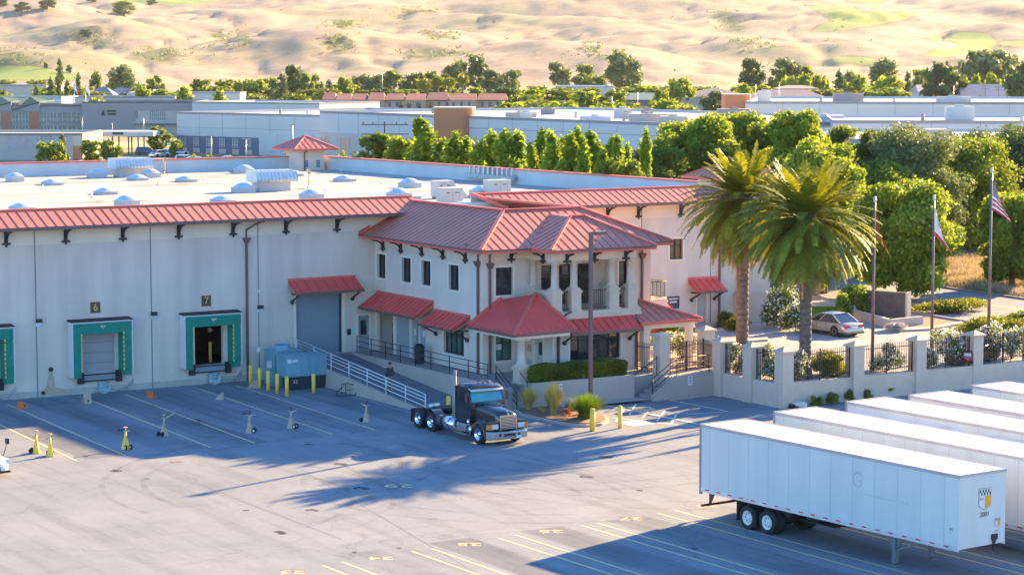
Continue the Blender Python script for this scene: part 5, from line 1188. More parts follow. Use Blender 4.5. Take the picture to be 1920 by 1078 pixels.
# ================================================================ vehicles
def wheel(parent, c, r, w_, side, rim='chrome', dual=False, hub='steel', name='wheel', local=True):
    y = c[1]; s = side
    mb = MB(); prof = [(r*.56,-w_/2*.8),(r*.62,-w_/2),(r*.92,-w_/2),(r,-w_/2*.75),(r,w_/2*.75),(r*.92,w_/2),(r*.62,w_/2),(r*.56,w_/2*.8)]
    mb.lathe(c, prof, 26, axis='y')
    if dual: mb.lathe((c[0],c[1]-s*(w_+.06),c[2]), prof, 20, axis='y')
    tw = mb.build(name, 'tyre', parent, local=local)
    q = MB(); f = s*w_/2
    q.lathe(c, [(r*.60,f*.95),(r*.56,f*.98),(r*.52,f*.35),(r*.25,f*.25 if not dual else f*.1),(r*.22,f*.6),(r*.1,f*.85),(0,f*.85)], 24, axis='y')
    q.build('rim', rim, tw, local=True)
    b = MB()
    for i in range(8):
        a = i*math.pi/4; b.cyl((c[0]+math.cos(a)*r*.38, c[1]+f*.28, c[2]+math.sin(a)*r*.38), (c[0]+math.cos(a)*r*.38, c[1]+f*.36, c[2]+math.sin(a)*r*.38), r*.06, n=8)
    b.build('wheel_hole', 'dark', tw, local=True)
    return tw
# ---- black tractor unit
TK = thing('tractor_truck', 'black day-cab tractor unit with chrome grille, tank and upright exhaust, no trailer', 'truck', (59.42,97.25,0), R(-90))
def B_(name, m, fn, parent=TK, bevel=0): mb = MB(); fn(mb); return mb.build(name, m, parent, local=True, bevel=bevel)
chs = B_('chassis', 'dark', lambda mb: [mb.box(-7.0,1.0,y-.05,y+.05,.62,.92) for y in (-.43,.43)]+[mb.box(x-.05,x+.05,-.43,.43,.68,.88) for x in (-6.95,-5.9,-4.2,-3.0,-1.5,.3)]+[mb.cyl((x,-1.0,.52),(x,1.0,.52),.09,n=8) for x in (0,-4.8,-6.15)])
def hoodf(mb):
    # lofted bonnet: stations along x with half-width / top height
    st = [(1.02,.50,1.50,.80),(.95,.54,1.66,.80),(.6,.58,1.78,.80),(0.,.66,1.88,.85),(-.6,.76,1.97,.95),(-.98,.82,2.02,1.0)]
    ns = 9; vs = []
    for x, hw, zt, zb in st:
        sec = [(-hw,zb)]
        for i in range(ns):
            a = math.pi*i/(ns-1); sec.append((-hw*math.copysign(abs(math.cos(a))**.55, math.cos(a)), zb+(zt-zb)*(.62+.38*math.sin(a)**.8)))
        sec.append((hw,zb)); vs.append([(x,y,z) for y,z in sec])
    k = len(vs[0]); mb.add([p for r_ in vs for p in r_], [(i*k+j,(i+1)*k+j,(i+1)*k+j+1,i*k+j+1) for i in range(len(vs)-1) for j in range(k-1)], 0, True); mb.add(vs[0], [tuple(range(k))], 0)
B_('bonnet', 'black', hoodf)
def fenderf(s):
    def f(mb):
        n = 12; vs = []
        for i in range(n+1):
            a = R(-12)+R(205)*i/n; x, z = math.cos(a)*.68, .55+math.sin(a)*.66
            for y, dz in ((.52,.03),(.80,.05),(1.08,.0),(1.18,-.07),(1.19,-.14)): vs.append((x+.02, s*y, z+dz))
        mb.add(vs, [(i*5+j,(i+1)*5+j,(i+1)*5+j+1,i*5+j+1) for i in range(n) for j in range(4)], 0, True)
        mb.prism([(1.0,s*.50,.75),(1.0,s*.5,1.28),(.55,s*.56,1.38),(-.6,s*.7,1.2),(-.6,s*.7,.95),(.0,s*.6,1.2),(.5,s*.5,.9)], (0,s*.02,0), 0)
        mb.box(.62,1.0,min(s*.52,s*1.16),max(s*.52,s*1.16),.80,1.22,0)
    return f
for s in (-1,1): B_('fender', 'black', fenderf(s), bevel=.02)
def cabf(mb):
    # cab shell with raked windscreen; pillars, roof, back and lower sides
    hw = 1.02; 
    mb.prism([(-.95,-hw,.95),(-2.45,-hw,.95),(-2.45,-hw,2.0),(-.95,-hw,2.0)], (0,.06,0)); mb.prism([(-.95,hw-.06,.95),(-2.45,hw-.06,.95),(-2.45,hw-.06,2.0),(-.95,hw-.06,2.0)], (0,.06,0))
    mb.box(-2.5,-2.42,-hw,hw,.95,2.72)
    for s in (-1,1):
        y = s*(hw-.03); mb.beam((-.98,y,1.95),(-1.28,y*.95,2.70),.08,.08); mb.beam((-2.2,y,2.0),(-2.22,y*.95,2.7),.32,.07,up=(0,1,0)); mb.beam((-1.28,y*.95,2.66),(-2.4,y*.95,2.68),.08,.1)
    mb.box(-1.0,-.92,-hw+.06,hw-.06,.95,2.0); mb.box(-2.4,-1.0,-hw+.06,hw-.06,.95,1.0)
def rooff(mb):
    st = [(-1.12,.93,2.66,2.72),(-1.3,.97,2.66,2.84),(-1.7,.98,2.68,2.90),(-2.2,.98,2.68,2.88),(-2.48,.95,2.66,2.74)]; vs = []
    for x, hw, z0, z1 in st:
        vs.append([(x,-hw,z0),(x,-hw*.98,z1-.08),(x,-hw*.8,z1),(x,0,z1+.02),(x,hw*.8,z1),(x,hw*.98,z1-.08),(x,hw,z0)])
    mb.add([p for r_ in vs for p in r_], [(i*7+j,(i+1)*7+j,(i+1)*7+j+1,i*7+j+1) for i in range(4) for j in range(6)], 0, True); mb.add(vs[0], [tuple(range(7))]); mb.add(vs[-1], [tuple(range(7))])
cab = B_('cab', 'black', cabf); B_('roof', 'black', rooff, cab)
B_('windscreen', glassmat('teal_windscreen', (.06,.28,.31), .12, .8), lambda mb: mb.prism([(-.97,-.93,2.0),(-.97,.93,2.0),(-1.25,.88,2.66),(-1.25,-.88,2.66)], (-.02,0,0)))
for s in (-1,1): B_('side_window', 'glass', lambda mb: mb.prism([(-1.08,s*.985,2.02),(-2.05,s*.985,2.02),(-2.05,s*.95,2.62),(-1.32,s*.95,2.62)], (0,-s*.02,0)), cab)
B_('sun_visor', 'whitedirty', lambda mb: mb.prism([(-1.24,-.98,2.70),(-.98,-.96,2.56),(-.98,-.96,2.53),(-1.26,-.98,2.66)], (0,1.94,0)))
for y in (-.72,-.28,0,.28,.72): B_('marker_light', 'red', lambda mb: mb.obox((-1.42,y,2.895),(.14,.08,.05),0,0,.7))
B_('air_horn', 'chrome', lambda mb: mb.cyl((-1.85,.44,2.93),(-1.35,.44,2.95),.035,n=8))
gr = B_('grille', 'dark', lambda mb: mb.box(1.0,1.04,-.46,.46,.82,1.52))
B_('grille_bar', 'chrome', lambda mb: [mb.box(1.04,1.075,-.44,.44,.86+i*.075,.895+i*.075) for i in range(9)]+[mb.box(1.03,1.08,-.49,-.45,.8,1.54),mb.box(1.03,1.08,.45,.49,.8,1.54),mb.box(1.03,1.08,-.45,.45,1.51,1.55)], gr)
B_('bonnet_ornament', 'chrome', lambda mb: [mb.ell((.93,0,1.71),(.07,.025,.06),8,6), mb.cyl((1.04,0,1.60),(1.07,0,1.60),.045,n=10)])
for s in (-1,1):
    h = B_('headlight', 'chrome', lambda mb: mb.box(1.0,1.03,min(s*.56,s*1.0),max(s*.56,s*1.0),.86,1.12)); B_('lens', mat('clear_lens', (.6,.65,.68), .08, spec=.9), lambda mb: mb.box(1.03,1.045,min(s*.6,s*.9),max(s*.6,s*.9),.89,1.09), h)
    B_('indicator', 'amber', lambda mb: mb.box(.86,1.03,min(s*1.01,s*1.18),max(s*1.01,s*1.18),.86,1.12))
def bumpf(mb):
    prof = [(-1.2,.86),(-1.12,1.06),(-.85,1.17),(0,1.2),(.85,1.17),(1.12,1.06),(1.2,.86)]; v = []
    for y, x in prof: v += [(x-.03,y,.34),(x+.02,y,.38),(x+.02,y,.70),(x-.04,y,.74)]
    mb.add(v, [(i*4+j,(i+1)*4+j,(i+1)*4+j+1,i*4+j+1) for i in range(6) for j in range(3)], 0, False)
bu = B_('bumper', mat('brushed_chrome', (.72,.70,.67), .22, .95, var=.08, vs=3), bumpf)
B_('bumper_slot', 'dark', lambda mb: [mb.box(1.215,1.235,-.32,.32,.50,.64)]+[mb.cyl((1.19,y,.58),(1.215,y,.58),.075,n=12) for y in (-.55,.55)], bu); B_('number_plate', 'white', lambda mb: mb.box(1.225,1.235,.38,.70,.36,.52), bu)
B_('exhaust_stack', mat('heat_stained_steel', (.34,.29,.26), .5, .25, var=.12, vs=2), lambda mb: [mb.cyl((-2.68,-.92,1.0),(-2.68,-.92,3.45),.085,n=14), mb.cyl((-2.68,-.92,1.15),(-2.68,-.92,2.35),.135,n=16)])
ft = B_('fuel_tank', 'chrome', lambda mb: mb.cyl((-4.0,-.92,.66),(-2.3,-.92,.66),.36,n=26)); B_('tank_strap', 'dark', lambda mb: [mb.cyl((x-.03,-.92,.66),(x+.03,-.92,.66),.367,n=26) for x in (-3.6,-2.8)], ft)
B_('left_fuel_tank', 'chrome', lambda mb: mb.cyl((-3.3,.92,.66),(-1.7,.92,.66),.32,n=20))
B_('step_box', mat('polished_step', (.62,.64,.66), .25, .9), lambda mb: [mb.box(-2.2,-1.25,-1.12,-.6,.5,.80), mb.box(-2.2,-1.1,-1.20,-.8,.32,.37), mb.box(-2.2,-1.2,-1.1,-.62,.80,.86)], bevel=.02)
B_('air_cleaner', 'chrome', lambda mb: [mb.ell((-.82,-1.1,.62),(.12,.12,.22),12,8), mb.ell((-1.0,-1.12,1.0),(.1,.1,.16),10,8)])
for s in (-1,1):
    mr = B_('mirror', 'black', lambda mb: [mb.box(-1.10,-1.04,s*1.24-.07,s*1.24+.07,2.02,2.42), mb.beam((-1.2,s*.98,2.55),(-1.07,s*1.24,2.40),.03), mb.beam((-1.15,s*1.0,1.95),(-1.07,s*1.24,2.05),.03)])
    B_('rear_fender', 'black', lambda mb: mb.add([(xc+.66*math.cos(R(a)), y, .52+.66*math.sin(R(a))) for xc, a0 in ((-4.8,20),) for a in range(20,135,12) for y in (s*.62,s*1.2)], [(2*i,2*i+2,2*i+3,2*i+1) for i in range(9)], 0, True))
    B_('mud_flap', 'dark', lambda mb: mb.box(-6.86,-6.83,min(s*.62,s*1.2),max(s*.62,s*1.2),.25,.95))
    wheel(TK, (0,s*1.03,.52), .52, .30, s); wheel(TK, (-4.8,s*1.05,.52), .52, .28, s, dual=True); wheel(TK, (-6.15,s*1.05,.52), .52, .28, s, dual=True)
B_('fifth_wheel', 'dark', lambda mb: [mb.cyl((-5.4,0,1.08),(-5.4,0,1.14),.48,n=20), mb.box(-6.0,-5.5,-.35,.35,1.0,1.1)]); B_('deck_plate', 'steel', lambda mb: [mb.box(-4.0,-3.1,-.4,.4,.93,.96), mb.cyl((-6.55,-.3,1.02),(-6.55,.35,1.05),.14,n=12)])
B_('air_hose', 'red', lambda mb: mb.tube([(-2.52,.1,2.0),(-2.75,.15,1.5),(-3.0,.1,1.15),(-2.7,0,1.0),(-2.55,.1,1.3)], .03)); B_('catwalk_rail', 'steel', lambda mb: [mb.cyl((-2.6,-.62,.95),(-2.6,-.62,2.1),.025,n=6), mb.box(-2.62,-2.56,-.5,-.3,1.3,1.7)])
# ---- trailers
def trailer(first, x, y, ang, lab):
    LEN, WD, Z0, Z1 = 14.75, 2.5, 1.16, 4.03
    t = thing('box_trailer', lab, 'trailer', (x,y,0), ang, 'white box trailers parked in a row')
    def b(name, m, fn, parent=None, bevel=0): mb = MB(); fn(mb); return mb.build(name, m, parent or t, local=True, bevel=bevel)
    h = WD/2
    b('body', [mat('trailer_white_panel', (.60,.62,.60), .35, var=.025, vs=.6, spec=.5, streak=(1.1,.13)),'steel',mat('panel_seam', (.36,.40,.42), .5)], lambda mb: [mb.box(0.05,LEN,-h,h,Z0+.16,Z1-.03)]+[mb.box(i*1.22+.6-.008,i*1.22+.6+.008,-h-.004,-h,Z0+.2,Z1-.1,2) for i in range(12)])
    b('roof', [mat('trailer_roof_'+str(int(x)), (.46,.43,.37), .5, var=.09, vs=.7), mat('roof_patch', (.50,.40,.33), .8)], lambda mb: [mb.box(.02,LEN,-h+.03,h-.03,Z1-.03,Z1)]+([mb.box(1.6,2.3,-.55,.1,Z1+.004,Z1+.008,1), mb.box(1.5,2.5,.35,.85,Z1+.004,Z1+.008,1)] if int(x) == 62 else []))
    b('top_rail', mat('dull_top_rail', (.42,.38,.40), .5, .3), lambda mb: [mb.box(0.05,LEN,-h-.02,-h+.03,Z1-.12,Z1+.012), mb.box(0.05,LEN,h-.03,h+.02,Z1-.12,Z1+.012), mb.box(LEN-.03,LEN+.02,-h-.02,h+.02,Z1-.1,Z1+.012)])
    b('bottom_rail', mat('aluminium_rail', (.60,.62,.64), .4, .4), lambda mb: [mb.box(0,LEN,-h-.015,-h+.05,Z0,Z0+.18), mb.box(0,LEN,h-.05,h+.015,Z0,Z0+.18), mb.box(.1,LEN,-h+.05,h-.05,Z0+.08,Z0+.16)])
    b('reflective_tape', 'red', lambda mb: [mb.box(.35+i*.72,.60+i*.72,-h-.022,-h-.016,Z0+.10,Z0+.15) for i in range(20)])
    b('rear_frame', mat('dark_rear_frame', (.30,.26,.27), .5, .3), lambda mb: [mb.box(-.05,.06,-h-.02,-h+.08,Z0-.1,Z1+.02), mb.box(-.05,.06,h-.08,h+.02,Z0-.1,Z1+.02), mb.box(-.05,.06,-h+.08,h-.08,Z1-.15,Z1+.02)])
    d = b('rear_door', 'whitedirty', lambda mb: [mb.box(-.03,0.04,-h+.08,-.01,Z0+.05,Z1-.15), mb.box(-.03,0.04,.01,h-.08,Z0+.05,Z1-.15)])
    b('lock_bar', 'steel', lambda mb: [mb.cyl((-.06,y_,Z0+.1),(-.06,y_,Z1-.2),.02,n=6) for y_ in (-.7,-.25,.25,.7)], d)
    b('underride_guard', mat('rusty_guard', (.12,.05,.05), .7), lambda mb: [mb.box(-.02,.08,-h+.05,h-.05,.50,.60), mb.prism([(.0,-.75,.6),(.1,-.75,.6),(.4,-.75,Z0),(0,-.75,Z0)], (0,.05,0)), mb.prism([(.0,.7,.6),(.1,.7,.6),(.4,.7,Z0),(0,.7,Z0)], (0,.05,0))])
    b('bogie', 'dark', lambda mb: [mb.box(2.2,4.9,-.55,-.42,.75,1.1), mb.box(2.2,4.9,.42,.55,.75,1.1), mb.cyl((3.0,-1,.5),(3.0,1,.5),.1,n=8), mb.cyl((4.2,-1,.5),(4.2,1,.5),.1,n=8)])
    for s in (-1,1):
        for xw in (2.95,4.15): wheel(t, (xw,s*1.07,.5), .50, .27, s, rim='white', dual=True)
        b('mud_flap', 'dark', lambda mb: mb.box(2.3,2.33,min(s*.62,s*1.22),max(s*.62,s*1.22),.3,1.1))
        g = b('landing_leg', mat('grey_leg', (.16,.17,.19), .6, .3), lambda mb: [mb.prism([(10.75,s*.95,Z0),(11.75,s*.95,Z0),(11.35,s*.95,.62),(11.15,s*.95,.62)], (0,s*.06,0)), mb.box(11.16,11.34,s*.98-.09,s*.98+.09,.08,Z0), mb.box(11.05,11.45,s*.98-.14,s*.98+.14,.0,.05), mb.beam((11.3,s*.95,.6),(12.6,s*.6,1.12),.07), mb.beam((11.3,s*.95,1.0),(12.3,s*.5,1.05),.05)])
    b('spare_rack', 'dark', lambda mb: [mb.box(5.4,7.4,-.5,.5,.72,.78), mb.cyl((6.0,0,.8),(6.0,0,1.0),.5,n=18)])
    if first:
        nx = LEN+.006
        def shield(mb, cy, cz, s, m0=0):
            o = [(-.5,.62),(.5,.62),(.5,-.38),(0,-.70),(-.5,-.38)]
            mb.prism([(nx,cy+a*s*1.06,cz+b_*s*1.04) for a,b_ in o], (.003,0,0), 0)
            mb.prism([(nx+.005,cy+a*s,cz+b_*s) for a,b_ in o], (.003,0,0), 1)
            mb.prism([(nx+.010,cy+a*s,cz+b_*s) for a,b_ in [(0,.18),(.5,.18),(.5,-.38),(0,-.70)]], (.003,0,0), 2)
            for i in range(8):
                for j in range(2):
                    if (i+j) % 2 == 0: mb.box(nx+.010,nx+.013,cy+(-.46+i*.12)*s,cy+(-.46+i*.12+.105)*s,cz+(.57-(j+1)*.18)*s,cz+(.57-j*.18)*s,0)
        M['shieldorange'] = mat('shield_orange', (.85,.36,.02), .5)
        lg = b('shield_emblem', ['iron','white','shieldorange'], lambda mb: shield(mb, .12, 3.02, .62)); b('small_shield', ['signbrown','white','shieldorange'], lambda mb: shield(mb, .83, 2.05, .26))
        for body, y_, z_, sz, m_ in (('2001',.12,2.42,.26,'iron'),('H LT',-.06,3.02,.11,'signbrown'),('2001',.78,1.72,.13,'steel'),('P1',.98,1.55,.12,'steel')):
            o = text('lettering', body, sz, m_, (0,0,0), (R(90),0,R(90)), t, .002); o.location = (nx+.004 if sz != .11 else nx+.014, y_, z_)
        o = text('lettering', 'P1', .17, 'iron', (0,0,0), (R(90),0,0), t, .002); o.location = (LEN-.35,-h-.01,1.95)
        o = text('ghost_logo', 'G', .85, mat('faded_grey_print', (.44,.48,.50), .5), (0,0,0), (R(90),0,0), t, .001); o.location = (9.4,-h-.006,3.05)
        b('ghost_text', mat('faded_grey_print2', (.52,.55,.56), .5), lambda mb: [mb.box(9.6+i*.22,9.75+i*.22,-h-.007,-h-.003,2.52,2.60) for i in range(12)])
        b('airline_plate', 'dark', lambda mb: [mb.box(nx,nx+.05,.5,.82,1.42,1.62), mb.prism([(nx,.52,1.42),(nx,.78,1.42),(nx,.66,1.18)], (.03,0,0)), mb.tube([(nx+.04,.6,1.4),(nx+.06,.55,1.2),(nx+.02,.62,1.0)], .02)])
        b('corner_post', mat('corner_post_grey', (.62,.66,.70), .4), lambda mb: [mb.box(LEN-.12,LEN-.09,-h-.006,-h,Z0+.2,Z1-.1), mb.box(LEN,LEN+.005,-h+.12,-h+.14,Z0+.2,Z1-.1)])
    elif int(x) == 67:
        b('side_patch', mat('blue_grey_patch', (.50,.56,.66), .5), lambda mb: [mb.box(.5,7.0,-h-.006,-h-.002,2.6,3.75), mb.box(8.4,14.2,-h-.006,-h-.002,2.6,3.7)])
    return t
ta = math.atan2(-14.8,.97)
for i, (x, y, lab) in enumerate([(56.66,76.27,'nearest white box trailer, side on, with a checkered shield and 2001 on its nose'),(61.42,77.31,'second white trailer from the viewer, two brown patches on its roof end'),(66.05,77.95,'third white trailer, blue-grey panels along its side'),(69.78,77.96,'fourth white trailer in the row'),(74.4,78.76,'fifth and farthest white trailer, in the right-hand corner')]):
    trailer(i == 0, x+1.25, y+.08, ta, lab)
# ---- cars
def car(name, lab, col, loc, rz, L=4.8, Wd=1.82, H=1.46, suv=False, cat='car', group=None, metal=.4, rim='steel', lowp=False, gl='glass'):
    t = thing(name, lab, cat, loc, rz, group); h = Wd/2
    pm = mat('paint_'+name+str(int(loc[0]*10)), col, .28, metal, var=.02, spec=.6, coat=.6)
    if suv: prof = [(-.5,.42,.62),(-.49,.55,.92),(-.46,.93,.98),(-.30,.99,.99),(.0,1.0,.99),(.16,1.0,.98),(.26,.93,.97),(.44,.86,.92),(.49,.72,.80),(.5,.45,.70)]
    else: prof = [(-.5,.40,.78),(-.495,.60,.90),(-.47,.86,.95),(-.40,.92,.98),(-.27,.93,1.0),(.0,.92,1.0),(.2,.90,.99),(.30,.86,.97),(.44,.76,.92),(.49,.60,.80),(.5,.42,.72)]
    zb = .24; belt = .96*(1.15 if suv else 1.0)
    vs = []; secs = []
    for fx_, zt, wf in prof:
        x = fx_*L; zz = zt*belt+(.0); w_ = h*wf
        secs.append([(x,-w_*.93,zb),(x,-w_,zb+.12),(x,-w_,zz*.62),(x,-w_*.985,zz*.84),(x,-w_*.90,zz-.015),(x,-w_*.5,zz+.02),(x,0,zz+.03),(x,w_*.5,zz+.02),(x,w_*.90,zz-.015),(x,w_*.985,zz*.84),(x,w_,zz*.62),(x,w_,zb+.12),(x,w_*.93,zb)])
    mb = MB(); k = 13; n = len(secs); mb.add([p for s_ in secs for p in s_], [(i*k+j,(i+1)*k+j,(i+1)*k+j+1,i*k+j+1) for i in range(n-1) for j in range(k-1)], 0, True)
    mb.add(secs[0], [tuple(range(k))], 0); mb.add(secs[-1], [tuple(range(k))[::-1]], 0); mb.add([secs[0][0],secs[-1][0],secs[-1][-1],secs[0][-1]], [(0,1,2,3)], 0)
    body = mb.build('body', pm, t, local=True)
    # greenhouse
    r0, r1, w0, w1 = (-.44,-.40,.10,.26) if suv else (-.385,-.20,.04,.25)
    zt = H-.05; zr = belt*.93
    b0, b1, f0, f1 = r0*L, r1*L, w0*L, w1*L
    hb, ht = h*.93, h*.72
    g = MB(); lo = [(b0,-hb*.96,zr),(f1,-hb*.94,zr),(f1,hb*.94,zr),(b0,hb*.96,zr)]; up = [(b1,-ht,zt),(f0,-ht,zt),(f0,ht,zt),(b1,ht,zt)]
    g.add(lo+up, [(0,1,5,4),(1,2,6,5),(2,3,7,6),(3,0,4,7)], 0); g.build('windows', gl, t, local=True)
    r_ = MB(); xm = (b1+f0)/2
    rs = []
    for x, dz in ((b1-.06,-.03),(b1+.2,.035),(xm,.06),(f0-.2,.035),(f0+.06,-.03)): rs.append([(x,-ht-.02,zt-.03+dz*.3),(x,-ht*.8,zt+.03+dz*.8),(x,0,zt+.05+dz),(x,ht*.8,zt+.03+dz*.8),(x,ht+.02,zt-.03+dz*.3)])
    r_.add([p for s_ in rs for p in s_], [(i*5+j,(i+1)*5+j,(i+1)*5+j+1,i*5+j+1) for i in range(4) for j in range(4)], 0, True)
    for s in (-1,1):
        for (xa,xb) in ((b0,b1),(f1,f0),((b0*.25+f1*.75)*.45+.0,xm)): r_.beam((xa,s*hb*.955,zr),(xb,s*(ht+.01),zt),.09 if xa != f1 else .06,.05)
    r_.build('roof', pm, t, local=True)
    rw = .33 if not suv else .37
    for xw in (-.29*L,.30*L):
        for s in (-1,1):
            a = MB(); a.cyl((xw,s*(h-.20),rw+.02),(xw,s*(h+.004),rw+.02),rw+.07,n=20); a.build('wheel_arch', 'dark', t, local=True); wheel(t, (xw,s*(h-.10),rw), rw, .23, s, rim=rim)
    for s in (-1,1):
        q = MB(); q.box(-L/2-.01,-L/2+.13,min(s*h*.50,s*h*.90),max(s*h*.50,s*h*.90),belt*.66,belt*.84); q.build('tail_light', 'red', t, local=True)
        q = MB(); q.box(L/2-.18,L/2-.0,min(s*h*.42,s*h*.84),max(s*h*.42,s*h*.84),belt*.58,belt*.74); q.build('headlight', 'white', t, local=True)
    if not lowp:
        q = MB(); q.box(-L/2-.02,-L/2+.0,-.26,.26,belt*.60,belt*.74); q.build('number_plate', 'white', t, local=True)
        q = MB(); q.box(-L/2+.02,L/2-.02,-h*.96,h*.96,zb-.04,zb+.06); q.build('sill', 'dark', t, local=True)
        for s in (-1,1): q = MB(); q.ell((.17*L,s*(h+.09),belt*1.02),(.07,.1,.07),8,6); q.build('mirror', pm, t, local=True)
        for xx in (-.12,.07): q = MB(); [q.box(xx*L-.008,xx*L+.008,s*h-.012 if s > 0 else -h-.006,s*h+.006 if s > 0 else -h+.012,.4,belt*.85) for s in (-1,1)]; q.build('door_gap', 'dark', t, local=True)
    return t
car('parked_car', 'beige four-door saloon parked with its tail towards the fence, behind the right-hand palm', (.46,.41,.34), (96.8,116.0,1.31), R(90+2), rim='steel')
g = G(1840,686,1.3); car('parked_car', 'dark red estate car behind the spiked fence at the right edge', (.20,.02,.035), (g.x+.8,g.y+1.6,1.31), R(205), suv=True, H=1.66, L=4.7)
g = G(0,893); t = car('parked_car', 'white vehicle whose front just enters the picture at the left edge', (.78,.78,.78), (g.x-2.12,g.y+.3,.0), R(8), suv=True, H=1.75, L=4.9, Wd=1.95, metal=0, cat='car')
mb = MB(); mb.cyl((2.15,-.8,1.0),(2.3,-.86,1.55),.02,n=6); mb.obox((2.32,-.87,1.68),(.1,.22,.25)); mb.build('wing_mirror', 'dark', t, local=True)
# ================================================================ vegetation
L_ = dict(
 oak=leafmat('oak_leaf', (.055,.105,.02), (.22,.30,.05), .46, .25),
 maple=leafmat('bright_leaf', (.07,.15,.02), (.27,.37,.06), .48, .3, (1.9,1.5,.35)),
 poplar=leafmat('pear_tree_leaf', (.07,.15,.02), (.26,.38,.045), .47, .4, (1.9,1.6,.3)),
 euc=leafmat('eucalyptus_leaf', (.08,.13,.05), (.25,.31,.12), .3, .2, (1.4,1.2,.7)),
 pine=leafmat('pine_needles', (.03,.075,.03), (.12,.18,.06), .3, .3),
 hedge=leafmat('hedge_leaf', (.05,.085,.012), (.22,.25,.035), .38, .8, (1.8,1.5,.3)),
 rose=leafmat('rose_leaf', (.06,.11,.015), (.22,.28,.05), .4, .9),
 redleaf=leafmat('red_maple_leaf', (.28,.06,.04), (.55,.20,.12), .4, 1.2, (1.5,1.1,.8)),
 palm=leafmat('palm_frond', (.06,.11,.015), (.25,.28,.035), .32, .5, (1.9,1.5,.2)),
 deadpalm=leafmat('dead_frond', (.20,.13,.09), (.36,.25,.17), .3, .6, (1.2,1.0,.7)),
 petal=leafmat('white_petal', (.62,.62,.58), (.80,.80,.76), .3, 2, (1,1,1)),
 lavender=leafmat('lavender', (.34,.30,.36), (.55,.50,.52), .3, 2, (1,1,1)),
 grass=leafmat('grass_blade', (.07,.16,.02), (.18,.28,.04), .4, 1.2, (1.6,1.4,.3)),
 gold=leafmat('golden_grass_blade', (.50,.44,.12), (.75,.62,.26), .4, 1.2, (1.3,1.1,.6)),  # golden colour brightened to stand in for sun the clumps don't get
 dry=leafmat('dry_straw', (.34,.27,.17), (.50,.42,.28), .3, .6, (1.1,1.0,.8)))
M['bark'] = mat('grey_brown_bark', (.13,.10,.08), .9, var=.3, vs=6, bump=.5, bs=20)
def quads(name, V, m, parent=None, tri=False):
    V = np.asarray(V, np.float32); k = 3 if tri else 4; n = len(V)//k
    me = bpy.data.meshes.new(name); me.vertices.add(len(V)); me.vertices.foreach_set('co', V.ravel()); me.loops.add(n*k); me.polygons.add(n)
    me.loops.foreach_set('vertex_index', np.arange(n*k, dtype=np.int32)); me.polygons.foreach_set('loop_start', np.arange(0, n*k, k, dtype=np.int32)); me.polygons.foreach_set('loop_total', np.full(n, k, np.int32))
    me.update(calc_edges=True); me.materials.append(m if not isinstance(m, str) else L_[m])
    o = bpy.data.objects.new(name, me); COL.objects.link(o); o.parent = parent; return o
def leaves(C, Rr, n, size, shell=.55, flat=.0, elong=1.3):
    # C (k,3) lobe centres, Rr (k,3) radii; n leaves in total, spread by lobe surface
    C = np.asarray(C, float); Rr = np.asarray(Rr, float); w_ = (Rr[:,0]*Rr[:,2]); idx = rng.choice(len(C), n, p=w_/w_.sum())
    d = rng.normal(size=(n,3)); d /= np.linalg.norm(d, axis=1)[:,None]
    r = shell+(1.06-shell)*rng.random(n)**.6; P = C[idx]+d*Rr[idx]*r[:,None]
    P = P+rng.normal(size=(n,3))*size*.45; nn = d+rng.normal(size=(n,3))*.85; nn[:,2] += flat; nn /= np.linalg.norm(nn, axis=1)[:,None]
    a = np.cross(nn, rng.normal(size=(n,3))); a /= np.linalg.norm(a, axis=1)[:,None]; b = np.cross(nn, a)
    s = size*(.6+.8*rng.random(n)); a *= (s*elong*.5)[:,None]; b *= (s*.5)[:,None]
    V = np.empty((n,4,3)); V[:,0] = P-a; V[:,1] = P-b*.8+a*.1; V[:,2] = P+a; V[:,3] = P+b*.8+a*.1
    return V.reshape(-1,3)
def lobes(kind, H, Rw, n):
    C, S = [], []
    for i in range(n):
        u = rng.random(); a = rng.random()*6.283
        if kind == 'oak':
            z = .14+.76*rng.random(); rr = math.sqrt(max(0.05, 1-((z-.5)/.52)**2)); q = (.25+.7*rng.random()**.6)*rr; s = .13+.15*rng.random(); sz = s*.85
            C.append((q*Rw*math.cos(a)*.82, q*Rw*math.sin(a)*.82, z*H)); S.append((s*Rw*1.15, s*Rw*1.15, sz*Rw))
        elif kind == 'column':
            z = .06+.88*(i+.5)/n; rr = (1-max(0,(z-.4)/.62)**2.2)*(.7+.3*min(1,z/.2))*(.75+.5*rng.random()); q = .75*rng.random()*rr; s = .30+.22*rng.random()
            C.append((q*Rw*math.cos(a), q*Rw*math.sin(a), z*H)); S.append((s*Rw*rr+.12, s*Rw*rr+.12, Rw*.8))
        elif kind == 'conifer':
            z = .08+.9*(i+.5)/n; rr = (1-z)**.75; q = .6*rng.random()*rr; s = .38*rr+.1
            C.append((q*Rw*math.cos(a), q*Rw*math.sin(a), z*H)); S.append((s*Rw, s*Rw, s*Rw*.8))
        elif kind == 'euc':
            z = .35+.6*rng.random(); rr = math.sqrt(max(0.1, 1-((z-.66)/.42)**2)); q = (.3+.7*rng.random())*rr; s = .15+.13*rng.random()
            C.append((q*Rw*math.cos(a)*.85, q*Rw*math.sin(a)*.85, z*H)); S.append((s*Rw, s*Rw, s*Rw*.75))
        elif kind == 'dome':
            z = .2+.6*rng.random(); rr = math.sqrt(max(.05, 1-((z-.2)/.7)**2)); q = rng.random()**.5*rr*.8; s = .24+.12*rng.random()
            C.append((q*Rw*math.cos(a), q*Rw*math.sin(a), z*H)); S.append((s*Rw, s*Rw, s*H*.6))
    return C, S
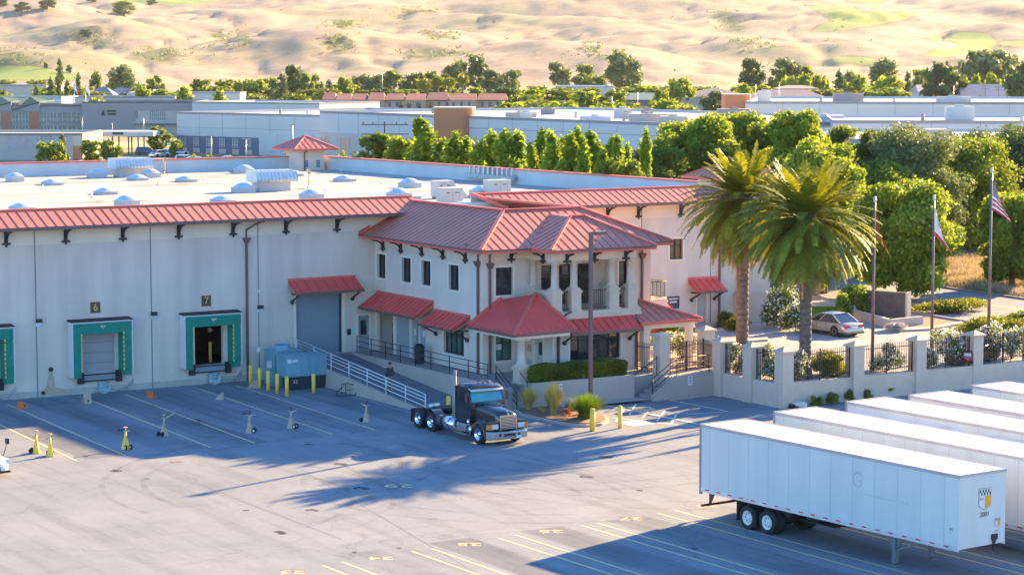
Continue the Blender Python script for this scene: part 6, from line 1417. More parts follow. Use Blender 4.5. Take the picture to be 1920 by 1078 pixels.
def limbs(mb, H, Rw, C, r0, kind):
    zt = {'oak':.38,'column':.85,'conifer':.95,'euc':.5,'dome':.2}[kind]*H
    pts = [Vector((0,0,0))]; 
    for i in range(1,5): pts.append(Vector(((rng.random()-.5)*r0*1.5,(rng.random()-.5)*r0*1.5,zt*i/4)))
    for i in range(4): mb.cyl(pts[i], pts[i+1], r0*(1.15-.18*i), r0*(.97-.18*i), 9)
    if kind in ('oak','euc'):
        for c in C[::max(1,len(C)//9)]:
            p = pts[2+int(rng.random()*2)]; c = Vector(c); m_ = p.lerp(c,.5)+Vector((0,0,.12*H*.3)); mb.cyl(p, m_, r0*.45, r0*.28, 6, caps=False); mb.cyl(m_, c, r0*.28, r0*.08, 6, caps=False)
def tree(name, label, loc, H, Rw, kind='oak', leaf='oak', n=9000, size=.34, nl=34, r0=None, group=None, shell=.5):
    t = thing(name, label, 'tree', loc, 0, group); C, S = lobes(kind, H, Rw, nl); r0 = r0 or H*.028
    mb = MB(); limbs(mb, H, Rw, C, r0, kind); mb.build('trunk', 'bark', t, local=True)
    quads('crown', leaves(C, S, n, size, shell), leaf, t); return t
def at(px, D, z=1.3): 
    l = (px-960)/FPX*D; return (fx*D+rx*l, fy*D+ry*l, z)
def hgt(py, D, z=1.3): return CAMH+D*(118-py)/FPX-z
# big trees beside and behind the warehouse's right wall
GN = 'tall trees beyond the warehouse and the road'
for px, py, D, wpx, leaf, kind, n, lab in [
 (1232,268,190,120,'oak','oak',9000,'dark rounded tree at the right end of the upright row, behind the roof parapet'),
 (1300,212,196,150,'maple','oak',12000,'large fresh green broadleaf tree left of the left-hand palm crown'),
 (1378,203,204,120,'maple','oak',10000,'bright yellow-green tree rising above the left-hand palm'),
 (1445,222,198,110,'oak','oak',9000,'olive green tree in the middle of the tree bank behind the palms'),
 (1492,218,188,110,'maple','euc',9000,'feathery yellow-green tree behind the right-hand palm, before the white roofs'),
 (1545,258,176,150,'maple','oak',12000,'broad sunlit green tree right of the right-hand palm crown'),
 (1605,232,200,110,'oak','oak',9000,'dark-topped tree standing above the right-hand palm in front of a flat roof'),
 (1712,240,196,160,'euc','oak',11000,'grey-green rounded tree alone against the pale blue warehouse wall'),
 (1650,300,190,130,'oak','oak',8000,'dark tree between the grey-green one and the sunlit oak'),
 (1692,345,171,225,'maple','oak',17000,'wide sunlit oak by the road behind the left and middle flags'),
 (1815,262,214,170,'oak','oak',10000,'big dark tree left of the tallest flagpole top, filling the right background'),
 (1880,240,225,190,'pine','oak',11000,'darkest tree, at the right edge with lit top twigs'),
 (1770,330,208,120,'oak','oak',7000,'dark low tree between the middle and tallest flagpoles'),
 (1840,375,220,150,'pine','oak',8000,'shaded bushy tree behind the dry grass bank'),
 (1903,362,180,110,'maple','oak',7000,'sunlit green tree leaning in at the right edge above the grass'),
 (1955,250,228,160,'oak','oak',7000,'dark tree cut off by the right edge of the picture'),
 (1160,290,175,90,'oak','oak',6000,'low dark tree peeping over the parapet left of the big green trees')]:
    H = hgt(py, D)*1.05; tree('broadleaf_tree', lab, at(px, D), H, wpx/2*D/FPX*(1.06 if wpx > 200 else 1.32), kind, leaf, int(n*3.4), .24, 110, group=GN, shell=.25)
# upright row behind the long parapet
row = [(706,236,'oak',44),(724,250,'poplar',30),(752,240,'maple',34),(793,215,'poplar',34),(771,256,'poplar',24),(828,256,'poplar',26),(853,243,'poplar',26),(876,252,'poplar',24),(901,258,'poplar',22),(921,242,'poplar',26),(946,238,'poplar',28),(971,241,'poplar',28),(996,262,'poplar',20),(1014,235,'poplar',20),(1036,240,'poplar',26),(1056,253,'poplar',20),(1068,243,'poplar',24),(1085,233,'poplar',20),(1111,240,'poplar',28),(1147,250,'poplar',24),(1160,247,'poplar',20),(1174,264,'poplar',18),(1211,236,'poplar',15),(1096,262,'poplar',22),(1130,276,'poplar',24)]
ordn = ['first','second','third','fourth','fifth','sixth','seventh','eighth','ninth','tenth','eleventh','twelfth','thirteenth','fourteenth','fifteenth','sixteenth','seventeenth','eighteenth','nineteenth','twentieth','twenty-first','twenty-second','twenty-third','twenty-fourth','twenty-fifth']
pp = [tree('upright_tree', 'x', (0,0,-50), 12, .92, 'column', 'poplar', 8500, .26, 26, .12), tree('upright_tree', 'x', (0,0,-50), 12, .92, 'column', 'poplar', 8500, .26, 22, .12), tree('upright_tree', 'x', (0,0,-50), 12, .92, 'column', 'poplar', 8500, .26, 30, .12)]
bp_ = [tree('upright_tree', 'x', (0,0,-50), 12, 2.2, 'oak', 'oak', 7000, .32, 30, .2), tree('upright_tree', 'x', (0,0,-50), 12, 1.6, 'oak', 'maple', 7000, .32, 30, .2)]
used_ = set()
for i, (px, py, leaf, wpx) in enumerate(sorted(row)):
    xx = 103.5+(1.5 if i % 2 else 0); p = PXp(px, 250, xx); D = p.x*fx+p.y*fy; H = hgt(py, D)
    pr = bp_[0] if leaf == 'oak' else (bp_[1] if leaf == 'maple' else pp[i % 3]); rw = 2.2 if leaf == 'oak' else (1.6 if leaf == 'maple' else .92)
    s = wpx/2*D/FPX/rw*2.1; lab = f'{ordn[i]} tree from the left in the upright row behind the parapet' + (' (tallest)' if px == 793 else (', bushy' if leaf == 'oak' else ''))
    if pr.name not in used_: o = pr; used_.add(pr.name); o.location = (p.x,p.y,1.3); o.rotation_euler = (0,0,i*1.7); o['label'] = lab
    else: o = dup(pr, (p.x,p.y,1.3), i*1.7, lab)
    o.scale = (s,s,H/12); o['group'] = 'upright trees in a row behind the parapet'
for i, (px, py, w_) in enumerate([(905,232,110),(860,238,80),(735,262,90),(1060,262,120)]):
    p = PXp(px, 250, 109); D = p.x*fx+p.y*fy; tree('olive_tree', ['grey-green loose tree behind the upright row by the brown round tower','olive tree just right of the brown round tower behind the row','dark shrubby tree at the left start of the upright row','dull green tree mass behind the middle of the upright row'][i], (p.x,p.y,1.3), hgt(py,D), w_/2*D/FPX, 'oak', 'euc' if i < 2 else 'oak', 7000, .32, 30, group='trees behind the upright row')
for i, (px, D, w_, h) in enumerate([(395,250,30,1.4),(428,252,34,2.2),(505,254,50,2.6),(545,252,44,2.4),(640,246,40,2.6),(668,240,34,2.6),(365,256,18,1.0)]):
    # shrubs showing over the far parapet
    zt = CAMH+D*(118-(276 if i not in (0,6) else 286))/FPX; t = tree('shrub_tree', ['low bright bush over the far parapet, third from the left','bright green bush over the far parapet beside the street lamps','wide leafy bush over the far parapet left of the corner tower','bush over the far parapet touching the corner tower','bush just right of the corner tower','small bright bush right of the corner tower by the pale wall','tiny bright bush over the far parapet by the white cars'][i], at(px,D,0), zt, w_/2*D/FPX, 'dome', 'rose', 2600, .3, 16, group='bushes over the far parapet')
# palms
def palm(name, lab, base, Ht, nf, flen, tw, seed, dead=26):
    rs = np.random.default_rng(seed); t = thing(name, lab, 'palm tree', base)
    mb = MB(); z = 0; k = 26
    for i in range(k):
        z0, z1 = Ht*i/k, Ht*(i+1)/k; r = tw*(1.25 if i == 0 else (1.06 if i == 1 else .97+.03*math.sin(i*2.1))); mb.cyl((0,0,z0),(0,0,z1+.02),r*1.03,r*.96,16)
    mb.ell((0,0,Ht+.05),(tw*1.55,tw*1.55,tw*2.0),14,8); mb.build('trunk', mat('palm_trunk_'+str(seed), (.13,.105,.09), .95, var=.3, vs=5, bump=1., bs=9), t, local=True)
    def frond(az, el, L, m_curve, V, leafw=.11, nleaf=40, lf=.58, droop=.0):
        p = np.array([math.cos(az)*tw*.9, math.sin(az)*tw*.9, Ht+.25+.35*max(0,math.sin(el))]); d = np.array([math.cos(az)*math.cos(el), math.sin(az)*math.cos(el), math.sin(el)]); st = L/nleaf; side0 = np.array([-math.sin(az), math.cos(az), 0.])
        tip = None
        for i in range(nleaf):
            q = i/nleaf; d = d+np.array([0,0,-m_curve*st*(.35+1.5*q)]); d /= np.linalg.norm(d); pn = p+d*st; up = np.cross(d, side0); up /= np.linalg.norm(up)
            if up[2] < 0: up = -up
            # rachis
            w_ = .035*(1-q)+.008
            V += [p-side0*w_, p+side0*w_, pn+side0*w_, pn-side0*w_]
            ll = lf*(math.sin(math.pi*min(1,.12+q*.86))**.6)*(1 if q > .08 else .35)
            for s in (-1,1):
                dr = side0*s*.80+d*.62+up*(.10-.25*droop)+rs.normal(size=3)*.07+np.array([0,0,-.12-droop*.4]); dr /= np.linalg.norm(dr); e = p+dr*ll*(.85+.3*rs.random()); wv = d*leafw*.5
                mid = p+dr*ll*.55+np.array([0,0,.02])
                V += [p-wv, p+wv, mid+wv*.9, mid-wv*.9]; e2 = e+np.array([0,0,-.10*ll]); V += [mid-wv*.9, mid+wv*.9, e2+wv*.15, e2-wv*.15]
            p = pn
    V = []
    for i in range(nf):
        q = (i+.5)/nf; el = R(76)-R(140)*q**.74+rs.normal()*.07; az = i*2.39996+rs.normal()*.12
        frond(az, el, flen*(.80+.24*min(1,q*2))*(.92+.16*rs.random()), .07+.13*math.cos(max(0,el))+.03*rs.random(), V)
    quads('crown', V, 'palm', t)
    V = []
    for i in range(dead): frond(rs.random()*6.283, R(-48)-R(34)*rs.random(), flen*(.85+.35*rs.random()), .30, V, .05, 34, .36, .6)
    quads('dead_fronds', V, 'deadpalm', t)
    return t
palm('date_palm', 'left-hand date palm, farther back, with grey dead fronds hanging below its crown', tuple(G(1391,664,1.3)), 9.3, 165, 3.95, .40, 3, 80)
palm('date_palm', 'right-hand date palm, nearer, with a lower yellow-green crown', tuple(G(1509,709,1.3)), 8.9, 190, 4.1, .36, 8, 34)
# hedges and shrubs
def hedge(lab, x0, x1, y0, y1, z0, z1, leaf='hedge', n=9000, size=.10, name='clipped_hedge', rz=0, wob=.05, cat='hedge'):
    t = thing(name, lab, cat, ((x0+x1)/2,(y0+y1)/2,z0), rz); lx, ly, h = (x1-x0)/2, (y1-y0)/2, z1-z0
    mb = MB(); mb.box(-lx*.9,lx*.9,-ly*.8,ly*.8,0,h*.9); mb.build('branches', mat('hedge_dark_core', (.03,.035,.015), .95), t, local=True)  # near-black core box stands in for the dark depth between the leaves
    d = rng.random((n,3))*2-1; ax = rng.choice(3, n, p=np.array([lx*0+ly*h, lx*h, lx*ly*1.3])/(ly*h+lx*h+lx*ly*1.3)); sg = np.sign(rng.random(n)-.35)
    for k in range(3): d[ax == k, k] = (sg if k < 2 else np.abs(sg))[ax == k]*(.93+.1*rng.random((ax == k).sum()))
    P = d*np.array([lx,ly,h/2])+np.array([0,0,h/2]); P += np.sin(P[:,[1,2,0]]*3.1+1)*wob+rng.normal(size=(n,3))*.025
    a = rng.normal(size=(n,3)); a /= np.linalg.norm(a,axis=1)[:,None]; b = np.cross(a, rng.normal(size=(n,3))); b /= np.linalg.norm(b,axis=1)[:,None]; s = size*(.6+.8*rng.random(n))[:,None]
    V = np.empty((n,4,3)); V[:,0] = P-a*s; V[:,1] = P-b*s*.6; V[:,2] = P+a*s; V[:,3] = P+b*s*.6
    quads('foliage', V.reshape(-1,3), leaf, t); return t
hedge('long clipped green hedge on the planter wall below the bay window', 67.15, 73.45, 105.95, 107.15, 1.35, 2.22, n=26000, size=.075)
def bush(lab, px, py, w_, h, leaf='rose', flower=None, n=2600, size=.11, nf=0, z=1.3, kind='dome', name='flowering_bush', cat='bush', wy=None, group=None):
    g = G(px, py, z)
    if z > 1 and 1340 < px < 1930 and py > 660:
        if px < 1480 and g.x < 79.5+w_*.35: g = PXp(px, py, 79.5+w_*.35)
        if g.y < 99.3+w_*.35: g = PYp(px, py, 99.3+w_*.35)
    t = thing(name, lab, cat, (g.x,g.y,z), 0, group); C, S = lobes('dome', h*1.15, w_/2, 16)
    if wy: C = [(a, b*wy, c) for a, b, c in C]
    mb = MB(); [mb.cyl((0,0,0),(c[0]*.7,c[1]*.7,c[2]*.8),.03,.01,5) for c in C[::3]]; mb.build('stems', 'bark', t, local=True)
    quads('foliage', leaves(C,S,n,size,.3), leaf, t)
    if flower: quads('blossom', leaves(C,[(a*1.06,b*1.06,c*1.06) for a,b,c in S],nf,size*1.25,.93,0,1.0), flower, t)
    return t
RG = 'flowering bushes behind the spiked fence'
for px, py, w_, h, lab in [(1334,674,1.6,1.3,'white rose bush behind the fence panel next to the gate landing'),(1372,690,1.7,1.5,'white rose bush left of the second wall pillar'),(1394,706,1.2,1.2,'pale rose bush close behind the second wall pillar'),(1432,708,1.8,1.7,'white rose bush between the second and corner pillars'),(1450,722,1.3,1.3,'rose bush tucked behind the corner pillar, on its left'),(1497,722,1.5,1.5,'pale pink rose bush just right of the corner pillar at the palm foot'),
    (1664,704,1.9,1.6,'white rose bush in the middle of the panel by the left flagpole'),(1740,700,1.2,1.1,'small white rose bush at the foot of the middle flagpole'),(1775,697,2.3,2.0,'large white rose bush right of the middle flagpole'),(1802,700,1.5,1.3,'yellow-lit rose bush left of the red car pillar'),
    (1862,692,2.5,2.2,'large white rose bush in front of the dark red car'),(1895,690,2.2,1.7,'white rose bush at the right edge behind the fence'),(1280,672,1.8,1.6,'white rose bush behind the right leaf of the gate'),(1262,660,1.4,1.2,'pale flowering bush behind the left leaf of the gate')]:
    bush(lab, px, py, w_*1.1, h, 'rose', 'petal', 2200, .10, 1000, group=RG)
bush('low yellow-green clipped bush left of the corner pillar', 1440, 690, 2.4, .95, 'hedge', None, 3600, .09, name='round_bush'); bush('dense rounded yellow-topped bush right of the right-hand palm trunk', 1545, 706, 3.2, 1.35, 'hedge', None, 6500, .085, name='round_bush'); bush('low ground-hugging yellow-green bush at the foot of the rounded bush', 1570, 716, 2.6, .5, 'rose', None, 2600, .09, name='round_bush')
bush('tall white-flowering oleander against the stone corner pilaster', 1468, 612, 3.9, 2.6, 'oak', 'petal', 7000, .13, 1500, name='oleander'); bush('second white oleander, lower, beside the beige car', 1492, 622, 2.2, 1.7, 'oak', 'petal', 3500, .12, 800, name='oleander')
bush('red-leaved bush between the gate porch posts', 1236, 638, 2.2, 2.3, 'redleaf', None, 4500, .11, name='red_bush'); bush('rounded dark green bush right of the red bush', 1262, 640, 1.4, 1.4, 'hedge', None, 3000, .09, name='round_bush'); bush('yellow-green flowering bush at the foot of the red bush', 1245, 655, 2.0, 1.0, 'rose', 'petal', 2600, .1, 120, name='round_bush')
bush('small clipped bush at the downspout of the right wall', 1360, 612, 1.6, .9, 'hedge', None, 2600, .09, name='round_bush'); bush('low bush beside the lawn by the pilaster', 1385, 620, 2.0, .8, 'hedge', None, 2600, .09, name='round_bush')
bush('lavender clump in the bed before the stone planter', 1680, 622, 2.3, .6, 'lavender', None, 2400, .07, name='lavender_clump', wy=.5); bush('green spreading shrub left of the dark entrance wall', 1602, 596, 3.0, 2.2, 'maple', None, 3600, .15, name='shrub'); bush('pale trailing shrub behind the car by the planter', 1577, 602, 1.6, 1.8, 'maple', None, 2000, .13, name='shrub')
bush('low hedge strip between the car park and the road', 1790, 586, 8.0, .9, 'hedge', None, 7000, .12, name='low_hedge', wy=.25); bush('broad olive hedge at the right beside the road', 1870, 624, 7.5, 1.0, 'hedge', None, 8000, .12, name='low_hedge', wy=.35); bush('dark round bush at the right edge beyond the red car', 1915, 618, 2.6, 1.1, 'oak', None, 2500, .12, name='round_bush')
for i, (px, py, w_) in enumerate([(1531,761,.95),(1561,757,1.05),(1592,752,.9),(1622,750,.9),(1663,743,.9)]):
    bush(['first small yellow-green tuft at the corner pillar','second small yellow-green tuft along the fence wall','third, dull green tuft along the fence wall','fourth, sunlit tuft along the fence wall','last dark green tuft along the fence wall'][i], px, py, w_, .6, 'rose' if i in (0,1,3) else 'hedge', None, 1200, .07, z=0, name='low_tuft', group='tufts at the foot of the fence wall')
def clump(lab, x, y, z, h, w_, n, leaf, name='grass_clump', parent=None, plume=0):
    t = thing(name, lab, 'ornamental grass', (x,y,z)); V = []
    for i in range(n):
        a = rng.random()*6.283; r = (rng.random()**.7)*w_*.12; l = h*(.65+.45*rng.random()); ln = rng.random()**.8*1.0; b = np.array([math.cos(a)*r, math.sin(a)*r, 0]); dv_ = np.array([math.cos(a), math.sin(a), 0.]); sd_ = np.array([-math.sin(a), math.cos(a), 0.])*.012
        p0 = b; 
        for s in range(3):
            q = (s+1)/3; p1 = b+dv_*w_*.5*ln*q**1.7+np.array([0,0,l*(q-.28*ln*q*q)]); V += [p0-sd_*(1.2-s*.3), p0+sd_*(1.2-s*.3), p1+sd_*(.9-s*.3), p1-sd_*(.9-s*.3)]; p0 = p1
    quads('blades', V, leaf, t); return t
clump('golden fountain grass by the foot of the concrete steps', 66.0, 104.7, .15, 1.35, 1.3, 900, 'gold'); clump('tallest golden fountain grass in the middle of the planting island', 66.35, 102.7, .15, 1.75, 1.4, 1200, 'gold'); clump('wide bright green grass clump at the lamp post', 67.0, 100.5, .15, 1.35, 2.3, 2600, 'grass')
for i, (x, y, w_, lf) in enumerate([(66.7,103.6,.7,'redleaf'),(67.2,102.2,.9,'rose'),(66.3,101.3,.6,'redleaf'),(67.9,101.9,.8,'lavender'),(66.1,103.5,.5,'gold'),(67.9,103.4,.7,'redleaf'),(66.6,100.4,.6,'rose')]):
    g = thing('bedding_plant', ['purple-leaved plant between the golden grasses','green ground plant in the middle of the bed','small rusty plant at the kerb of the bed','pale grey plant behind the green clump','small golden tuft by the first fountain grass','rusty plant at the back of the bed','yellow-flowered plant before the green clump'][i], 'plant', (x,y,.18)); C, S = lobes('dome', .5, w_/2, 7); quads('foliage', leaves(C,S,350,.06,.3), lf, g)
# dry grass bank and verges beyond the road: uncountable
def blades(name, lab, poly, z, n, h, leaf, cat='grass', lean=.35, w_=.05, hump=0):
    Q = np.array([tuple(G(px,py,z))[:2] for px,py in poly]); lo, hi = Q.min(0), Q.max(0); P = lo+rng.random((n*3,2))*(hi-lo); P = P[sdist(P, Q) > 0][:n]; n = len(P)
    hh = h*(.5+.8*rng.random(n))*(.75+.5*np.sin(P[:,0]*.9)*np.cos(P[:,1]*.7)); a = rng.random(n)*6.283; s = np.stack([np.cos(a),np.sin(a),np.zeros(n)],1)*w_; b = np.column_stack([P, np.full(n, z)+hump*np.exp(-((P-Q.mean(0))**2).sum(1)/60)]); tp = b+np.stack([rng.normal(size=n)*lean*hh, rng.normal(size=n)*lean*hh, hh],1)
    V = np.empty((n,3,3)); V[:,0] = b-s; V[:,1] = b+s; V[:,2] = tp; o = quads(name, V.reshape(-1,3), leaf, None, True); return tag(o, lab, cat, kind='stuff')
blades('dry_grass', 'golden dry grass bank beyond the road', [(1690,512),(1765,462),(1935,462),(1960,565),(1900,556),(1770,538),(1700,528)], 1.3, 42000, .8, 'dry')
blades('lawn_grass', 'short dark lawn grass by the stone pilaster', [(1400,604),(1480,598),(1600,590),(1560,575),(1430,575),(1380,598)], 1.32, 16000, .14, 'grass', w_=.03)
sheet('verge', [tuple(G(x,y,1.3))[:2] for x,y in [(1600,540),(1700,440),(2000,420),(2100,620),(1925,566),(1770,540)]], 1.31, mat('dry_verge', (.34,.28,.19), .95, var=.25, vs=.6, tint=(.20,.15,.10)))
# ================================================================ the valley behind
def zt_(py, D): return CAMH+D*(118-py)/FPX
def bmat(name, col, **k): return mat(name, col, .8, var=.04, vs=.08, **k)
M['bwhite'] = bmat('far_white_wall', (.52,.52,.51)); M['bblue'] = bmat('far_pale_wall', (.52,.50,.47)); M['bbeige'] = bmat('far_beige_wall', (.46,.40,.34)); M['bgrey'] = bmat('far_grey_wall', (.31,.265,.25)); M['bterra'] = bmat('far_terracotta_wall', (.52,.19,.085)); M['bbrick'] = bmat('far_brick_panel', (.46,.17,.10))
M['broof'] = bmat('far_white_roof', (.50,.47,.42)); M['bwin'] = glassmat('far_window', (.05,.13,.15), .15, .8); M['bdark'] = bmat('far_dark_wall', (.14,.15,.20)); M['tile'] = mat('far_red_tile', (.24,.085,.07), .8, var=.15, vs=.3); M['tilegrey'] = mat('far_mauve_roof', (.30,.22,.21), .8, var=.1, vs=.2); M['bgreen'] = bmat('far_green_metal', (.015,.07,.05)); M['slate'] = mat('far_slate_roof', (.20,.22,.27), .8, var=.1, vs=.2)
def block(name, lab, px0, D0, px1, D1, ztop, depth, m='bwhite', roof='broof', cat='building', zb=-.3, par=.5, parts=None):
    a = Vector(at(px0, D0, zb)); b = Vector(at(px1, D1, zb)); u = (b-a).normalized(); v = Vector((-u.y,u.x,0))
    if v.dot(_fh) < 0: v = -v
    t = thing(name, lab, cat, tuple(a)); L = (b-a).length
    mb = MB(); h = ztop-zb
    def q(s, k, z): p = a+u*s+v*k; return (p.x,p.y,z)
    mb.add([q(0,0,zb),q(L,0,zb),q(L,depth,zb),q(0,depth,zb),q(0,0,ztop),q(L,0,ztop),q(L,depth,ztop),q(0,depth,ztop)], [(0,1,5,4),(1,2,6,5),(2,3,7,6),(3,0,4,7)], 0)
    w_ = .35
    for (s0,k0,s1,k1) in ((0,0,L,w_),(0,depth-w_,L,depth),(0,w_,w_,depth-w_),(L-w_,w_,L,depth-w_)): mb.prism([q(s0,k0,ztop-par-.01),q(s1,k0,ztop-par-.01),q(s1,k1,ztop-par-.01),q(s0,k1,ztop-par-.01)], (0,0,par+.012), 0)
    mb.build('wall', m, t)
    r_ = MB(); r_.add([q(w_,w_,ztop-par),q(L-w_,w_,ztop-par),q(L-w_,depth-w_,ztop-par),q(w_,depth-w_,ztop-par)], [(0,1,2,3)]); r_.build('roof', roof, t)
    return t, q, L
def pane(t, q, s0, s1, z0, z1, m='bwin', name='window', d=-.06, mull=0, fr='bwhite'):
    mb = MB(); mb.prism([q(s0,d,z0),q(s1,d,z0),q(s1,0.0,z0),q(s0,0.0,z0)], (0,0,z1-z0)); o = mb.build(name, m, t)
    if mull:
        mb = MB()
        for i in range(mull+1): s = s0+(s1-s0)*i/mull; mb.prism([q(s-.07,d-.05,z0),q(s+.07,d-.05,z0),q(s+.07,d,z0),q(s-.07,d,z0)], (0,0,z1-z0))
        mb.prism([q(s0,d-.04,z0+(z1-z0)*.28),q(s1,d-.04,z0+(z1-z0)*.28),q(s1,d,z0+(z1-z0)*.28),q(s0,d,z0+(z1-z0)*.28)], (0,0,.1))
        mb.build('mullion', fr, o)
    return o
def sp(t_q, px, D0, L, px0, px1): return (px-px0)/(px1-px0)*L
# grey office with the green sign, and its brick-panelled wing
D = 628; t, q, L = block('grey_office', 'long dark grey office block with a small green sign and a recessed glazed entrance', 155, D, 366, D, zt_(190,D), 30, 'bgrey', 'bgrey')
k = D/FPX
pane(t,q,(256-155)*k,(333-155)*k,zt_(250,D),zt_(208,D),'bbeige','entrance_recess',-.05); pane(t,q,(282-155)*k,(312-155)*k,zt_(224,D),zt_(208,D),'bwin','window',-.12,8); pane(t,q,(256-155)*k,(260-155)*k,zt_(222,D),zt_(208,D),'bwin','window',-.12); pane(t,q,(333-155)*k,(340-155)*k,zt_(231,D),zt_(208,D),'bwin','window',-.12); pane(t,q,(256-155)*k,(345-155)*k,zt_(233,D),zt_(231,D),'bdark','canopy',-1.5); pane(t,q,(286-155)*k,(312-155)*k,zt_(245,D),zt_(234,D),'bwin','window',-.12,6)
mb = MB(); c = (193-155)*k; mb.prism([q(c-.2,-.1,zt_(216,D)),q(c+1.0,-.1,zt_(216,D)),q(c+.4,-.1,zt_(205,D))], tuple(Vector(q(0,-.1,0))-Vector(q(0,0,0)))); 
for r0,r1 in ((206,210),(212,215.5)):
    for i in range(9): s = c+1.5+i*.27; mb.prism([q(s,-.1,zt_(r1,D)),q(s+.2,-.1,zt_(r1,D)),q(s+.2,-.02,zt_(r1,D)),q(s,-.02,zt_(r1,D))], (0,0,zt_(r0,D)-zt_(r1,D)))
mb.build('green_sign', 'bgreen', t)
t, q, L = block('office_wing_glazed', 'two-storey office wing with brick panels, window bands and green slanted roofs at the far left', -40, D+4, 154.5, D+4, zt_(197,D), 24, 'bgrey', 'bgrey'); o_ = -40
t.name = 'glazed_office'
for a,b in ((-14,4),(25,57),(78,110),(112,155)):
    pane(t,q,(a-o_)*k,(b-o_)*k,zt_(229,D),zt_(212,D),'bwin','window',-.1,5); pane(t,q,(a-o_)*k,(b-o_)*k,zt_(249,D),zt_(236,D),'bwin','window',-.1,5)
for a,b in ((5,24),(58,77)): pane(t,q,(a-o_)*k,(b-o_)*k,-.3,zt_(211,D),'bbrick','brick_panel',-.2)
for a,b in ((-30,25),(27,78)):
    mb = MB(); mb.prism([q((a-o_)*k,-.4,zt_(208,D)),q((b-o_)*k,-.4,zt_(193,D)),q((b-o_)*k,22,zt_(193,D)+.2),q((a-o_)*k,22,zt_(206,D)+3.5)], (0,0,.35)); mb.prism([q((a-o_)*k,-.3,zt_(208,D)),q((b-o_)*k,-.3,zt_(193,D)),q((b-o_)*k,-.3,zt_(210,D))], tuple(Vector(q(0,.25,0))-Vector(q(0,0,0))), 1); mb.build('slanted_roof', ['bgreen','bgrey'], t)
D = 455; t, q, L = block('low_pink_building', 'low pinkish beige building with a pale band in front of the glazed wing', -60, D, 156, D, zt_(249,D), 22, 'bbeige', 'broof'); t.name = 'low_building'
k = D/FPX; pane(t,q,(16+60)*k,(137+60)*k,zt_(279,D),zt_(254,D),mat('pinkish_panel',(.42,.36,.36),.8),'wall_panel',-.05); pane(t,q,(76+60)*k,(100+60)*k,zt_(260,D),zt_(255,D),'bwin','window',-.12,3); pane(t,q,(138+60)*k,(155+60)*k,-.3,zt_(273,D),'bbrick','brick_panel',-.08)
D = 482; k = D/FPX; t = thing('entrance_canopy', 'long pale canopy on dark posts with green lettering before the grey office', 'canopy', at(155,D,-.3)); A0 = Vector(at(155,D,0)); B0 = Vector(at(289,D,0)); u_ = (B0-A0).normalized(); v_ = Vector((-u_.y,u_.x,0))
mb = MB(); z0, z1 = zt_(255,D), zt_(246,D); mb.prism([(A0.x,A0.y,z0),(B0.x,B0.y,z0),((B0+v_*9).x,(B0+v_*9).y,z0),((A0+v_*9).x,(A0+v_*9).y,z0)], (0,0,z1-z0)); mb.build('deck', 'bblue', t)
for px in (175,187,212,224,242,248,260,271):
    p = Vector(at(px, D+(3 if px in (187,224,248) else 1), 0)); mb = MB(); mb.cyl((p.x,p.y,-.3),(p.x,p.y,z0),.16,n=8); mb.build('post', 'bdark', t)
mb = MB(); 
for i in range(12): p = A0+u_*((213-155)*k+i*.17*1.1)-v_*.05; mb.box(p.x-.06,p.x+.06,p.y-.06,p.y+.02,z0+.35,z0+.85)
mb.build('lettering', 'bgreen', t)
# pale blue warehouse, beige block, round towers and the wide white roofs
t, q, L = block('pale_warehouse', 'pale blue-white warehouse with a dark glazed base beside the car park', 333, 500, 602, 470, 8.5, 60, 'bblue', 'broof'); k = L/(602-333)
pane(t,q,0,(490-333)*k,-.3,3.3,'bdark','base_band',-.06)
for i in range(6): a = (340-333+i*25)*k; pane(t,q,a+.3,a+1.9,1.0,3.0,'bwin','window',-.12,3); pane(t,q,a,a+2.2,-.3,.7,'bbeige','plinth_panel',-.1)
pane(t,q,(505-333)*k,(524-333)*k,.5,4.2,'bwhite','loading_door',-.1); pane(t,q,(545-333)*k,(590-333)*k,3.0,4.0,'bwhite','dock_canopy',-1.2); pane(t,q,0,L,5.1,5.18,'bgrey','wall_groove',-.02)
t, q, L = block('white_roof_warehouse', 'very long pale warehouse with a wide white roof behind the upright trees', 600, 449, 1330, 349, 9.8, 62, 'bblue', 'broof'); k = L/730
pane(t,q,0,213*k,-.3,5.6,'bbeige','beige_lower_wall',-.05); pane(t,q,50*k,70*k,2.4,4.6,'bwin','window',-.1,2); pane(t,q,4*k,22*k,2.4,4.6,'bwin','window',-.1,2); pane(t,q,290*k,L,7.6,7.72,'bgrey','wall_groove',-.03)
for s, w_, kk, h, m_ in ((215,12,30,1.2,'bgrey'),(390,14,26,1.7,'bblue'),(402,10,30,1.6,'bgrey'),(430,8,22,1.2,'bbeige'),(300,26,14,.9,'bbeige'),(345,10,10,1.1,'bblue'),(520,26,34,1.9,'bgrey'),(560,30,10,1.5,'bbeige'),(600,20,10,1.2,'bbeige'),(620,30,40,1.0,'bwhite'),(470,24,10,.8,'bwhite')):
    UN = sorted([215,390,402,430,300,345,520,560,600,620,470]).index(s)+1
    c = q(s*k,kk,0); mb = MB(); mb.obox((c[0],c[1],9.3+h/2),(w_*.22,3.2,h),math.atan2(_r.y,_r.x)); mb.box(c[0]-.5,c[0]+.5,c[1]-.5,c[1]+.5,9.3+h,9.3+h+.3); tag(mb.build('roof_unit', m_), f'{"grey" if m_=="bgrey" else "pale"} cooling box on the wide white roof, {["","first","second","third","fourth","fifth","sixth","seventh","eighth","ninth","tenth","last"][UN]} from the left', 'rooftop unit', 'cooling units on the white roof')
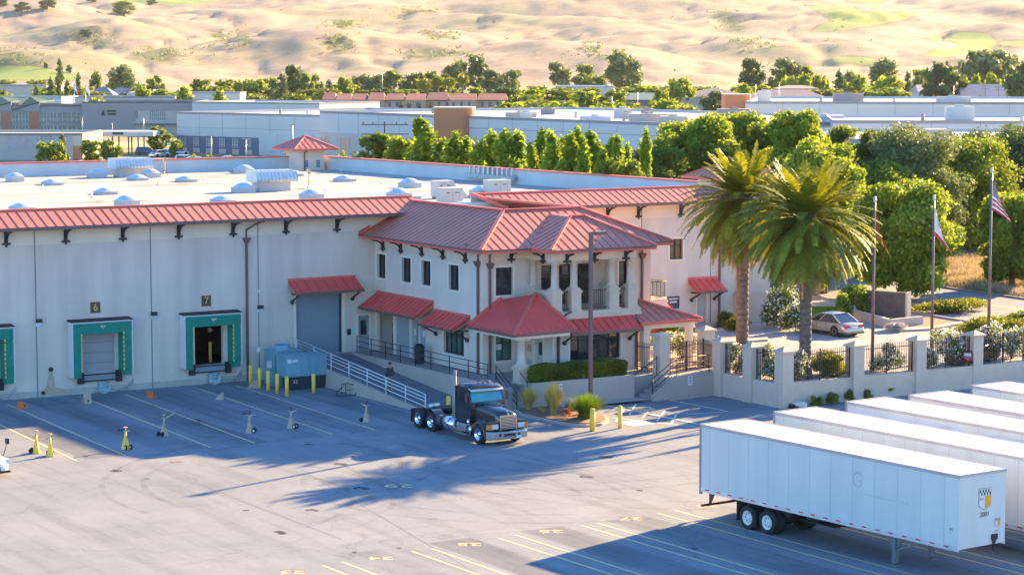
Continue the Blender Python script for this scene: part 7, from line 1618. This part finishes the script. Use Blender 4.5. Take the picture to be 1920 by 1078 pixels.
def rtower(name, lab, px0, px1, py, D, m='bterra'):
    c0 = Vector(at(px0,D,0)); c1 = Vector(at(px1,D,0)); u = (c1-c0).normalized(); v = Vector((-u.y,u.x,0)); W_ = (c1-c0).length; z = zt_(py,D); t = thing(name, lab, 'tower', (c0.x,c0.y,-.3)); rr = W_*.36
    pts = [c0+v*8, c0]
    for i in range(9): a = -math.pi/2+math.pi/2*i/8; pts.append(c0+u*(W_-rr+math.cos(a)*rr)+v*(rr+math.sin(a)*rr))
    pts.append(c1+v*8); mb = MB(); mb.prism([(p.x,p.y,-.3) for p in pts], (0,0,z+.3)); mb.build('shaft', m, t); mb = MB(); cc = sum((p for p in pts), Vector((0,0,0)))/len(pts); mb.prism([(cc.x+(p.x-cc.x)*1.015,cc.y+(p.y-cc.y)*1.015,z) for p in pts], (0,0,.2)); mb.build('coping', 'bbeige', t)
rtower('round_corner_tower', 'terracotta tower with a rounded corner beside the wide white roof', 814, 890, 203, 404); rtower('round_corner_tower', 'smaller orange round-cornered tower at the right, left of the far white roof', 1358, 1408, 178, 470)
t, q, L = block('right_white_warehouse', 'pale blue warehouse wall and flat roof nearest on the right, behind the trees', 1480, 283, 2010, 281, 9.8, 46, 'bblue', 'broof'); t.name = 'pale_blue_warehouse'; pane(t,q,0,L,-.3,5.4,'bbeige','lower_wall',-.04)
for a, w_, h, lab in ((1760-1480,4.0,1.5,'beige rooftop box with a dark opening near the front edge of the right-hand roof'),(1592-1480,2.4,1.4,'small beige rooftop box behind the tree tops on the right-hand roof'),(1572-1480,1.8,1.2,'grey rooftop box at the left end of the right-hand roof')):
    c = q(a*L/530,7,0); mb = MB(); mb.obox((c[0],c[1],9.3+h/2),(w_,2.4,h),math.atan2(_r.y,_r.x)); tag(mb.build('roof_box', mat('rust_beige_box'+str(a), (.45,.38,.34), .8, var=.2, vs=.6)), lab, 'rooftop unit')
block('stepped_white_warehouse', 'middle white warehouse roof on the right, one step behind the nearest', 1560, 352, 2030, 348, 10.35, 40, 'bwhite', 'broof'); block('far_white_warehouse', 'far long white warehouse on the right with a straight parapet below the tree line', 1396, 462, 2040, 452, 11.4, 70, 'bwhite', 'broof')
for px, D_, z_, w_, h_, lab in ((1797,372,9.9,4.5,2.2,'pale air conditioner with louvres at the right end of the stepped roof'),(1588,470,10.9,6,2.0,'dark grey plant box on the far white roof below the tree line'),(1785,480,10.9,7,1.2,'white low box on the far white roof, right of centre'),(1431,466,10.9,2.5,2.6,'small white stair box beside the orange tower')):
    c = at(px,D_,z_+h_/2); mb = MB(); mb.obox(c,(w_,2.6,h_),math.atan2(_r.y,_r.x)); mb.obox((c[0],c[1],c[2]+h_/2+.12),(w_*.3,1,.24),math.atan2(_r.y,_r.x)); tag(mb.build('plant_box', 'bgrey' if 'dark' in lab else 'bblue'), lab, 'rooftop unit')
for nm in ('white_roof_warehouse','pale_blue_warehouse','stepped_white_warehouse','far_white_warehouse','pale_warehouse'):
    o_ = bpy.data.objects[nm]; w0 = [c for c in o_.children if c.name.startswith('wall')][0]; vv = [v.co.copy() for v in w0.data.vertices[:2]]; uu = (vv[1]-vv[0]).normalized(); LL = (vv[1]-vv[0]).length; zt0 = w0.data.vertices[4].co.z; nn_ = Vector((uu.y,-uu.x,0)); 
    if nn_.dot(_fh) > 0: nn_ = -nn_
    for i in range(1, int(LL/7.5)):
        p = vv[0]+uu*i*7.5; q_ = p+uu*.10; mb = MB(); mb.prism([p+nn_*.02, q_+nn_*.02, q_, p], (0,0,zt0-vv[0].z-.02)); mb.build('panel_joint', mat('joint_'+nm+str(i), (.27,.28,.29)) if i == 1 else bpy.data.materials['joint_'+nm+'1'], o_, local=True)
        if i % 2 == 0: mb = MB(); c_ = p-nn_*(3+(i*7)%20); mb.cyl((c_.x,c_.y,zt0-.5),(c_.x,c_.y,zt0+.15+(i%3)*.25),.3+.15*(i%2),n=8); mb.build('roof_vent', 'bgrey' if i % 4 else 'bwhite', o_, local=True)
# hotel with tiled roofs
D = 765; k = D/FPX; t, q, L = block('tiled_hotel', 'long tan two-storey hotel with red tiled roofs and small dark windows', 604, D, 952, D, zt_(187,D), 16, mat('tan_plaster',(.52,.36,.24),.8,var=.15,vs=.12), 'tile')
hx = [604,630,660,690,722,760,800,842,895,952]
for i in range(len(hx)-1):
    a, b = (hx[i]-604)*k, (hx[i+1]-604)*k; f = -1.2 if i % 2 else -.3; hgt_ = zt_(176-(2 if i % 3 == 0 else 0),D); mb = MB(); z = zt_(187,D)
    mb.add([q(a,f-.6,z),q(b,f-.6,z),q(b-.6,8,hgt_),q(a+.6,8,hgt_),q(a,17,z),q(b,17,z)], [(0,1,2,3),(3,2,5,4),(0,3,4),(1,5,2)]); mb.build('tiled_roof', 'tile', t)
    if i % 2: mb = MB(); mb.prism([q(a+.2,f,-.3),q(b-.2,f,-.3),q(b-.2,-.02,-.3),q(a+.2,-.02,-.3)], (0,0,z+.3)); mb.build('projecting_bay', mat('tan_plaster_b'+str(i),(.50,.33,.22),.8), t)
    for s in np.arange(a+1.2, b-1.0, 2.6): mb = MB(); mb.prism([q(s,f-.06,zt_(200,D)),q(s+.9,f-.06,zt_(200,D)),q(s+.9,f,zt_(200,D)),q(s,f,zt_(200,D))], (0,0,1.7)); mb.build('window', 'bdark', t)
for i, px in enumerate((651,668,752,767,788,808,940,945,951)):
    c = at(px,D-6,-.3); t_ = tree('cypress', f'{ordn[i]} thin dark cypress from the left against the tan hotel', c, hgt(190 if i < 6 else 186,D-6,-.3), .75, 'conifer', 'pine', 260, .6, 8, group='thin cypresses by the hotel')
# other roofs in the valley
block('white_office', 'white flat-roofed office with a few dark windows behind the grey block', 362, 620, 600, 600, zt_(190,620), 30, 'bblue', 'broof')
t, q, L = block('white_office_front', 'x', 440, 615, 444, 615, 3, 1, 'bdark', 'bdark'); bpy.data.objects.remove(t.children[0]); bpy.data.objects.remove(t.children[0]); bpy.data.objects.remove(t)
block('grey_flat_building', 'long low light grey building above the grey office roofline', 118, 800, 330, 800, zt_(181,800), 30, mat('dove_grey',(.38,.37,.37),.8), 'broof'); block('white_sheds', 'white low sheds at the far left under the conifers', -60, 1000, 90, 1000, zt_(160,1000), 40, 'bbeige', 'broof'); block('glass_roofed_building', 'low building with pale glazed roof band at the far left', -60, 760, 118, 760, zt_(181,760), 20, mat('pale_teal',(.40,.50,.50),.5), 'broof'); block('blue_long_building', 'long pale blue low building among the trees left of centre', 240, 900, 452, 900, zt_(173,900), 20, 'bblue', 'broof'); block('bright_roof_building', 'white-roofed building under the tallest eucalyptus', 1046, 1000, 1150, 1000, zt_(162,1000), 60, 'bwhite', 'broof'); block('small_white_building', 'small white building by the green trees right of the hotel', 1115, 820, 1150, 820, zt_(184,820), 14, 'bwhite', 'broof')
def gable(name, lab, px0, px1, pyr, pye, D, m='slate', wall='bbeige', dep=14, hip=4):
    a = Vector(at(px0,D,-.3)); b = Vector(at(px1,D,-.3)); u = (b-a).normalized(); v = Vector((-u.y,u.x,0)); L = (b-a).length; zr, ze = zt_(pyr,D+dep/2), zt_(pye,D); t = thing(name, lab, 'building', tuple(a))
    def q(s,k_,z): p = a+u*s+v*k_; return (p.x,p.y,z)
    mb = MB(); mb.prism([q(.5,.6,-.3),q(L-.5,.6,-.3),q(L-.5,dep-.6,-.3),q(.5,dep-.6,-.3)], (0,0,ze+.25)); mb.build('wall', wall, t)
    mb = MB(); mb.add([q(0,0,ze),q(L,0,ze),q(L-hip,dep/2,zr),q(hip,dep/2,zr),q(L,dep,ze),q(0,dep,ze)], [(0,1,2,3),(3,2,4,5),(0,3,5),(1,4,2)]); mb.build('roof', m, t)
    mb = MB()
    for s in np.arange(3, L-3, 5.): mb.prism([q(s,.55,ze-1.6),q(s+1.2,.55,ze-1.6),q(s+1.2,.6,ze-1.6),q(s,.6,ze-1.6)], (0,0,1.1))
    mb.build('window_row', 'bdark', t)
gable('slate_roof_house','blue-grey gabled roof at left centre, the left of three', 166, 215, 164, 178, 1000); gable('slate_roof_house','blue-grey gabled roof, the middle of three at left centre', 200, 262, 165, 177, 1030); gable('slate_roof_house','blue-grey long roof, the right of three at left centre', 262, 320, 167, 180, 1000)
gable('green_roof_hall','hall with a pale green pitched roof and dark wall right of centre', 1168, 1237, 174, 187, 800, mat('pale_green_roof',(.34,.36,.24),.7), 'bdark', 14, 0)
gable('mauve_roof_school','large mauve hipped roof left of the orange tower', 1270, 1415, 165, 181, 860, 'tilegrey', 'bbeige', 22, 14); gable('mauve_roof_school','mauve hipped roof right of the orange tower', 1400, 1555, 168, 184, 850, 'tilegrey', 'bbeige', 22, 8); gable('mauve_roof_school','upper mauve roof above the right of the orange tower', 1455, 1535, 160, 166, 900, 'tilegrey', 'bbeige', 16, 5)
gable('pink_roof_shed','long pinkish metal roof shed below the pine, the left part', 1718, 1800, 159, 172, 880, mat('pinkish_metal_roof',(.42,.33,.31),.6), 'bwhite', 20, 1); gable('pink_roof_shed','long pinkish metal roof shed at the right below the eucalyptus', 1798, 1905, 158, 183, 850, M.get('x') or mat('pinkish_metal_roof_b',(.42,.33,.31),.6), 'bwhite', 24, 2)
# car park asphalt by the pale warehouse
sheet('car_park', [at(150,470,0)[:2], at(620,455,0)[:2], at(620,420,0)[:2], at(420,330,0)[:2], at(150,380,0)[:2]], -.22, 'lot'); sheet('green_verge', [at(160,560,0)[:2], at(335,560,0)[:2], at(335,520,0)[:2], at(160,520,0)[:2]], -.22, mat('yellow_green_verge',(.34,.36,.12),.9,var=.2,vs=.1))
for i, (px, D_, col, suv, rz, lab) in enumerate([(350,438,(.78,.78,.78),True,.2,'white estate car in the far car park, left of two together'),(372,430,(.80,.80,.80),True,.2,'white estate car in the far car park, right of two together'),(402,436,(.12,.14,.2),False,.3,'dark car right of the white ones in the far car park'),(275,480,(.05,.08,.14),True,.1,'dark blue pickup-like car under the far canopy'),(182,500,(.04,.07,.16),True,.1,'navy car behind the far canopy posts'),(300,470,(.65,.68,.7),False,.9,'silver car at the left end of the far parking row'),(318,474,(.6,.63,.68),False,.9,'second silver car in the far parking row'),(334,478,(.7,.72,.72),False,.9,'third pale car in the far parking row'),(322,530,(.8,.8,.8),False,.2,'white car half hidden by the tree at the pale warehouse'),(430,440,(.72,.74,.75),False,.4,'light car at the right of the far car park')]):
    car('distant_car', lab, col, at(px,D_,-.22), rz+math.atan2(_r.y,_r.x), suv=suv, lowp=True, group='cars in the far car park', H=1.7 if suv else 1.45)
def pole(name, lab, px, py, D_, arm=2.0, r=.09, z=-.3, kind='lamp'):
    t = thing(name, lab, 'pole' if kind != 'lamp' else 'street lamp', at(px,D_,z)); H = hgt(py,D_,z); mb = MB(); mb.cyl((0,0,0),(0,0,H),r,r*.7,8); mb.build('pole', 'steel' if kind != 'wood' else 'bark', t, local=True)
    a = math.atan2(_r.y,_r.x); c, s = math.cos(a)*arm/2, math.sin(a)*arm/2; mb = MB()
    if kind == 'wood':
        for z_ in (H-.3,H-1.3): mb.beam((-c,-s,z_),(c,s,z_),.12)
        for f in (-.9,-.5,.5,.9): mb.cyl((c*f,s*f,H-.25),(c*f,s*f,H+.0),.06,n=6)
    else: mb.beam((-c,-s,H),(c,s,H),.3,.12)
    mb.build('crossarm' if kind == 'wood' else 'lamp_head', 'bark' if kind == 'wood' else 'bgrey', t, local=True); return t
pole('utility_pole','wooden utility pole with crossarm above the upright trees', 722, 228, 240, 5.0, .14, kind='wood'); pole('utility_pole','dark utility pole before the pinkish roof shed at right', 1844, 160, 800, 2.6, .14, kind='wood'); pole('utility_pole','second utility pole, right of the first, before the pinkish shed', 1869, 162, 810, 2.6, .14, kind='wood')
for px, py, D_, lab in [(550,233,430,'double-headed street lamp above the corner tower'),(212,229,600,'street lamp in front of the grey office, left of the sign'),(156,219,600,'tall street lamp at the left corner of the grey office'),(397,254,440,'street lamp left of the pale warehouse windows'),(462,260,430,'twin street lamp by the pale warehouse'),(271,219,600,'street lamp before the recessed entrance'),(1195,172,790,'thin white pole by the green-roofed hall'),(1147,180,760,'thin white pole left of the green-roofed hall'),(1415,158,780,'tall thin lamp by the orange tower'),(1459,158,800,'lamp pole before the mauve roofs'),(1785,160,760,'lamp pole at the pine on the right'),(718,134,1050,'white mast among the trees above the hotel')]:
    pole('street_lamp', lab, px, py, D_, 1.6)
for px, py, D_, lab in [(142,150,660,'far flagpole with a drooping red and white flag'),(163,152,680,'second far flagpole with a pale flag')]:
    t = pole('far_flagpole', lab, px, py, D_, .4, .12, kind='pole'); H = hgt(py,D_,-.3); mb = MB(); mb.prism([(0,0,H-.4),(1.0,-.7,H-2.6),(.9,-.6,H-4.2),(.1,0,H-2.6)], (0,.1,0)); mb.prism([(.4,-.25,H-1.5),(1.2,-.8,H-3.2),(.9,-.7,H-4.6)], (0,-.08,0), 1); mb.build('flag', ['flagwhite','flagred' if px == 142 else 'flagwhite'], t, local=True)
# far trees, one thing each
TP = {}
def proto(kind, leaf, n, size, nl):
    key = (kind, leaf)
    if key not in TP: TP[key] = []
    t = tree({'oak':'round_tree','conifer':'conifer','euc':'eucalyptus','dome':'round_tree','column':'round_tree'}[kind], 'x', (0,0,-80), 10, 4.2, kind, leaf, n, size, nl, .3); TP[key].append([t, False]); return t
for kind, leaf, n, size, nl in [('oak','oak',1500,.85,26),('oak','oak',1500,.85,22),('oak','maple',1500,.85,26),('oak','maple',1500,.85,22),('euc','euc',1500,.8,30),('euc','euc',1500,.8,26),('conifer','pine',1100,.8,16),('oak','pine',1500,.85,26),('dome','rose',1100,.8,18),('euc','pine',1300,.85,20)]: proto(kind, leaf, n, size, nl)
def far(px, pyt, D, wpx, kind, leaf, lab, grp='trees across the valley'):
    lst = TP[(kind, leaf)]; c = None; H = hgt(pyt, D, -.3); s = wpx/2*D/FPX/4.2*1.35
    for e in lst:
        if not e[1]: c = e[0]; e[1] = True; c.location = at(px,D,-.3); c['label'] = lab; break
    if c is None: c = dup(lst[int(px) % len(lst)][0], at(px,D,-.3), px*.7, lab)
    c.scale = (s,s,H/10); c['group'] = grp; return c
FT = [
 (115,109,1300,20,'conifer','pine','tall pointed conifer on the slope at left, above the white sheds'),(98,146,900,26,'conifer','pine','dark conifer behind the white sheds, first of a close group'),(114,142,905,22,'conifer','pine','second dark conifer of the group behind the white sheds'),(130,150,910,22,'conifer','pine','third dark conifer of the group near the far flagpole'),(150,136,930,22,'conifer','pine','tallest conifer of the group between the two far flagpoles'),(71,160,880,22,'conifer','pine','small conifer in front of the white sheds'),
 (228,122,1050,46,'euc','euc','large loose eucalyptus left of centre above the blue-grey roofs'),(182,135,1180,20,'oak','oak','small dark tree between the conifers and the big eucalyptus'),(280,147,1080,26,'oak','oak','dark tree just right of the big left eucalyptus'),(300,142,1090,20,'oak','oak','second dark tree right of the big left eucalyptus'),(268,158,820,30,'oak','maple','bright green tree above the grey office roof'),(347,157,760,26,'oak','maple','tall bright green tree at the end of the grey building'),(413,165,740,22,'oak','maple','bright green tree before the pale blue long building'),
 (383,148,1000,40,'oak','oak','rounded dark tree left of the row above the white office'),(420,150,1010,36,'oak','oak','rounded tree above the pale blue long building'),(455,146,1000,34,'oak','maple','green tree in the row above the white office, left'),(482,148,990,34,'oak','maple','green tree in the row above the white office, right'),(503,146,1020,34,'oak','oak','dark tree at the right end of the green pair'),(475,170,760,50,'dome','rose','broad low dark-green thicket before the white office'),(530,138,950,34,'conifer','pine','pyramid-shaped dark conifer left of the tall twin-crowned tree'),(556,120,1060,36,'oak','pine','tall round-topped tree left of centre'),(578,138,1050,22,'oak','oak','slim dark tree right of the round-topped tall one'),(597,140,1060,20,'oak','oak','slim dark tree at the left of the lime green one'),(560,170,760,60,'dome','rose','wide green thicket above the white office at its right'),(520,196,640,80,'dome','rose','low bushes lined before the white office roofs'),
 (618,150,1120,30,'conifer','pine','small dark pointed trees left of the lime green one'),(648,145,960,28,'oak','maple','lime green round tree above the left end of the hotel'),(680,142,1120,40,'euc','euc','hazy thin trees right of the lime green one'),(706,140,1120,34,'euc','euc','hazy thin trees left of the white mast'),(740,134,1100,44,'oak','oak','dark round tree right of the white mast'),(778,136,1080,40,'oak','pine','dark dense tree above the middle of the hotel'),(806,134,1100,24,'oak','oak','dark tree with a small round crown above the hotel'),(830,138,1090,30,'oak','pine','dark tree left of the brownish eucalyptus'),(855,116,1150,46,'euc','euc','brownish airy eucalyptus above the hotel'),(888,107,1120,38,'euc','pine','tall dark eucalyptus with twin tops right of the brownish one'),(925,130,1100,34,'oak','pine','almost round dark tree right of the twin-topped one'),(950,132,1130,40,'euc','euc','grey airy tree right of the round dark tree'),(952,146,1000,24,'conifer','pine','small dark tree before the grey airy tree'),(760,163,900,60,'dome','rose','low dark thicket above the hotel roofs'),
 (985,172,760,60,'dome','rose','wide bright bush bank right of the hotel, left part'),(1025,183,700,120,'dome','rose','long yellow-green bush bank above the wide white roof'),(1040,165,900,70,'oak','oak','green tree bank above the yellow-green bushes'),(1000,168,880,50,'oak','maple','light green tree between hotel and bush bank'),(1052,117,1200,34,'euc','euc','airy brownish eucalyptus standing alone right of centre'),(1097,121,1180,42,'oak','oak','grey-green rounded tree left of the largest eucalyptus'),(1165,98,1150,58,'euc','euc','largest eucalyptus in the valley, right of centre'),(1120,142,1170,26,'oak','oak','small dark tree under the rounded grey-green one'),(1182,130,1160,26,'oak','oak','dark tree attached to the largest eucalyptus on its right'),
 (1095,167,800,54,'oak','maple','green rounded tree before the white-roofed building'),(1148,166,790,44,'oak','oak','dense green tree left of the green-roofed hall'),(1272,146,850,44,'oak','maple','bright green tree right of the green-roofed hall'),(1240,168,780,30,'oak','maple','small bright tree touching the green-roofed hall'),(1250,184,700,70,'dome','rose','low olive bushes before the mauve roof'),(1190,190,720,30,'dome','rose','small round bush before the green-roofed hall'),(1340,170,800,50,'oak','pine','dark round tree before the mauve roof left of the orange tower'),(1410,108,1000,38,'oak','pine','tall dark lone tree above the orange tower'),(1395,153,900,30,'oak','maple','light green tree under the tall dark lone one'),(1378,158,950,26,'dome','rose','small light bush left of the tall lone tree'),
 (1455,128,1050,34,'oak','oak','dark tree left of the eucalyptus group on the right'),(1484,110,1060,50,'euc','euc','broad eucalyptus in the group above the mauve roofs'),(1512,127,1060,26,'oak','oak','dark tree right of the broad eucalyptus'),(1477,139,950,30,'oak','maple','lime tree before the eucalyptus group, first'),(1506,140,950,28,'oak','maple','lime tree before the eucalyptus group, second'),(1537,136,960,30,'oak','maple','light green tree, third in the lime row'),(1570,132,960,36,'conifer','pine','pyramidal green tree in the lime row'),(1605,137,970,30,'oak','maple','light green tree, last of the lime row'),(1595,134,1100,40,'euc','euc','brown airy trees behind the lime row'),(1655,112,1150,44,'oak','euc','x'),(1665,137,850,50,'oak','maple','round lime tree with a flat bright top at right'),(1640,160,800,90,'dome','rose','yellow-green bank of bushes right of the mauve roofs'),(1660,165,760,70,'oak','oak','dark green tree under the flat-topped lime one'),(1700,134,900,28,'conifer','pine','dark narrow conifer right of the flat-topped lime tree'),(1712,142,920,26,'euc','euc','brownish tree beside the narrow conifer'),
 (1725,130,1050,40,'oak','oak','dark tree left of the wind-shaped pine'),(1760,121,850,54,'euc','pine','wind-shaped dark pine with spreading branches at right'),(1787,138,860,36,'euc','pine','lower crown of dark pine right of the wind-shaped one'),(1850,95,1080,70,'euc','euc','x2'),(1880,96,1090,60,'euc','euc','eucalyptus at right with ragged grey crown'),(1820,100,1100,50,'euc','euc','left edge tree of the large eucalyptus grove on the right'),(1800,144,900,24,'oak','maple','small lime tree above the pinkish roofs, first'),(1826,142,900,26,'oak','maple','small lime tree above the pinkish roofs, second'),(1858,138,900,30,'oak','maple','small lime tree above the pinkish roofs, third'),(1915,112,800,60,'oak','pine','big dark tree cut by the right edge above the roofs'),(1810,176,780,20,'dome','rose','small bush before the pinkish shed, left'),(1836,175,780,24,'dome','rose','small bush before the pinkish shed, right'),(1740,176,780,40,'dome','rose','bushes before the left pinkish shed'),
 (20,150,1350,30,'oak','oak','dark tree at the far left edge'),(70,150,1250,40,'oak','oak','dark bushes along the vineyard foot'),(180,175,640,50,'dome','rose','small bushes behind the grey office roof'),
 (105,262,440,34,'oak','maple','bright yellow-green tree before the low pinkish building, right of two'),(80,266,438,24,'oak','maple','bright yellow-green bush before the low pinkish building, left of two'),(118,250,445,22,'conifer','pine','x3'),(172,262,440,34,'oak','oak','rounded dark tree under the left of the far canopy'),(211,262,440,32,'oak','oak','rounded dark tree under the middle of the far canopy'),(300,238,500,38,'oak','oak','dark tree at the corner of the pale warehouse'),(330,262,470,22,'oak','maple','autumn-tinted small tree at the corner of the pale warehouse')]
fix = {'x':'grey tall eucalyptus behind the flat-topped lime tree','x2':'widest tree of the eucalyptus grove on the right','x3':'brownish pointed tree behind the bright yellow-green ones'}
for px, py, D_, w_, kd, lf, lab in FT:
    if (kd, lf) not in TP: kd, lf = ('euc', lf) if ('euc', lf) in TP else ('oak', lf)
    far(px, py, D_, w_, kd, lf, fix.get(lab, lab))

# low leafy belt between the valley roofs: each clump its own tree, told apart by place
for i in range(44):
    px = 6+i*44+(i*37 % 23)-11; D_ = 900+((i*53) % 7)*45; top = 160+((i*29) % 9)-(4 if i % 3 == 0 else 0)
    kd, lf = [('oak','oak'),('oak','maple'),('dome','rose'),('oak','pine'),('oak','oak')][(i*3) % 5]
    far(px, top, D_, 46+(i*17) % 26, kd, lf, f'{ordinal(i+1)} from the left in the low belt of trees at the foot of the hills', 'low rounded trees along the foot of the hills')
for i in range(30):
    px = 600+i*45+(i*31 % 19); D_ = 560+((i*41) % 5)*22
    if 960 < px < 1290: far(px, 186+((i*7) % 6), D_, 50+(i*13) % 30, 'dome' if i % 2 else 'oak', 'rose' if i % 2 else 'maple', f'{ordinal(i-7)} low bush from the left just behind the wide white roof', 'low bushes behind the wide white roof')
for i, (px, py, D_) in enumerate([(796,150,830),(822,146,835),(842,147,828),(868,142,850),(1082,144,1100)]):
    t = thing('fan_palm', f'{ordn[i]} fan palm from the left above the hotel roofs' if i < 4 else 'lone palm between the airy and the rounded trees', 'palm tree', at(px,D_,-.3), 0, 'fan palms above the hotel'); H = hgt(py,D_,-.3); mb = MB(); mb.cyl((0,0,0),(0,0,H-1),.35,.28,8); mb.build('trunk', 'bark', t, local=True)
    C = [(0,0,H-1.2)]+[(math.cos(a)*1.0,math.sin(a)*1.0,H-1.4-.3*(j%2)) for j,a in enumerate(np.linspace(0,5.6,7))]; quads('crown', leaves(C,[(1.5,1.5,1.2)]*8,420,.75,.3,elong=2.6), 'palm' if i < 4 else 'pine', t)
# trees standing on the hillside
for i, (px, py, w_, h) in enumerate([(48,24,26,13),(8,14,24,14),(95,20,26,14),(238,30,36,18),(178,6,18,9),(290,10,18,8),(168,73,14,10),(160,70,12,8),(90,130,7,5),(133,138,10,6),(1000,178,10,4)]):
    p, d = hillhit(px, py); o = far(px, 100, d, w_, 'oak', 'pine' if i != 3 else 'oak', ['second oak from the left on the upper hillside','oak at the top left corner of the hillside','third oak from the left on the upper hillside','largest lone oak on the hillside with a long shadow','small oak near the top edge between the others','small oak right of the largest lone one, by the top edge','round dark tree in the green hollow at left','low tree beside the one in the green hollow','small dark bush at the vineyard corner','small tree right of the vineyard corner','small bush at the foot of the hills'][i], 'oaks on the hillside'); o.location = p-Vector((0,0,.5)); o.scale = (o.scale[0],o.scale[1],h/10)
# scrub scattered over the slopes: uncountable
Vs = []
def scrub_at(px, py, n, s_):
    p, d = hillhit(px, py)
    for i in range(n):
        c = np.array([p.x,p.y,p.z])+rng.normal(size=3)*np.array([s_,s_,.3]); L3 = np.array([[0,0,.6]])
        Vs.append(leaves([c+np.array([0,0,.8])],[(1.5,1.5,1.0)],8,1.3,.3))
for key_, dens in (('scrub',9),):
    for pl in FIELDS[key_]:
        xs, ys = [a for a,b in pl], [b for a,b in pl]
        for i in range(dens*2): scrub_at(random.uniform(min(xs),max(xs)), random.uniform(min(ys),max(ys)), 3, 9)
for i in range(60): scrub_at(random.uniform(-30,1950), random.uniform(2,138), 1, 2)
o = quads('hillside_scrub', np.concatenate(Vs), 'euc'); tag(o, 'dark scrub scattered in the folds of the hills', 'scrub', kind='stuff')
for kd in TP.values():
    for e in kd:
        if not e[1]:
            for ch in list(e[0].children): bpy.data.objects.remove(ch)
            bpy.data.objects.remove(e[0])
for o in list(bpy.data.objects):
    if o.parent is None and o.location.z < -40:
        for ch in list(o.children): bpy.data.objects.remove(ch)
        bpy.data.objects.remove(o)

# ================================================================ air: pale even haze over the whole valley
HZ = MB(); HZ.box(-1900, 5700, -700, 5700, -1.3, float(hv.max())+12)
m = bpy.data.materials.new('valley_haze'); m.use_nodes = True; t = m.node_tree
for n in list(t.nodes): t.nodes.remove(n)
o = _n(t, 'ShaderNodeOutputMaterial'); v = _n(t, 'ShaderNodeVolumePrincipled'); v.inputs['Color'].default_value = (.86,.92,1.0,1); v.inputs['Density'].default_value = .000020; v.inputs['Anisotropy'].default_value = .2
t.links.new(v.outputs[0], o.inputs['Volume']); tag(HZ.build('haze', m), kind='stuff')
